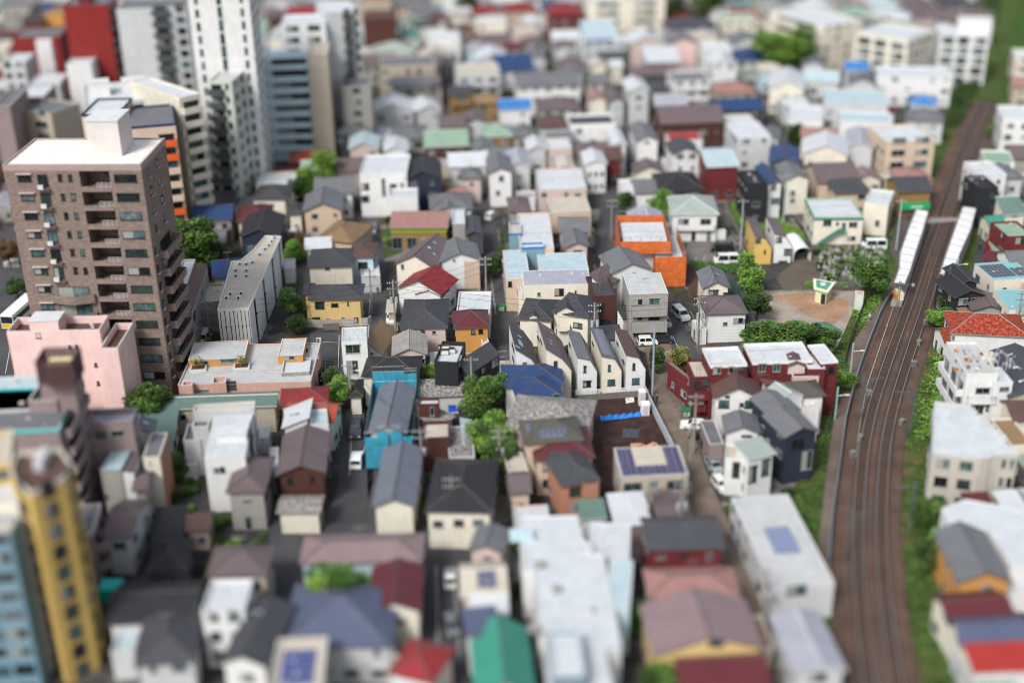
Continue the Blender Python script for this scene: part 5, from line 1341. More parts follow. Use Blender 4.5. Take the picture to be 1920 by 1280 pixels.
def patch_growth(name, poly, n, s, col, hh, seed):
    ps = [at(x, y, 0) for x, y in poly]; pl = [(p.x, p.y) for p in ps]; xs = [p[0] for p in pl]; ys = [p[1] for p in pl]; mb = MB(); rng = rnd(seed); k = 0
    while k < n:
        x, y = rng.uniform(min(xs), max(xs)), rng.uniform(min(ys), max(ys))
        if inside(x, y, pl): leaves(mb, x, y, .1+hh*.4, .5+hh*.2, .5+hh*.2, hh*.6, 7, s, rng, 0); k += 1
    tag(mb.build(name, mat(LEAFC[col], "leaf")), kind="stuff")
patch_growth("field_grass", [(1368, 382), (1440, 396), (1505, 436), (1508, 462), (1430, 436), (1385, 420)], 1500, .13, 'l', .25, 7)
patch_growth("verge_weeds", [(1290, 494), (1400, 496), (1385, 515), (1300, 506)], 420, .16, 'm', .8, 8)
patch_growth("verge_weeds", [(1535, 690), (1568, 655), (1590, 690), (1570, 760), (1560, 745)], 350, .16, 'm', .9, 9)
patch_growth("park_shrubs", [(1395, 640), (1480, 630), (1560, 645), (1540, 668), (1400, 668)], 650, .2, 'l', 1.6, 10)
patch_growth("park_shrubs", [(1600, 585), (1625, 560), (1660, 555), (1610, 625)], 200, .15, 'l', .6, 11)
# ------------------------------------------------------------------ vehicles
TYRE = mat("1b1b1c"); CGL = mat("22292e", "glass"); LAMP = mat("d8d4c8", "paint")
def car_proto(kind, col):
    """x along the car (front +x)"""
    Lc, Wc, Hc, hood, prof = dict(sedan=(4.4, 1.7, 1.45, .72, [(-2.2, .55), (-2.15, .95), (-1.7, 1.0), (-1.2, 1.42), (.3, 1.45), (1.0, 1.0), (2.0, .88), (2.2, .6)]),
        kei=(3.4, 1.48, 1.65, .8, [(-1.7, .5), (-1.68, 1.0), (-1.55, 1.6), (-1.3, 1.65), (.5, 1.63), (1.05, 1.05), (1.6, .92), (1.7, .55)]),
        minivan=(4.7, 1.75, 1.85, .9, [(-2.35, .5), (-2.33, 1.1), (-2.2, 1.8), (-1.9, 1.86), (.9, 1.84), (1.6, 1.15), (2.25, .95), (2.35, .55)]),
        van=(4.8, 1.78, 2.1, 1.0, [(-2.4, .5), (-2.38, 1.2), (-2.3, 2.05), (-2.0, 2.1), (1.5, 2.08), (2.05, 1.3), (2.36, 1.05), (2.4, .5)]),
        truck=(3.4, 1.48, 1.8, .9, [(-1.7, .5), (-1.7, .95), (.45, .95), (.5, 1.75), (.75, 1.8), (1.35, 1.75), (1.65, 1.0), (1.7, .5)]))[kind]
    root = empty("parked_car", (0, 0, 0)); body = MB(); w = Wc/2
    pts = [(prof[0][0], .28)]+prof+[(prof[-1][0], .28)]
    def yw(z): return w if z < 1.0 else w-(z-1.0)*.22
    n = len(pts); b0 = len(body.v)
    for sgn in (-1, 1): body.v += [(x, sgn*yw(z), z) for x, z in pts]
    body.f.append(tuple(b0+i for i in range(n))); body.m.append(0); body.f.append(tuple(b0+n+i for i in reversed(range(n)))); body.m.append(0)
    for i in range(n):
        j = (i+1) % n; body.f.append((b0+j, b0+i, b0+n+i, b0+n+j)); body.m.append(0)
    body.build("body", mat(col, "paint"), root)
    gl = MB(); zt = Hc-.12; zb = .98
    up = [p for p in prof if p[1] > 1.3]; x0, x1 = up[0][0], up[-1][0]
    fr = [p for p in prof if p[0] > x1 and p[1] <= 1.3][0]
    a, b = Vector((x1, 0, up[-1][1])), Vector((fr[0], 0, fr[1])); nrm = Vector((up[-1][1]-fr[1], 0, fr[0]-x1)).normalized()*.012
    q0, q1 = a.lerp(b, .12)+nrm, a.lerp(b, .95)+nrm
    gl.face([(q0.x, -w+.2, q0.z), (q1.x, -w+.1, q1.z), (q1.x, w-.1, q1.z), (q0.x, w-.2, q0.z)][::1])
    for s in (-1, 1):
        for (xa, xb) in ((x0+.1, (x0+x1)/2-.05), ((x0+x1)/2+.05, x1-.02)):
            P = [(xa, s*(yw(zb)+.012), zb+.05), (xb+(.25 if xb > x1-.1 else 0), s*(yw(zb)+.012), zb+.05), (xb-.05, s*(yw(zt)+.012), zt), (xa+.05, s*(yw(zt)+.012), zt)]
            gl.face(P if s < 0 else P[::-1])
    xr = prof[1][0]; 
    if kind != 'truck': gl.face([(x0-.02-(x0-prof[1][0])*.35, w*.78, zt), (x0-.02-(x0-prof[1][0])*.35, -w*.78, zt), (xr-.02, -w*.85, zb+.08), (xr-.02, w*.85, zb+.08)])
    gl.build("windows", CGL, root)
    wb = Lc*.31
    for sx in (-1, 1):
        for sy in (-1, 1):
            m = MB(); cy = sy*(w-.08); m.bar((sx*wb, cy-.1*1, .31), (sx*wb, cy+.1, .31), .31, 0, 14); m.bar((sx*wb, cy+sy*.101, .31), (sx*wb, cy+sy*.106, .31), .18, 1, 10); m.build("wheel", [TYRE, METAL], root)
    for sy in (-1, 1):
        m = MB(); m.box(Lc/2-.08, sy*w*.72-.17, .62, Lc/2+.012, sy*w*.72+.17, .78); m.build("headlight", LAMP, root)
    if kind == 'truck':
        m = MB(); m.box(-1.62, -w+.06, .953, .4, w-.06, .97, 0); m.box(-1.7, -w, .953, -1.64, w, 1.22, 0); m.build("cargo_bed", mat("8f9294"), root)
    return root
CARS = {}
def car(kind, col, x, y, heading, label, group=None):
    p = at(x, y, .06); key = (kind, col)
    if key not in CARS:
        CARS[key] = car_proto(kind, col); o = CARS[key]; o.location = p; o.rotation_euler = (0, 0, rad(heading))
    else: o = copy_tree(CARS[key], p, rad(heading))
    tag(o, label, {"van": "van", "minivan": "minivan", "truck": "pickup truck"}.get(kind, "car"), group or "parked vehicles"); o.name = {"van": "parked_van", "truck": "pickup_truck"}.get(kind, "parked_car"); return o
frame(0, 0, 1)
car('van', "e8e8e6", 1361, 494, 180, "white van with dark windows parked in the car park beside the black car")
car('minivan', "17181b", 1353, 471, 180, "shiny black car parked behind the white van in the car park")
car('minivan', "b9bec2", 1276, 595, -72, "silver minivan standing on the side street right of the grey flats")
car('kei', "e4e5e3", 1214, 646, 4, "small white car at the foot of the grey three-storey flats")
car('kei', "2c2d30", 1245, 642, 0, "small dark car beside the small white car under the grey flats")
car('minivan', "3a4046", 668, 812, -88, "dark grey van parked in the street left of the blue sheeting", None)
car('sedan', "eceded", 669, 868, 90, "white car parked right behind the dark grey van by the blue sheeting")
car('sedan', "a91f22", 313, 930, -85, "red car parked beside the terracotta sided beige house")
car('truck', "eceded", 845, 1092, -88, "white kei truck parked on the blurred lower street")
car('sedan', "dfe1e2", 1302, 803, 170, "white car behind the white house with the car port, beside the path")
car('sedan', "1a1b1d", 1318, 822, 165, "black car right in front of the white car near the plain grey gable")
car('minivan', "d8d6ce", 384, 640, -95, "beige minivan parked between two buildings, left of the long slit window building")
car('kei', "dddfde", 733, 602, -90, "white car half under the beige carport by the street with poles")
car('sedan', "c8cccf", 553, 440, 80, "white car parked in the yard left of the peach grey-gabled house")
car('kei', "7d8a92", 700, 436, -90, "blue grey car parked in the yard below the tall white cubic house")
car('van', "dfe3e4", 1638, 466, 178, "white vehicle parked at the corner right of the green trimmed building")
car('kei', "e3e4e4", 922, 410, 60, "white car at the street corner above the blue edged terrace building")
car('sedan', "b9bdc0", 1452, 388, 178, "silver car under the white blue-roofed house near the green field")
car('kei', "2a2c2e", 598, 712, -88, "dark car in the garage below the car park, left of the white and tan house")
car('kei', "dfe0e0", 1412, 1008, -70, "white vehicle on the blurred path at the lower right of centre")
# bus at the left edge
def bus():
    p = at(40, 598, .1); r = empty("city_bus", p, rad(82)); tag(r, "white city bus with a yellow front on the street at the left edge", "bus")
    m = MB(); m.box(-5, -1.2, .35, 5, 1.2, 3.0); m.build("body", mat("dfe0da", "paint"), r)
    m = MB(); m.box(-5.03, -1.15, .5, -4.9, 1.15, 1.3); m.build("front_panel", mat("c9a52c", "paint"), r)
    m = MB(); m.box(-5.02, -1.1, 1.4, -4.85, 1.1, 2.7); m.box(-4.7, -1.22, 1.4, 4.6, 1.22, 2.3); m.build("windows", CGL, r)
    for sx in (-3.2, 3.0):
        for sy in (-1, 1): m = MB(); m.bar((sx, sy*1.1-.12, .48), (sx, sy*1.1+.12, .48), .48, 0, 14); m.build("wheel", TYRE, r)
bus()
# ------------------------------------------------------------------ station
def canopy(pts_l, pts_r, zc, lab):
    """platform with a white roof; pixel outlines of the roof edges"""
    Lp = [at(x, y, zc) for x, y in pts_l]; Rp = [at(x, y, zc) for x, y in pts_r]
    c = Lp[0]; r = empty("station_platform", (c.x, c.y, 0)); tag(r, lab, "platform", "station platforms"); inv = Matrix.Translation((-c.x, -c.y, 0))
    def put(mb, n, m): o = mb.build(n, m); o.parent = r; o.matrix_local = inv
    mb = MB()
    for i in range(len(Lp)-1): mb.slab([Rp[i], Rp[i+1], Lp[i+1], Lp[i]][::-1] if (Rp[i+1]-Rp[i]).cross(Lp[i]-Rp[i]).z < 0 else [Rp[i], Rp[i+1], Lp[i+1], Lp[i]], .22, 0, 1)
    put(mb, "canopy_roof", [mat("e3e4e2", "seam"), mat("c8c9c6")])
    rb = MB()
    for i in range(len(Lp)-1):
        k = max(1, int((Lp[i+1]-Lp[i]).length/3.2))
        for j in range(k): t = j/k; rb.bar(Lp[i].lerp(Lp[i+1], t)+Vector((0, 0, .02)), Rp[i].lerp(Rp[i+1], t)+Vector((0, 0, .02)), .07)
        rb.bar(Rp[i]+Vector((0, 0, .03)), Rp[i+1]+Vector((0, 0, .03)), .09); rb.bar(Lp[i]+Vector((0, 0, .03)), Lp[i+1]+Vector((0, 0, .03)), .09)
    put(rb, "canopy_joints", mat("8d8f8e"))
    pl = MB(); n = len(Lp)-1
    a0, a1, b0, b1 = Lp[0], Lp[-1], Rp[0], Rp[-1]
    q = [(Rp[0].x, Rp[0].y), (Lp[0].x, Lp[0].y)]
    e = (Lp[-1]-Lp[-2]).normalized()*2.2
    poly = [(p.x, p.y) for p in Lp]+[(Lp[-1].x+e.x, Lp[-1].y+e.y), (Rp[-1].x+e.x, Rp[-1].y+e.y)]+[(p.x, p.y) for p in reversed(Rp)]
    ar = sum(poly[i][0]*poly[(i+1) % len(poly)][1]-poly[(i+1) % len(poly)][0]*poly[i][1] for i in range(len(poly)))
    if ar < 0: poly.reverse()
    pl.prism(poly, 0, 1.15); put(pl, "platform_base", mat("8f8b84", "wall"))
    mb = MB(); tot = sum((Lp[i+1]-Lp[i]).length for i in range(n))
    for i in range(n):
        k = max(2, int((Lp[i+1]-Lp[i]).length/5))
        for j in range(k):
            m_ = (Lp[i].lerp(Lp[i+1], (j+.5)/k)+Rp[i].lerp(Rp[i+1], (j+.5)/k))/2; mb.bar((m_.x, m_.y, 1.1), (m_.x, m_.y, zc-.1), .12)
    put(mb, "canopy_columns", mat("c9c2ae"))
    for (z, m, s, nm) in ((1.9, mat("b9772f"), .35, "bench"), (2.4, mat("d3cba9"), .5, "notice_board")):
        mb = MB(); t = Lp[-1].lerp(Rp[-1], .35 if s < .4 else .65); mb.box(t.x-s, t.y-.2+e.y*.3, 1.15, t.x+s, t.y+2.5+e.y*.3, z); put(mb, nm, m)
    KEEP.append(poly); return r
frame(1440, 320, 4)
canopy([(1112, 292), (1060, 420), (990, 620), (985, 730), (948, 832)], [(1202, 306), (1160, 450), (1098, 640), (1068, 745), (1030, 838)], 4.4, "left station platform with a long narrow white roof beside the station path")
canopy([(1462, 272), (1415, 400), (1345, 600), (1290, 765)], [(1562, 284), (1520, 440), (1440, 620), (1378, 776)], 4.4, "right station platform with a long stepped white roof beside the black houses")
# ------------------------------------------------------------------ scaffolds
def scaffold(x0, y0, x1, y1, z, M, parent_label, col, name_sheet, parts, sheetname="safety_sheet"):
    root = bpy.data.objects.new("scaffolding", None); COL.objects.link(root); root.matrix_world = M; tag(root, parent_label, "scaffolding")
    for (a, b, z0, z1) in parts:      # sheets between two plan points
        a, b = Vector(a), Vector(b); d = (b-a).normalized(); nn = Vector((d.y, -d.x))*.05; mb = MB(); k = max(2, int((b-a).length/1.8)); rng = rnd(str((a.x, b.x, z0)))
        for i in range(k):
            p, q = a.lerp(b, i/k), a.lerp(b, (i+1)/k); off = rng.uniform(-.05, .12)
            o1, o2 = nn*(1+off), nn*(1+rng.uniform(-1, 2)*.6); zz = z1-rng.uniform(0, .12)
            mb.face([(p.x+o1.x, p.y+o1.y, z0), (q.x+o1.x, q.y+o1.y, z0), (q.x+o2.x, q.y+o2.y, zz), (p.x+o2.x, p.y+o2.y, zz)])
            mb.face([(p.x-.02, p.y, z0), (p.x-.02, p.y, zz), (q.x-.02, q.y, zz), (q.x-.02, q.y, z0)])
        mb.build(sheetname, mat(col, "mesh"), root)
        pm = MB(); zs = z0
        k2 = max(1, int((b-a).length/1.8))
        for i in range(k2+1):
            p = a.lerp(b, i/k2); pm.bar((p.x, p.y+.0, 0), (p.x, p.y, z1+.9), .035)
        zz = 1.7
        while zz < z1+.6: pm.bar((a.x, a.y, zz), (b.x, b.y, zz), .03); zz += 1.75
        pm.bar((a.x, a.y, z1+.8), (b.x, b.y, z1+.8), .03)
        pm.build("scaffold_frame", METAL, root)
    return root
frame(960, 320, 4)
rows('''
@960,320,4 lod=1 a=4
flat 8.2 838,530 1165,527 1130,388 W w w=1,1,2,2 ph=.2 | low rendered building with a white flat roof inside the orange scaffolding | white roof inside the orange scaffolding
+ flat 5.6 1080,655 1285,650 1225,485 W w f=n ph=.25
''')
def frame_of(A, B, C, h):
    a, b, c = at(*A, h), at(*B, h), at(*C, h); a.z = b.z = c.z = 0
    ex = b-a; w = ex.length; ex.normalize(); ey = Vector((-ex.y, ex.x, 0)); D = abs((c-a).dot(ey))
    return Matrix(((ex.x, ey.x, 0, a.x), (ex.y, ey.y, 0, a.y), (0, 0, 1, 0), (0, 0, 0, 1))), w, D
M1, w1, D1 = frame_of((812, 545), (1188, 540), (1150, 362), 8.2)
OC = "cc6a34"
M2, w2, D2 = frame_of((1072, 660), (1305, 655), (1252, 470), 5.8)
i1 = M1.inverted()
def l1(p): q = i1 @ (M2 @ Vector(p)); return (q.x, q.y)
c0, c1, c2 = l1((0, -.5, 0)), l1((w2, -.5, 0)), l1((w2, D2, 0))
scaffold(0, 0, 0, 0, 0, M1, "orange sheeted scaffolding wrapped round a building beside the car park", OC, "", [
    ((0, -.8), (w1, -.8), 6.4, 8.9), ((0, D1+.4), (0, -.8), .2, 8.9), ((w1, -.8), (w1, D1+.4), 3.5, 8.9), ((w1, D1+.4), (0, D1+.4), 1.5, 8.9),
    ((0, -.8), (c0[0]-3.5, -.8), .2, 3.2), (c0, c1, .2, 6.4), (c1, c2, .2, 6.4), ((c0[0], c0[1]+3.6), c0, .2, 6.2)])
frame(480, 640, 4)
M3, w3, D3 = frame_of((812, 700), (1170, 690), (1120, 262), 6.0)
scaffold(0, 0, 0, 0, 0, M3, "bright blue sheeted scaffolding round the long grey hall", "388fa8", "", [
    ((0, 0), (w3*.27, 0), .4, 5.6), ((w3*.27, -.1), (w3*.5, -.1), .4, 6.6), ((w3*.55, -.1), (w3*.78, -.1), .4, 6.6), ((w3*.8, 0), (w3, 0), .4, 5.6),
    ((0, D3), (0, 0), .4, 5.0), ((w3, 0), (w3, D3), .4, 4.6), ((w3, D3), (w3*.72, D3), .4, 6.6), ((w3*.72, D3), (w3*.3, D3), 1, 7.0), ((w3*.3, D3), (0, D3), .4, 7.0)])
# ------------------------------------------------------------------ park and cemetery
frame(1440, 320, 4)
def toilet():
    a, b, c = at(350, 985, 0), at(430, 1008, 0), at(470, 960, 0)
    r = empty("public_toilet", a); tag(r, "small pale yellow-green public toilet with a triangular roof in the park", "toilet block"); L = [(p-a) for p in (a, b, c)]; d = at(352, 945, 0)-a
    pts = [(0, 0), (L[1].x, L[1].y), (L[2].x, L[2].y), (d.x, d.y+.5)]
    mb = MB(); mb.prism(pts, 0, 2.7); mb.build("wall", mat("c9cfa0", "wall"), r)
    mb = MB(); cx = sum(p[0] for p in pts)/4; cy = sum(p[1] for p in pts)/4; big = [(cx+(x-cx)*1.35, cy+(y-cy)*1.35) for x, y in pts]
    mb.prism(big, 2.7, [2.95, 2.95, 3.2, 3.2]); rf = mb.build("roof", mat("d8dcc0"), r)
    mb = MB(); mb.prism([(cx+(x-cx)*.95, cy+(y-cy)*.95) for x, y in pts], 3.0, [3.02, 3.02, 3.27, 3.27]); mb.box(cx-.4, cy-.3, 3.1, cx+.5, cy+.4, 3.5, 1); mb.build("roof_panel", [mat("4f8f78"), WHITE], rf)
    m2 = MB(); e = Vector(pts[1]).normalized(); q = e*1.2; q2 = e*2.1; n = Vector((e.y, -e.x))*.03
    m2.face([(q.x+n.x, q.y+n.y, .05), (q2.x+n.x, q2.y+n.y, .05), (q2.x+n.x, q2.y+n.y, 2.1), (q.x+n.x, q.y+n.y, 2.1)]); m2.build("doorway", DARK, r)
toilet()
rows('''
@1440,320,4 lod=1 a=4
flat 3.2 655,930 718,935 640,895 V c name=garden_shed f=n bare=1 ph=.05 rm=seam | small pale green shed with a ribbed roof beside the park path | pale green shed
''')
def arch():
    p = at(255, 685, 0); r = empty("arched_tent", p, rad(4)); tag(r, "white arched tunnel tent with a dark opening beside the narrow white gabled house", "tent")
    mb = MB(); n = 12; w, d = 1.75, 8.0
    P = [(-w*math.cos(math.pi*i/n), 1.6+1.5*math.sin(math.pi*i/n)) for i in range(n+1)]; P = [(-w, 0)]+P+[(w, 0)]
    for (a, b) in zip(P, P[1:]):
        mb.face([(a[0], 0, a[1]), (a[0], d, a[1]), (b[0], d, b[1]), (b[0], 0, b[1])]); mb.face([(a[0]*.97, 0, a[1]*.97), (b[0]*.97, 0, b[1]*.97), (b[0]*.97, d, b[1]*.97), (a[0]*.97, d, a[1]*.97)])
    mb.face([(x, d-.02, z) for x, z in P]); mb.build("cover", mat("dfe1e2"), r)
    mb = MB(); mb.box(-1.2, 1.5, 0, 1.1, 6, 1.3); mb.build("stored_goods", mat("2d332f"), r)
arch()
def graves():
    rng = rnd("g"); n = 0; quad = [at(395, 600, 0), at(860, 590, 0), at(900, 880, 0), at(330, 880, 0)]
    proto = None; cols = ["7b7c79", "97968f", "5d5f60", "a3a199"]
    protos = []
    for v in range(4):
        r = empty("gravestone", (0, 0, 0)); mb = MB(); mb.box(-.55, -.7, 0, .55, .7, .3); mb.box(-.38, .05, .3, .38, .6, .55); mb.build("plinth", mat(cols[v]), r)
        mb = MB(); mb.box(-.17, .2, .55, .17, .5, 1.05+.12*v); mb.build("stele", mat(cols[(v+1) % 4]), r)
        protos.append(r)
    used = set()
    for i in range(13):
        for j in range(11):
            if rng.random() < .22 or n > 95: continue
            u, t = (i+.5+rng.uniform(-.25, .25))/13, (j+.5)/11
            p = quad[0].lerp(quad[1], u).lerp(quad[3].lerp(quad[2], u), t)
            if i in (4,) : continue
            v = rng.randrange(4)
            if v not in used: o = protos[v]; used.add(v); o.location = p; o.rotation_euler = (0, 0, rad(4))
            else: o = copy_tree(protos[v], p, rad(rng.choice([4, 4, 94])))
            ORD = ["first", "second", "third", "fourth", "fifth", "sixth", "seventh", "eighth", "ninth", "tenth", "eleventh", "twelfth", "thirteenth"]
            glab = "%s grey gravestone, %s row from the back, %s place from the left" % (["mid", "pale", "dark", "light"][v], ORD[j], ORD[i])
            tag(o, glab, "gravestone", "gravestones in the cemetery"); n += 1
            if rng.random() < .95: bush(0, n, rng.uniform(.8, 1.7), rng.choice("dml"), "low clipped shrub beside the gravestone at %s row, %s place" % (ORD[j], ORD[i]), .9, "cemetery_shrub", "shrubs between the gravestones", pos=p+Vector((rng.uniform(-1.4, 1.4), rng.uniform(-1, 1), 0)))
graves()
# ------------------------------------------------------------------ poles, wires, fences
def fence(name, label, pts, h, m, style="rail", z=0, cat="fence", group=None):
    P = [at(x, y, z) for x, y in pts]; c = P[0].copy(); r = empty(name, c); tag(r, label, cat, group); mb = MB(); ps = MB()
    for a, b in zip(P, P[1:]):
        d = b-a; L = d.length; k = max(1, int(L/(2.0 if style != 'wall' else 50))); a_, b_ = a-c, b-c
        if style == 'wall':
            t = Vector((-d.y, d.x, 0)).normalized()*.09
            q = [a_+t, a_-t, b_-t, b_+t]; mb.prism([(v.x, v.y) for v in q], 0, h); continue
        for i in range(k+1): q = a_.lerp(b_, i/k); ps.bar((q.x, q.y, 0), (q.x, q.y, h), .04)
        if style == 'net':
            mb.face([a_, b_, b_+Vector((0, 0, h)), a_+Vector((0, 0, h))])
        else:
            for zz in ((h, h*.55, .2) if style == 'rail' else [h*t/7 for t in range(1, 8)]): mb.bar((a_.x, a_.y, zz), (b_.x, b_.y, zz), .03 if style == 'rail' else .045)
    mb.build("wall_panel" if style == 'wall' else ("netting" if style == 'net' else "rails"), m, r)
    if ps.f: ps.build("posts", METAL, r)
    return r
NET = mat("2f6f63"); nbm = NET.node_tree; NET.node_tree.nodes["Principled BSDF"].inputs["Alpha"].default_value = .45
frame(0, 0, 1)
fence("railway_fence", "grey steel barrier between the station path and the railway", [(1682, 545), (1662, 572), (1648, 600), (1633, 638), (1613, 692), (1597, 745), (1585, 795), (1577, 850), (1569, 910), (1559, 980), (1553, 1060)], 1.6, mat("737e87"), "wall")
fence("railway_fence", "thin white wire fence on posts along the left side of the ballast", [(1682, 560), (1655, 640), (1625, 730), (1612, 800), (1604, 870)], 1.0, mat("c9cbc4"), "rail")
fence("path_fence", "tall rusty bar fence between the park slope and the station path", [(1625, 562), (1612, 600), (1592, 650), (1583, 690)], 1.9, mat("4b4742"), "bars")
fence("block_wall", "grey block wall along the far side of the soil lot", [(1082, 752), (1198, 744)], 1.1, mat("77736c", "brick"), "wall", cat="wall")
fence("yard_fence", "white rail fence with meters behind the five narrow houses", [(1078, 743), (1196, 737)], 1.1, mat("c9cccb"), "bars")
fence("lot_fence", "silver sheet fence along the path beside the soil lot", [(1208, 738), (1230, 785), (1262, 850)], 1.6, mat("a9b0b4"), "wall")
fence("lot_fence", "white pipe fence at the far end of the gravel lot", [(872, 684), (950, 680)], 2.2, mat("c9cccd"), "rail")
fence("concrete_fence", "low grey concrete panel fence in front of the yellow house", [(538, 612), (600, 614), (690, 610), (697, 606)], 1.5, mat("a8a39b", "panel"), "wall")
fence("netting_fence", "green netting fence beside the mauve-roofed white house", [(1362, 540), (1385, 575), (1402, 612), (1412, 640)], 4.2, NET, "net")
fence("netting_fence", "green netting fence beside the narrow maroon apartments", [(1578, 708), (1562, 770), (1548, 820)], 2.2, NET, "net")
fence("cemetery_fence", "low green fence between cemetery and park", [(1440, 546), (1480, 548), (1560, 540), (1640, 540)], 1.1, mat("4f7a60"), "rail")
fence("garden_wall", "low wall at the foot of the green field", [(1358, 385), (1385, 440), (1400, 500)], 1.2, mat("8b867c", "brick"), "wall", cat="wall")
fence("lot_fence", "grey railing along the dark car park left of the white and tan house", [(590, 686), (632, 688)], 1.2, mat("9a9a98"), "rail")
fence("guard_rail", "metal guard rail at the end of the footpath", [(1214, 672), (1262, 668)], .9, mat("9c9c98"), "rail")
PP = None
def pole(x, y, h, label, arms=2, rz=0, tr=True, col="8f8a82", lamp=False):
    p = at(x, y, 0); r = empty("utility_pole", p, rad(rz)); tag(r, label, "utility pole", "utility poles along the streets")
    mb = MB(); mb.bar((0, 0, -.2), (0, 0, h*.5), .19, n=8); mb.bar((0, 0, h*.5), (0, 0, h), .15, n=8); mb.build("post", mat(col), r)
    for k in range(arms):
        m = MB(); z = h-.6-k*1.1; m.box(-1.1, -.06, z, 1.1, .06, z+.1)
        for i in (-1, -.55, .55, 1): m.bar((i, 0, z+.1), (i, 0, z+.32), .06, 1, 6)
        m.build("crossarm", [METAL, mat("d4d2cc")], r)
    if tr:
        m = MB()
        for s in (-.45, .45): m.bar((s, -.35, h-4.2), (s, -.35, h-3.1), .27, n=10)
        m.box(-.6, -.2, h-3.7, .6, .1, h-3.6); m.build("transformer", mat("9fa3a3"), r)
    if lamp:
        m = MB(); m.bar((0, 0, h-1.5), (1.3, -.3, h-1.2), .04); m.box(1.1, -.45, h-1.25, 1.8, -.2, h-1.12, 1); m.build("lamp_head", [METAL, mat("d7dca8")], r)
    return p+Vector((0, 0, h))
PL = {}; PLL = {}
for k, (x, y, h, l, kw) in enumerate([
    (742, 622, 10, "pole with transformers and white wrapping beside the white carport", dict(rz=10)),
    (698, 588, 9, "pole at the corner of the yellow house", dict(tr=False, lamp=True)),
    (1223, 742, 12.5, "tall silver pole at the right corner of the five narrow houses", dict(tr=False, arms=0, col="8d9aa5")),
    (1308, 648, 9.5, "pole left of the mauve-roofed white house", dict(rz=20)),
    (1114, 668, 10, "pole in front of the dark brown modern house", dict(rz=5)),
    (1300, 850, 10, "pole beside the footpath near the parked black car", dict(tr=False)),
    (1292, 900, 9, "slim pole by the violet solar-panelled building", dict(tr=False, arms=1)),
    (1388, 470, 11, "pole at the foot of the green field", dict(tr=False, arms=1, col="93a3a3")),
    (1468, 420, 11, "pole left of the green trimmed building", dict(tr=False, arms=1, col="93a3a3")),
    (1680, 470, 11, "pole beside the left platform roof", dict(tr=False, arms=1, col="93a3a3")),
    (1146, 450, 9, "pole beside the orange scaffolding", dict(tr=False)),
    (660, 770, 8.5, "pole left of the blue sheeting", dict(tr=False, arms=1, lamp=True)),
    (793, 905, 9, "pole between the long grey hall and the charcoal hipped house", dict()),
    (886, 770, 9.5, "pole between the dark tree and the sheds", dict(tr=False, arms=1)),
    (938, 905, 9, "pole beside the terracotta pink house", dict()),
    (1902, 640, 9.5, "pole in front of the lower aqua roof", dict()),
    (1594, 705, 6, "street lamp post on the station path", dict(tr=False, arms=0, lamp=True, col="8fa79c")),
    (1565, 790, 6, "street lamp post on the grass beside the navy gabled house", dict(tr=False, arms=0, lamp=True, col="8fa79c")),
    (1788, 548, 7, "street lamp post by the right platform end", dict(tr=False, arms=0, lamp=True, col="8fa79c")),
    (850, 1000, 9, "pole on the blurred lower street", dict()), (1275, 1010, 9, "pole near the wide dark brown grey roof", dict()),
    (1215, 1000, 8, "pole behind the wide dark brown grey roof", dict(tr=False)),
    (395, 640, 8, "pole beside the long slit window building", dict(tr=False)), (1430, 1180, 9, "pole beside the blurred footpath", dict()),
    (912, 560, 8.5, "pole beside the green bin alley", dict(tr=False))]):
    PLL[k] = l; PL[k] = pole(x, y, h, ("grey street pole, " if 'lamp post' not in l else "") + l if 'pole' not in l[:5] else "utility " + l, **kw)
def wire(a, b, sag=.6, label="thin dark overhead wire strung between street poles"):
    mb = MB(); n = 8; d = (b-a); P = [a.lerp(b, i/n)-Vector((0, 0, sag*4*(i/n)*(1-i/n))) for i in range(n+1)]
    s = Vector((0, 0, .025)); t = Vector((-d.y, d.x, 0)).normalized()*.025
    for p, q in zip(P, P[1:]): mb.face([p-s, q-s, q+s, p+s]); mb.face([p-t, q-t, q+t, p+t])
    o = mb.build("overhead_wire", mat("2c2d2e")); tag(o, label, "wire", "overhead wires between poles")
for i, j in ((0, 1), (0, 4), (4, 3), (0, 22), (5, 6), (11, 12), (13, 14), (12, 14), (7, 8), (10, 4), (24, 0), (3, 7), (19, 12), (20, 21), (14, 20), (6, 20), (5, 3), (20, 23)):
    for dz, dx in ((-.5, 0), (-1.5, .5), (-3.0, -.4)):
        wire(PL[i]+Vector((dx, 0, dz)), PL[j]+Vector((dx, 0, dz)), .5, "%s wire from near %s to near %s" % ({-.5: "top", -1.5: "middle", -3.0: "low"}[dz], " ".join(PLL[i].split()[-4:]), " ".join(PLL[j].split()[-4:])))
def mast(x, y, h, lab, arm=3.2):
    p = at(x, y, .2); r = empty("catenary_mast", p); tag(r, lab, "railway mast", "catenary masts along the railway"); m = MB()
    for sx, sy in ((-.2, -.2), (.2, -.2), (.2, .2), (-.2, .2)): m.bar((sx, sy, 0), (sx*.7, sy*.7, h), .035)
    for i in range(int(h)): s = 1 if i % 2 else -1; m.bar((-.2*s, -.2, i), (.2*s, -.2, i+1), .03); m.bar((.2, -.2*s, i), (.2, .2*s, i+1), .03)
    m.build("lattice_post", mat("596061"), r); m = MB(); m.bar((0, 0, h-.8), (arm, 0, h-.5), .06); m.bar((0, 0, h-2), (arm*.7, 0, h-.6), .04); m.build("bracket", mat("596061"), r)
    return p+Vector((arm, 0, h-.6))
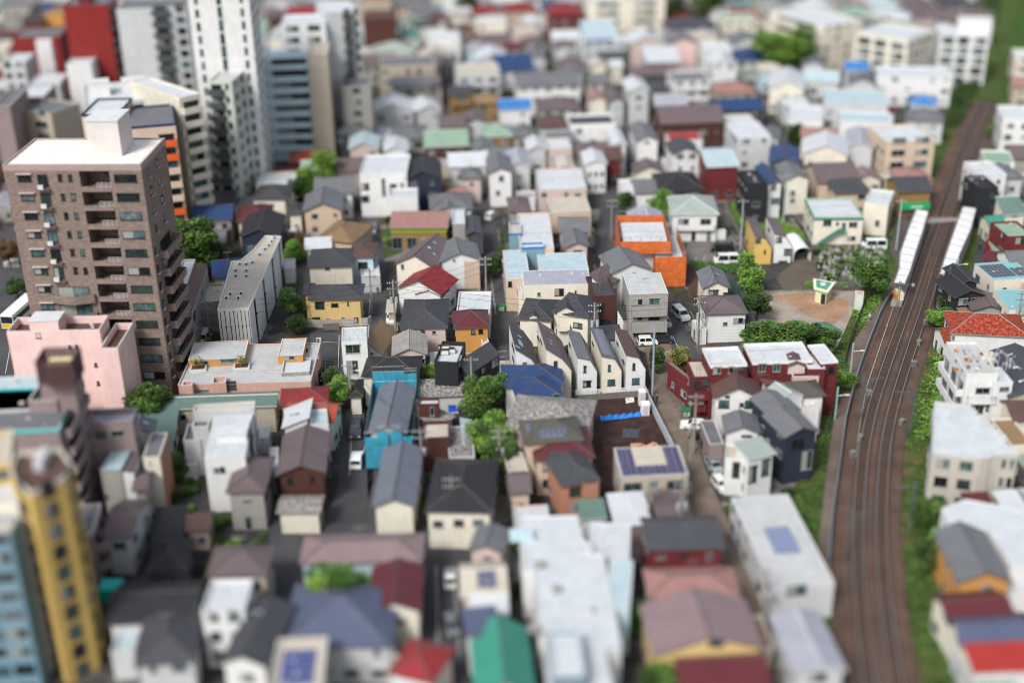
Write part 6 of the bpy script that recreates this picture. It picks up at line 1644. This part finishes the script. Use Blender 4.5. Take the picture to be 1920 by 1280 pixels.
ms = [mast(1679, 605, 8, "lattice mast at the near end of the left platform", 2.5), mast(1772, 575, 8, "lattice mast at the near end of the right platform", -3), mast(1704, 815, 8, "lattice mast on the right grass bank near the zigzag-roofed apartments", -3),
      mast(1611, 790, 8, "lattice mast on the left bank opposite the zigzag-roofed apartments", 3), mast(1705, 1000, 8, "blurred lattice mast on the right bank below the zigzag-roofed apartments", -3),
      mast(1585, 1050, 8, "blurred lattice mast on the left bank beside the long grey building", 3), mast(1838, 330, 8, "far lattice mast at the right of the track, behind the platforms", -3)]
wire(ms[0], ms[3], .4, "railway overhead wire above the left track"); wire(ms[1], ms[2], .4, "railway overhead wire above the right track"); wire(ms[3], ms[5], .4, "railway overhead wire above the left track, near part"); wire(ms[2], ms[4], .4, "railway overhead wire above the right track, near part"); wire(ms[6], ms[1], .5, "railway overhead wire above the right track, far part")
# ------------------------------------------------------------------ people
def person(x, y, rz, label, top, pants, pose="walk", z=.07, bike=False):
    p = at(x, y, z); o_z = .0; s = 1.0
    J = [(0, 0, .95), (0, 0, 1.2), (0, .0, 1.42), (0, .0, 1.5), (0, .02, 1.6), (0, .02, 1.7)]; R = [.14, .13, .15, .06, .095, .07]
    E = [(0, 1), (1, 2), (2, 3), (3, 4), (4, 5)]
    for sg in (-1, 1):
        st = .22*sg if pose == "walk" else 0; b = len(J)
        J += [(sg*.1, 0, .9), (sg*.1, st*.6+.04, .5), (sg*.1, st-.03, .09), (sg*.1, st+.12, .05)]; R += [.095, .065, .045, .04]; E += [(0, b), (b, b+1), (b+1, b+2), (b+2, b+3)]
        b = len(J); J += [(sg*.2, 0, 1.4), (sg*.24, -st*.5, 1.12), (sg*.23, -st*.9+.1, .88), (sg*.23, -st*.9+.14, .78)]; R += [.06, .045, .035, .03]; E += [(2, b), (b, b+1), (b+1, b+2), (b+2, b+3)]
    me = bpy.data.meshes.new("person"); me.from_pydata(J, E, []); o = bpy.data.objects.new("person", me); COL.objects.link(o)
    o.location = p+Vector((0, 0, .35 if bike else 0)); o.rotation_euler = (0, 0, rad(rz)); md = o.modifiers.new("skin", 'SKIN'); 
    for i, sv in enumerate(me.skin_vertices[0].data): sv.radius = (R[i], R[i]); sv.use_root = (i == 0)
    o.modifiers.new("sub", 'SUBSURF').render_levels = 1
    m = mat(top+pants, "plain") if False else None
    me.materials.append(person_mat(top, pants)); tag(o, label, "person"); return o
PM = {}
def person_mat(top, pants):
    if (top, pants) in PM: return PM[(top, pants)]
    m = bpy.data.materials.new("clothes"); m.use_nodes = True; nb = NB(m); tc = nb.new("TexCoord"); sx = nb.new("SeparateXYZ"); nb.link(tc.outputs["Object"], sx.inputs[0])
    r = nb.new("ValToRGB"); r.color_ramp.interpolation = 'CONSTANT'; e = r.color_ramp.elements; mp = nb.new("MapRange", i_From_Min=0., i_From_Max=1.8); nb.link(sx.outputs[2], mp.inputs[0]); nb.link(mp.outputs[0], r.inputs[0])
    e[0].position, e[0].color = 0, lin("1c1a18"); e[1].position, e[1].color = .06, lin(pants)
    for p_, c_ in ((.52, top), (.82, "c99a7c"), (.9, "2a211c")): q = e.new(p_); q.color = lin(c_)
    nb.link(r.outputs[0], nb.b.inputs["Base Color"]); PM[(top, pants)] = m; return m
person(1231, 760, 0, "person in dark clothes cycling on the brown footpath beside the soil lot", "23252c", "23252c", "stand", .25, True)
person(1629, 603, 10, "person in a pale blue top walking on the station path beside the fence", "9fb4bc", "8f9498")
person(1668, 452, 0, "person in a navy jacket on the path left of the left platform roof", "262a4a", "26262c")
person(1702, 412, 180, "person in purple clothes near the level crossing", "4a3a6a", "2b2b30")
person(1711, 545, 0, "person in a pale coat at the near end of the left platform", "d8d4c8", "5a5248", "stand", 1.16)
person(1836, 470, 0, "person in dark clothes on the street behind the right platform", "20242c", "1c1e24")
person(709, 552, 0, "person in dark clothes walking in the narrow street behind the yellow house", "2a2a30", "2a2a30")
# bicycle under the cyclist and the bicycle row
BK = None
def bicycle(p, rz, label, group=None):
    global BK
    if BK is None:
        r = empty("bicycle", p, rz)
        for sx in (-.52, .52):
            m = MB(); 
            for k in range(14): a, b = 2*math.pi*k/14, 2*math.pi*(k+1)/14; m.bar((0, sx+.32*math.cos(a), .33+.32*math.sin(a)), (0, sx+.32*math.cos(b), .33+.32*math.sin(b)), .02)
            m.build("wheel", TYRE, r)
        m = MB(); [m.bar(a, b, .022) for a, b in (((0, -.52, .33), (0, -.1, .35)), ((0, -.1, .35), (0, .42, .8)), ((0, -.1, .35), (0, -.2, .85)), ((0, -.2, .8), (0, .4, .78)), ((0, .52, .33), (0, .38, .95)), ((-.25, .36, 1.0), (.25, .36, 1.0)))]; m.build("frame", mat("5a6068", "paint"), r)
        m = MB(); m.box(-.08, -.32, .84, .08, -.08, .9); m.build("saddle", DARK, r); BK = r; o = r
    else: o = copy_tree(BK, p, rz)
    tag(o, label, "bicycle", group); return o
bicycle(at(1231, 760, .07), 0, "bicycle ridden by the person in dark clothes on the brown footpath")
for i in range(9):
    x, y = 1252+i*5.5, 726+i*9.5; bicycle(at(x, y, .06), rad(70+i*5), "bicycle %s from the far end of the row beside the maroon apartments" % ["first", "second", "third", "fourth", "fifth", "sixth", "seventh", "eighth", "last"][i], "bicycles parked beside the maroon apartments")
# ------------------------------------------------------------------ soil lot things
def boxy(name, x, y, w, d, h, col, label, cat, rz=0, roof=None, door=True):
    r = empty(name, at(x, y, .06), rad(rz)); tag(r, label, cat); m = MB(); m.box(-w/2, -d/2, 0, w/2, d/2, h); m.build("body", mat(col), r)
    m = MB(); m.box(-w/2-.06, -d/2-.06, h, w/2+.06, d/2+.06, h+.12); m.build("roof", mat(roof or "e6e7e6"), r)
    if door: m = MB(); m.box(-w*.38, -d/2-.03, .1, w*.38, -d/2-.003, h-.2); m.build("door", mat("b9bab8"), r)
    return r
boxy("portable_toilet", 1203, 758, 1.0, 1.1, 2.4, "cfd0cc", "tall narrow beige portable toilet with white roof at the lot corner", "toilet", 5)
boxy("portable_toilet", 1209, 776, 1.2, 1.2, 1.9, "e4e5e5", "small white portable cabin in front of the tall portable toilet", "toilet", 5)
boxy("waste_bin", 940, 582, 1.3, .9, 1.1, "2f8f5a", "green waste bin at the end of the alley", "waste bin", 0, "2a7f50")
boxy("waste_bin", 1286, 778, 1.4, 1.2, 1.0, "2f6f48", "green net covered bin beside the maroon apartments", "waste bin", 0, "2a6f48")
boxy("oil_drum", 1211, 745, .7, .7, 1.2, "c2411f", "orange red drum behind the small white portable cabin", "drum", 0, "a8381c", False)
boxy("water_tank", 212, 1118, 2.6, 2.2, 1.8, "2fb5ae", "turquoise covered tank at the foot of the taupe tower", "tank", 0, "3cc0b8", False)
def tarp(pts, label, col, name="tarpaulin", hh=.35):
    P = [at(x, y, .1) for x, y in pts]; n = 40; mb = MB(); rng = rnd(label); a, b, c, d = P
    G = [[(a.lerp(b, i/n).lerp(d.lerp(c, i/n), j/6)+Vector((rng.uniform(-.1, .1), rng.uniform(-.1, .1), hh*math.sin(math.pi*j/6)*(1+.6*math.sin(i*.9))+rng.uniform(0, .12)))) for j in range(7)] for i in range(n+1)]
    for i in range(n):
        for j in range(6): mb.face([G[i][j], G[i+1][j], G[i+1][j+1], G[i][j+1]])
    o = mb.build(name, mat(col)); tag(o, label, "tarpaulin"); return o
tarp([(1126, 790), (1203, 781), (1203, 775), (1125, 781)], "long crumpled bright blue tarpaulin on the brown soil lot", "2f7fd0")
tarp([(1166, 820), (1198, 822), (1200, 806), (1168, 802)], "dark grey sheet lying on the brown soil lot", "4b5158", hh=.1)
tarp([(1173, 756), (1190, 754), (1187, 746), (1174, 747)], "crumpled white sheet on the far side of the soil lot", "d9d6d2", hh=.3)
tarp([(843, 817), (858, 815), (857, 802), (842, 804)], "crumpled blue tarpaulin on the cluttered roofs left of the dark tree", "2b56b8", hh=.3).location.z = 4.0
for i, (x, y) in enumerate(((1193, 838), (1200, 842), (1222, 838), (1228, 843))):
    o = boxy("timber_pile", x, y, 1.6, .8, .3, "b9875c", "%s pile of pale timber at the near edge of the soil lot" % ["leftmost", "second", "third", "rightmost"][i], "timber pile", 20*i, "c9976c", False); o["group"] = "timber piles on the soil lot"
def cone(x, y):
    mb = MB(); mb.prism([(.16*math.cos(a), .16*math.sin(a)) for a in [k*math.pi/4 for k in range(8)]], 0, .05); b = len(mb.v)
    for k in range(8): a, c = k*math.pi/4, (k+1)*math.pi/4; mb.face([(.13*math.cos(a), .13*math.sin(a), .05), (.13*math.cos(c), .13*math.sin(c), .05), (.02*math.cos(c), .02*math.sin(c), .75), (.02*math.cos(a), .02*math.sin(a), .75)])
    o = mb.build("traffic_cone", mat("c23a1e")); o.location = at(x, y, .06); tag(o, "red traffic cone on the car park edge, %s from the left" % ["first", "second", "third", "fourth", "fifth", "sixth", "seventh", "last"][int((x-1288)/13.4)], "traffic cone", "traffic cones along the car park")
for i in range(8): cone(1288+i*13.5, 496.5)
# rooftop clutter: racks of the white flats, sofas of the black house, air conditioners on the long roof
def on_roof(x, y, z): return at(x, y, z)
frame(0, 320, 4)
for k, (x, y) in enumerate([(1800, 712), (1850, 712), (1895, 700), (1770, 760), (1850, 760), (1770, 800), (1850, 800), (1730, 935), (1810, 930), (1700, 965), (1790, 965), (1950, 640), (1990, 600), (2020, 570), (2040, 540), (2060, 515)]):
    ac_unit(on_roof(x, y, 8.75), rad(30), "white air conditioner on the beige roof of the long slit window building")
frame(1440, 640, 4)
rk = empty("drying_rack", on_roof(1600, 150, 9.45)); tag(rk, "jumble of white pipe racks on the roof terrace of the white flats", "rack"); m = MB(); rng = rnd("rack")
for i in range(26):
    a = Vector((rng.uniform(-3.5, 3.5), rng.uniform(-4, 4), 0)); m.bar(a, a+Vector((0, 0, 1.6)), .04); b = a+Vector((rng.choice([-2, 2, 0]), rng.choice([-2, 2]), 0)); m.bar(a+Vector((0, 0, 1.5)), b+Vector((0, 0, 1.5)), .04)
m.build("pipes", mat("c4c6c6"), rk)
for i in range(22):
    p = on_roof(rng.uniform(1380, 1520) if i % 2 else rng.uniform(1530, 1690), rng.uniform(50, 225), 9.45); c = rng.choice(["b5703a", "c9c2b0", "8a5a40", "dcdad4", "6a6a66", "b98a5a"]); mb = MB(); s = rng.uniform(.14, .38)
    mb.box(-s, -s*.7, 0, s, s*.7, s*1.1); mb.box(-s*1.1, -s*.8, s*1.1, s*1.1, s*.8, s*1.2); o = mb.build("planter_box", mat(c)); o.location = p; o.rotation_euler = (0, 0, rng.uniform(0, 3)); tag(o, "%s %s box on the crowded white roof, %s side" % ({0: "tiny", 1: "small", 2: "larger"}[min(2, int((s-.14)/.08))], {"b5703a": "orange brown", "c9c2b0": "cream", "8a5a40": "brown", "dcdad4": "white", "6a6a66": "grey", "b98a5a": "tan"}[c], ("left" if i % 2 else "right")+[" end", " middle", " near edge", " far edge", " corner", " centre", " rim"][i % 7]), "box", "boxes on the crowded roof")
frame(480, 640, 4)
def sofa(x, y, z, w, label):
    r = empty("outdoor_sofa", on_roof(x, y, z), rad(4)); tag(r, label, "sofa"); m = MB(); m.box(-w/2, -.4, .1, w/2, .4, .42); m.build("seat", mat("c9c8c4"), r); m = MB(); m.box(-w/2, .3, .42, w/2, .45, .8); m.build("backrest", mat("3a3a3c"), r); m = MB(); m.box(-w/2-.1, -.4, 0, -w/2, .45, .6); m.box(w/2, -.4, 0, w/2+.1, .45, .6); m.build("armrest", mat("3a3a3c"), r)
sofa(1410, 60, 7.3, 1.8, "white outdoor sofa at the back of the black house terrace"); sofa(1415, 95, 7.3, 1.2, "dark armed chair in front of the white sofa on the black house terrace"); sofa(1470, 85, 7.3, 1.0, "outdoor chair at the right side of the black house terrace")
# planters with small trees on the stained white roof terrace
for (x, y, lab) in ((1490, 212, "planter with a sparse small tree on the stained roof terrace, left"), (1815, 200, "planter with a leafy bush on the stained roof terrace, right")):
    frame(0, 640, 4); p = on_roof(x, y, 4.7); r = empty("planter", p, rad(5)); tag(r, lab, "planter"); m = MB(); m.box(-1.3, -1, 0, 1.3, 1, .5); m.box(-1.05, -.8, .5, 1.05, .8, .52, 1); m.build("tub", [mat("c9c9c6"), mat("5a3d30")], r)
    m = MB(); leaves(m, 0, 0, 1.5, 1.2, .9, .9, 160, .12, rnd(lab), 0); m.bar((0, 0, .4), (0, 0, 1.6), .05); m.build("plant", mat(LEAFC['o' if 'sparse' in lab else 'm'], "leaf"), r)
# green outside stair and awning
frame(1440, 320, 4)
def stair():
    p0, p1 = at(408, 552, .1), at(545, 462, .1); b = [x for x in BLD if x.get('short') == "green trimmed cream building"][0]
    M = b['M']; q = M.inverted(); r = b['o']; mb = MB(); n = 10; x0, x1 = .9, 4.9
    for i in range(n): x = x0+(x1-x0)*i/n; z = 3.0*(i+1)/n; mb.box(x, -1.1, z-.1, x+(x1-x0)/n+.02, -.1, z)
    mb.slab([(x0, -1.15, .9), (x1, -1.15, 3.9), (x1, -1.1, 3.9), (x0, -1.1, .9)], 1.0); mb.box(x1, -1.1, 2.9, x1+1.4, -.01, 3.0); mb.box(x1, -1.15, 3.0, x1+1.4, -1.1, 3.9); mb.build("outside_stair", mat("3f7a5c"), r)
stair()
def awning():
    b = [x for x in BLD if x.get('short') == "green awning shop"][0]; mb = MB(); w = b['w']; mb.box(.1, -1.2, 2.3, w-.1, -.02, 3.5); mb.box(w*.35, -1.23, 2.7, w*.75, -1.2, 3.1, 1); mb.build("awning", [mat("1f9a62"), mat("b9d9c8")], b['o'])
awning()
# air conditioners, shrubs and small walls in the yards
frame(0, 0, 1)
for i, (x, y) in enumerate([(1085, 741), (1090, 748), (1129, 739), (1141, 742), (1150, 741), (1168, 739), (890, 548), (880, 548), (870, 549), (861, 549), (598, 640), (905, 618)]):
    ac_unit(at(x, y, .08), rad(5))

def marking(pts, w=.12): strip("road_marking", pts, w, .075, mat("b9b9b5"), keep=False)
for m_ in ([(1248, 640), (1222, 560)], [(1290, 690), (1262, 632)], [(1232, 664), (1290, 650)], [(1318, 498), (1322, 478)], [(1302, 500), (1306, 480)], [(636, 628), (634, 690)], [(590, 640), (634, 642)],
           [(690, 640), (694, 560)], [(676, 880), (690, 800)], [(655, 890), (660, 800)], [(930, 590), (918, 500)], [(1348, 305), (1392, 378)], [(1400, 380), (1480, 398)], [(1480, 398), (1560, 432)],
           [(822, 1240), (818, 1060)], [(862, 1240), (850, 1060)], [(10, 700), (25, 620)], [(22, 740), (35, 640)]): marking(m_)
for i in range(7): marking([(8+i*4, 486-i*.2), (10+i*4, 500)], .5)

for x, y, k, c, l in ((1330, 850, 'kei', "2c2d30", "dark car parked beside the footpath below the black car"), (1338, 880, 'kei', "9aa4a8", "grey car parked left of the grey-green-roofed white house"), (1350, 915, 'kei', "dfe0e0", "white car parked below the grey car along the footpath"),
                      (300, 1010, 'kei', "3b3d40", "dark car in the blurred yard at the lower left"), (846, 1180, 'kei', "6a7075", "grey car on the lower street below the white kei truck"), (1152, 330, 'kei', "e3e4e4", "white car far up the street beyond the orange scaffolding"), (1246, 610, 'kei', "a9b0b4", "silver car on the side street left of the minivan")):
    car(k, c, x, y, -75, l)
for i, (x, y) in enumerate(((1628, 745), (1712, 690), (1735, 612), (1598, 860), (1690, 800), (1612, 830), (1722, 650))):
    boxy("relay_cabinet", x, y, .8, .6, 1.2, "6c6f6b", "%s grey relay cabinet beside the railway tracks" % ["first", "second", "third", "fourth", "fifth", "sixth", "seventh"][i], "cabinet", 10*i, "777a76", False)
# ------------------------------------------------------------------ infill houses where streets full of houses continue
class PolySet:
    """plan polygons in 25 m buckets"""
    def __init__(s, ps=()):
        s.b = {}
        for p in ps: s.append(p)
    def append(s, p):
        r = p[2]+1
        for i in range(int((p[0]-r)//25), int((p[0]+r)//25)+1):
            for j in range(int((p[1]-r)//25), int((p[1]+r)//25)+1): s.b.setdefault((i, j), []).append(p)
    def near(s, x, y, r):
        out = {}
        for i in range(int((x-r)//25), int((x+r)//25)+1):
            for j in range(int((y-r)//25), int((y+r)//25)+1):
                for p in s.b.get((i, j), ()): out[id(p)] = p
        return out.values()
def cell_free(x, y, w, d, polys, m=.8):
    for (fx, fy, fr, poly) in polys.near(x, y, max(w, d)*.75+m):
        if (fx-x)**2+(fy-y)**2 > (fr+max(w, d))**2: continue
        for (dx, dy) in ((0, 0), (-.5, -.5), (.5, -.5), (.5, .5), (-.5, .5), (0, .5), (0, -.5), (.5, 0), (-.5, 0)):
            if inside(x+dx*(w+m), y+dy*(d+m), poly): return False
        for (px, py) in poly:
            if abs(px-x) < (w+m)/2 and abs(py-y) < (d+m)/2: return False
        # edges crossing
        n = len(poly)
        for i in range(n):
            ax, ay = poly[i]; bx, by = poly[(i+1) % n]
            for t in (.25, .5, .75):
                if abs(ax+(bx-ax)*t-x) < (w+m)/2 and abs(ay+(by-ay)*t-y) < (d+m)/2: return False
    return True
def polyrec(p):
    cx = sum(q[0] for q in p)/len(p); cy = sum(q[1] for q in p)/len(p); return (cx, cy, max(math.hypot(q[0]-cx, q[1]-cy) for q in p), p)
def infill(limit):
    polys = [polyrec([(q.x, q.y) for q in f]) for f in FOOT]
    for k in KEEP:
        if len(k) > 12:       # long strips: cut into pieces
            h = len(k)//2
            A, B_ = k[:h], k[h:][::-1]
            for i in range(h-1): polys.append(polyrec([A[i], A[i+1], B_[i+1], B_[i]]))
        else: polys.append(polyrec(k))
    polys = PolySet(polys); rng = rnd("fill"); n = 0; y = 575.0
    WC = "WWCCBLLGPTUMV"; RC = "gggddmmnwwcluvbbxreEp"
    while y > 150:
        xr = (y*cp+CAMH*sp)*960/F+10
        x = -xr+rng.uniform(0, 6)
        while x < xr:
            X = x; placed = False
            for (w, d) in (((9.5, 11), (8, 9), (6.5, 7.5), (5, 6), (3.6, 4.4)) if y < 330 else ((11, 12), (9, 10), (8, 8))):
                w_ = w*rng.uniform(.85, 1.15); d_ = d*rng.uniform(.85, 1.1)
                if cell_free(X+w_/2, y, w_, d_, polys):
                    kind = rng.choice(["gx", "gy", "hip", "hip", "gy", "flat", "flat", "mf"]) if w > 5 else rng.choice(["mf", "flat"])
                    h = rng.choice([5.2, 5.6, 5.8, 6.0]) if w > 5 else rng.choice([2.4, 2.8, 3.2])
                    if y < 300 and w < 8: h = min(h, 3.4 if w < 7 else 5.2)
                    global OX, OY, OS, LOD
                    a = project((X, y-d_/2, h)); frame(0, 0, 1)
                    opt = {'a': str(rng.uniform(1, 7))}
                    if w <= 5: opt['f'] = 'n'
                    if y > 480: opt['f'] = opt['s'] = 'n'
                    bx = project((X+w_, y-d_/2, h))[0]
                    LOD = 2; wc, rc = rng.choice(WC), rng.choice(RC)
                    if kind == 'flat': rc = rng.choice("wwccgl")
                    r, M, Wd, D = mass(kind, h, (a[0], a[1]), bx, d_, wc, rc, opt, None, "house" if h > 4 else "garden_shed")
                    c = M @ Vector((Wd/2, D/2, h)); BLD.append(dict(o=r, q=project(c), wc=wc, rc=rc, kind=kind, h=h, D=c.y, label=None, short=None, name="house" if h > 4 else "garden_shed", w=Wd, M=M, fill=1))
                    polys.append(polyrec([(q.x, q.y) for q in FOOT[-1]])); n += 1; X += w_+.8; placed = True; break
            x = X+(0 if placed else 3.0)
            if n >= limit: return n
        y -= 8.0
    return n
nfill = infill(700)
# shrubs and yard walls in the left-over gaps near the sharp zone
rng = rnd("yard"); polys = PolySet([polyrec([(q.x, q.y) for q in f]) for f in FOOT]); nb_ = 0
KP = []
for k in KEEP:
    if len(k) > 12:
        h = len(k)//2; A, B_ = k[:h], k[h:][::-1]
        for i in range(h-1): KP.append(polyrec([A[i], A[i+1], B_[i+1], B_[i]]))
    else: KP.append(polyrec(k))
BUSHES = []
KP = PolySet(KP)
while nb_ < 130:
    px, py = rng.uniform(300, 1580), rng.uniform(400, 1150); p = at(px, py, 0)
    if cell_free(p.x, p.y, 1.2, 1.2, polys, 0) and cell_free(p.x, p.y, 1, 1, KP, 0):
        bush(px, py, rng.uniform(1.0, 2.2), rng.choice("ddmmlr"), None, rng.uniform(.6, 1.1)); nb_ += 1
        BUSHES.append((bpy.data.objects[-1] if False else BO[-1], px, py))
# low yard walls and fences along plot lines
WALLS = []; nw = 0; 
while nw < 90:
    px, py = rng.uniform(480, 1600), rng.uniform(420, 880); p = at(px, py, 0); L = rng.uniform(2.5, 7); a = rad(5+rng.choice([0, 90])); dx, dy = math.cos(a)*L/2, math.sin(a)*L/2
    if all(cell_free(p.x+dx*t, p.y+dy*t, .3, .3, q_, 0) for t in (-1, -.5, 0, .5, 1) for q_ in (polys, KP)):
        r = empty("yard_wall", (p.x, p.y, 0), a); m = MB(); h_ = rng.choice([.9, 1.2, 1.6]); m.box(-L/2, -.06, 0, L/2, .06, h_); m.build("wall_panel", mat(rng.choice(["77736c", "5f5b56", "8a857d", "4f4239"]), "brick"), r)
        m = MB(); m.box(-L/2-.03, -.1, h_+.003, L/2+.03, .1, h_+.06); m.build("coping", mat("7d7a74"), r); tag(r, "low plot wall", "wall", "low walls between plots"); WALLS.append((r, px, py)); nw += 1
# the smallest infill houses beyond the first 300 become one object
hs = [b for b in BLD if b.get('fill') and b['name'] == "house"]
n_house = len([b for b in BLD if b['name'] == "house"])
hs.sort(key=lambda b: -b['D'])
cut = hs[:max(0, n_house-298)]
if cut:
    vs, fs, mi, uv, mats = [], [], [], [], []; KID = {}
    for c in bpy.data.objects:
        if c.parent is not None: KID.setdefault(c.parent.name, []).append(c)
    def kids(o):
        r = []
        for c in KID.get(o.name, []): r.append(c); r += kids(c)
        return r
    for b in cut:
        for c in kids(b['o']):
            if c.type != 'MESH': continue
            Mx = b['o'].matrix_basis @ (c.matrix_local if c.parent is b['o'] else c.parent.matrix_local @ c.matrix_local); base = len(vs)
            vs += [tuple(Mx @ v.co) for v in c.data.vertices]
            idx = []
            for m in c.data.materials:
                if m not in mats: mats.append(m)
                idx.append(mats.index(m))
            ul = c.data.uv_layers[0].data
            for p in c.data.polygons: fs.append(tuple(base+k for k in p.vertices)); mi.append(idx[p.material_index]); uv += [tuple(ul[k].uv) for k in p.loop_indices]
    me = bpy.data.meshes.new("distant_houses"); me.from_pydata(vs, [], fs)
    for m in mats: me.materials.append(m)
    me.polygons.foreach_set("material_index", mi); l = me.uv_layers.new(name="UVMap"); l.data.foreach_set("uv", [k for q in uv for k in q])
    o = bpy.data.objects.new("distant_houses", me); COL.objects.link(o); tag(o, kind="stuff")
    bpy.data.batch_remove([c for b in cut for c in kids(b['o'])+[b['o']]])
    dead = set(id(b) for b in cut); BLD[:] = [b for b in BLD if id(b) not in dead]
# ------------------------------------------------------------------ names, groups and labels of the buildings
def short_of(b):
    if b.get('short'): return "the "+b['short']
    rw = ROOFC[b['rc']][1]; ww = WALLC[b['wc']][1]
    noun = {"apartment_tower": "tower", "apartment_building": "block"}.get(b['name'], "shed" if b['h'] < 4 else "house")
    return "a %s-roofed %s %s" % (rw.replace(' ', '-'), ww.replace(' ', '-'), noun)
def self_of(b):
    rw = ROOFC[b['rc']][1]; ww = WALLC[b['wc']][1]; noun = {"apartment_tower": "tower", "apartment_building": "block"}.get(b['name'], "shed" if b['h'] < 4 else "house")
    return "%s %s, %s %s roof" % (ww, noun, rw, SHAPE[b['kind']])
used = {b['label'] for b in BLD if b['label']}
for b in BLD:
    x, y = b['q']
    if not b['label']:
        cands = []
        for c in BLD:
            if c is b: continue
            dx, dy = c['q'][0]-x, c['q'][1]-y; sc = 1.0 if c.get('short') else 2.2
            if abs(dx) > abs(dy)*1.3: rel = "left of" if dx > 0 else "right of"
            else: rel = "behind" if dy > 0 else "in front of"
            d = math.hypot(dx, dy*1.4); cands.append((d*sc, rel, c))
        cands.sort(key=lambda t: t[0]); s = self_of(b); lab = None; best = cands[:9]
        for d, rel, c in best:
            t = "%s, %s %s" % (s, rel, short_of(c))
            if t not in used and len(t.split()) <= 16: lab = t; break
        if lab is None:
            for d1, r1, c1 in best:
                for d2, r2, c2 in best:
                    if c1 is c2 or r1 == r2: continue
                    t = "%s, %s %s" % (self_of(b), r2, short_of(c2)); 
                    if t not in used and len(t.split()) <= 16: lab = t; break
                if lab: break
        if lab is None: lab = s+", in the row near "+short_of(best[0][2])
        b['label'] = " ".join(lab.replace(" sloping roof", " lean-to roof").split()[:15]); used.add(b['label'])
    o = b['o']; nm = b['name']
    if o.name.split('.')[0] != nm: o.name = nm
    cat = {"apartment_tower": "apartment tower", "apartment_building": "apartment building", "garden_shed": "shed"}.get(nm, "house")
    tag(o, b['label'], cat, {"apartment tower": "apartment towers on the left", "apartment building": "apartment buildings among the houses", "house": "houses of the dense quarter", "shed": "small sheds between the houses"}[cat])
def relate(o, x, y, head, seen, n=14):
    c = sorted(BLD, key=lambda b: math.hypot(b['q'][0]-x, (b['q'][1]-y)*1.3)*(1 if b.get('short') else 1.8))[:n]
    for b in c:
        dx, dy = b['q'][0]-x, b['q'][1]-y
        rel = ("left of" if dx > 0 else "right of") if abs(dx) > abs(dy)*1.3 else ("behind" if dy > 0 else "in front of")
        t = "%s %s %s" % (head, rel, short_of(b)); t = " ".join(t.split()[:16])
        if t not in seen: break
    seen.add(t); o["label"] = t
seen = set()
for o, x, y in BUSHES:
    w = {"33491f": "dark", "4a6a2e": "green", "688e38": "bright", "5c4630": "reddish"}.get(o.data.materials[0].name.split('_')[-1], "green")
    relate(o, x, y, "%s %s bush" % ("large" if o.scale[0] > 1.6 else "small", w), seen)
for o, x, y in WALLS: relate(o, x, y, "low block wall", seen)
for o in COL.objects:
    if o.get("category") == "air conditioner" and o.parent is None:
        q = project(o.location); relate(o, q[0], q[1], "white air conditioner", seen, 14)
print("buildings", len(BLD), "infill", nfill, "objects", len(bpy.data.objects))
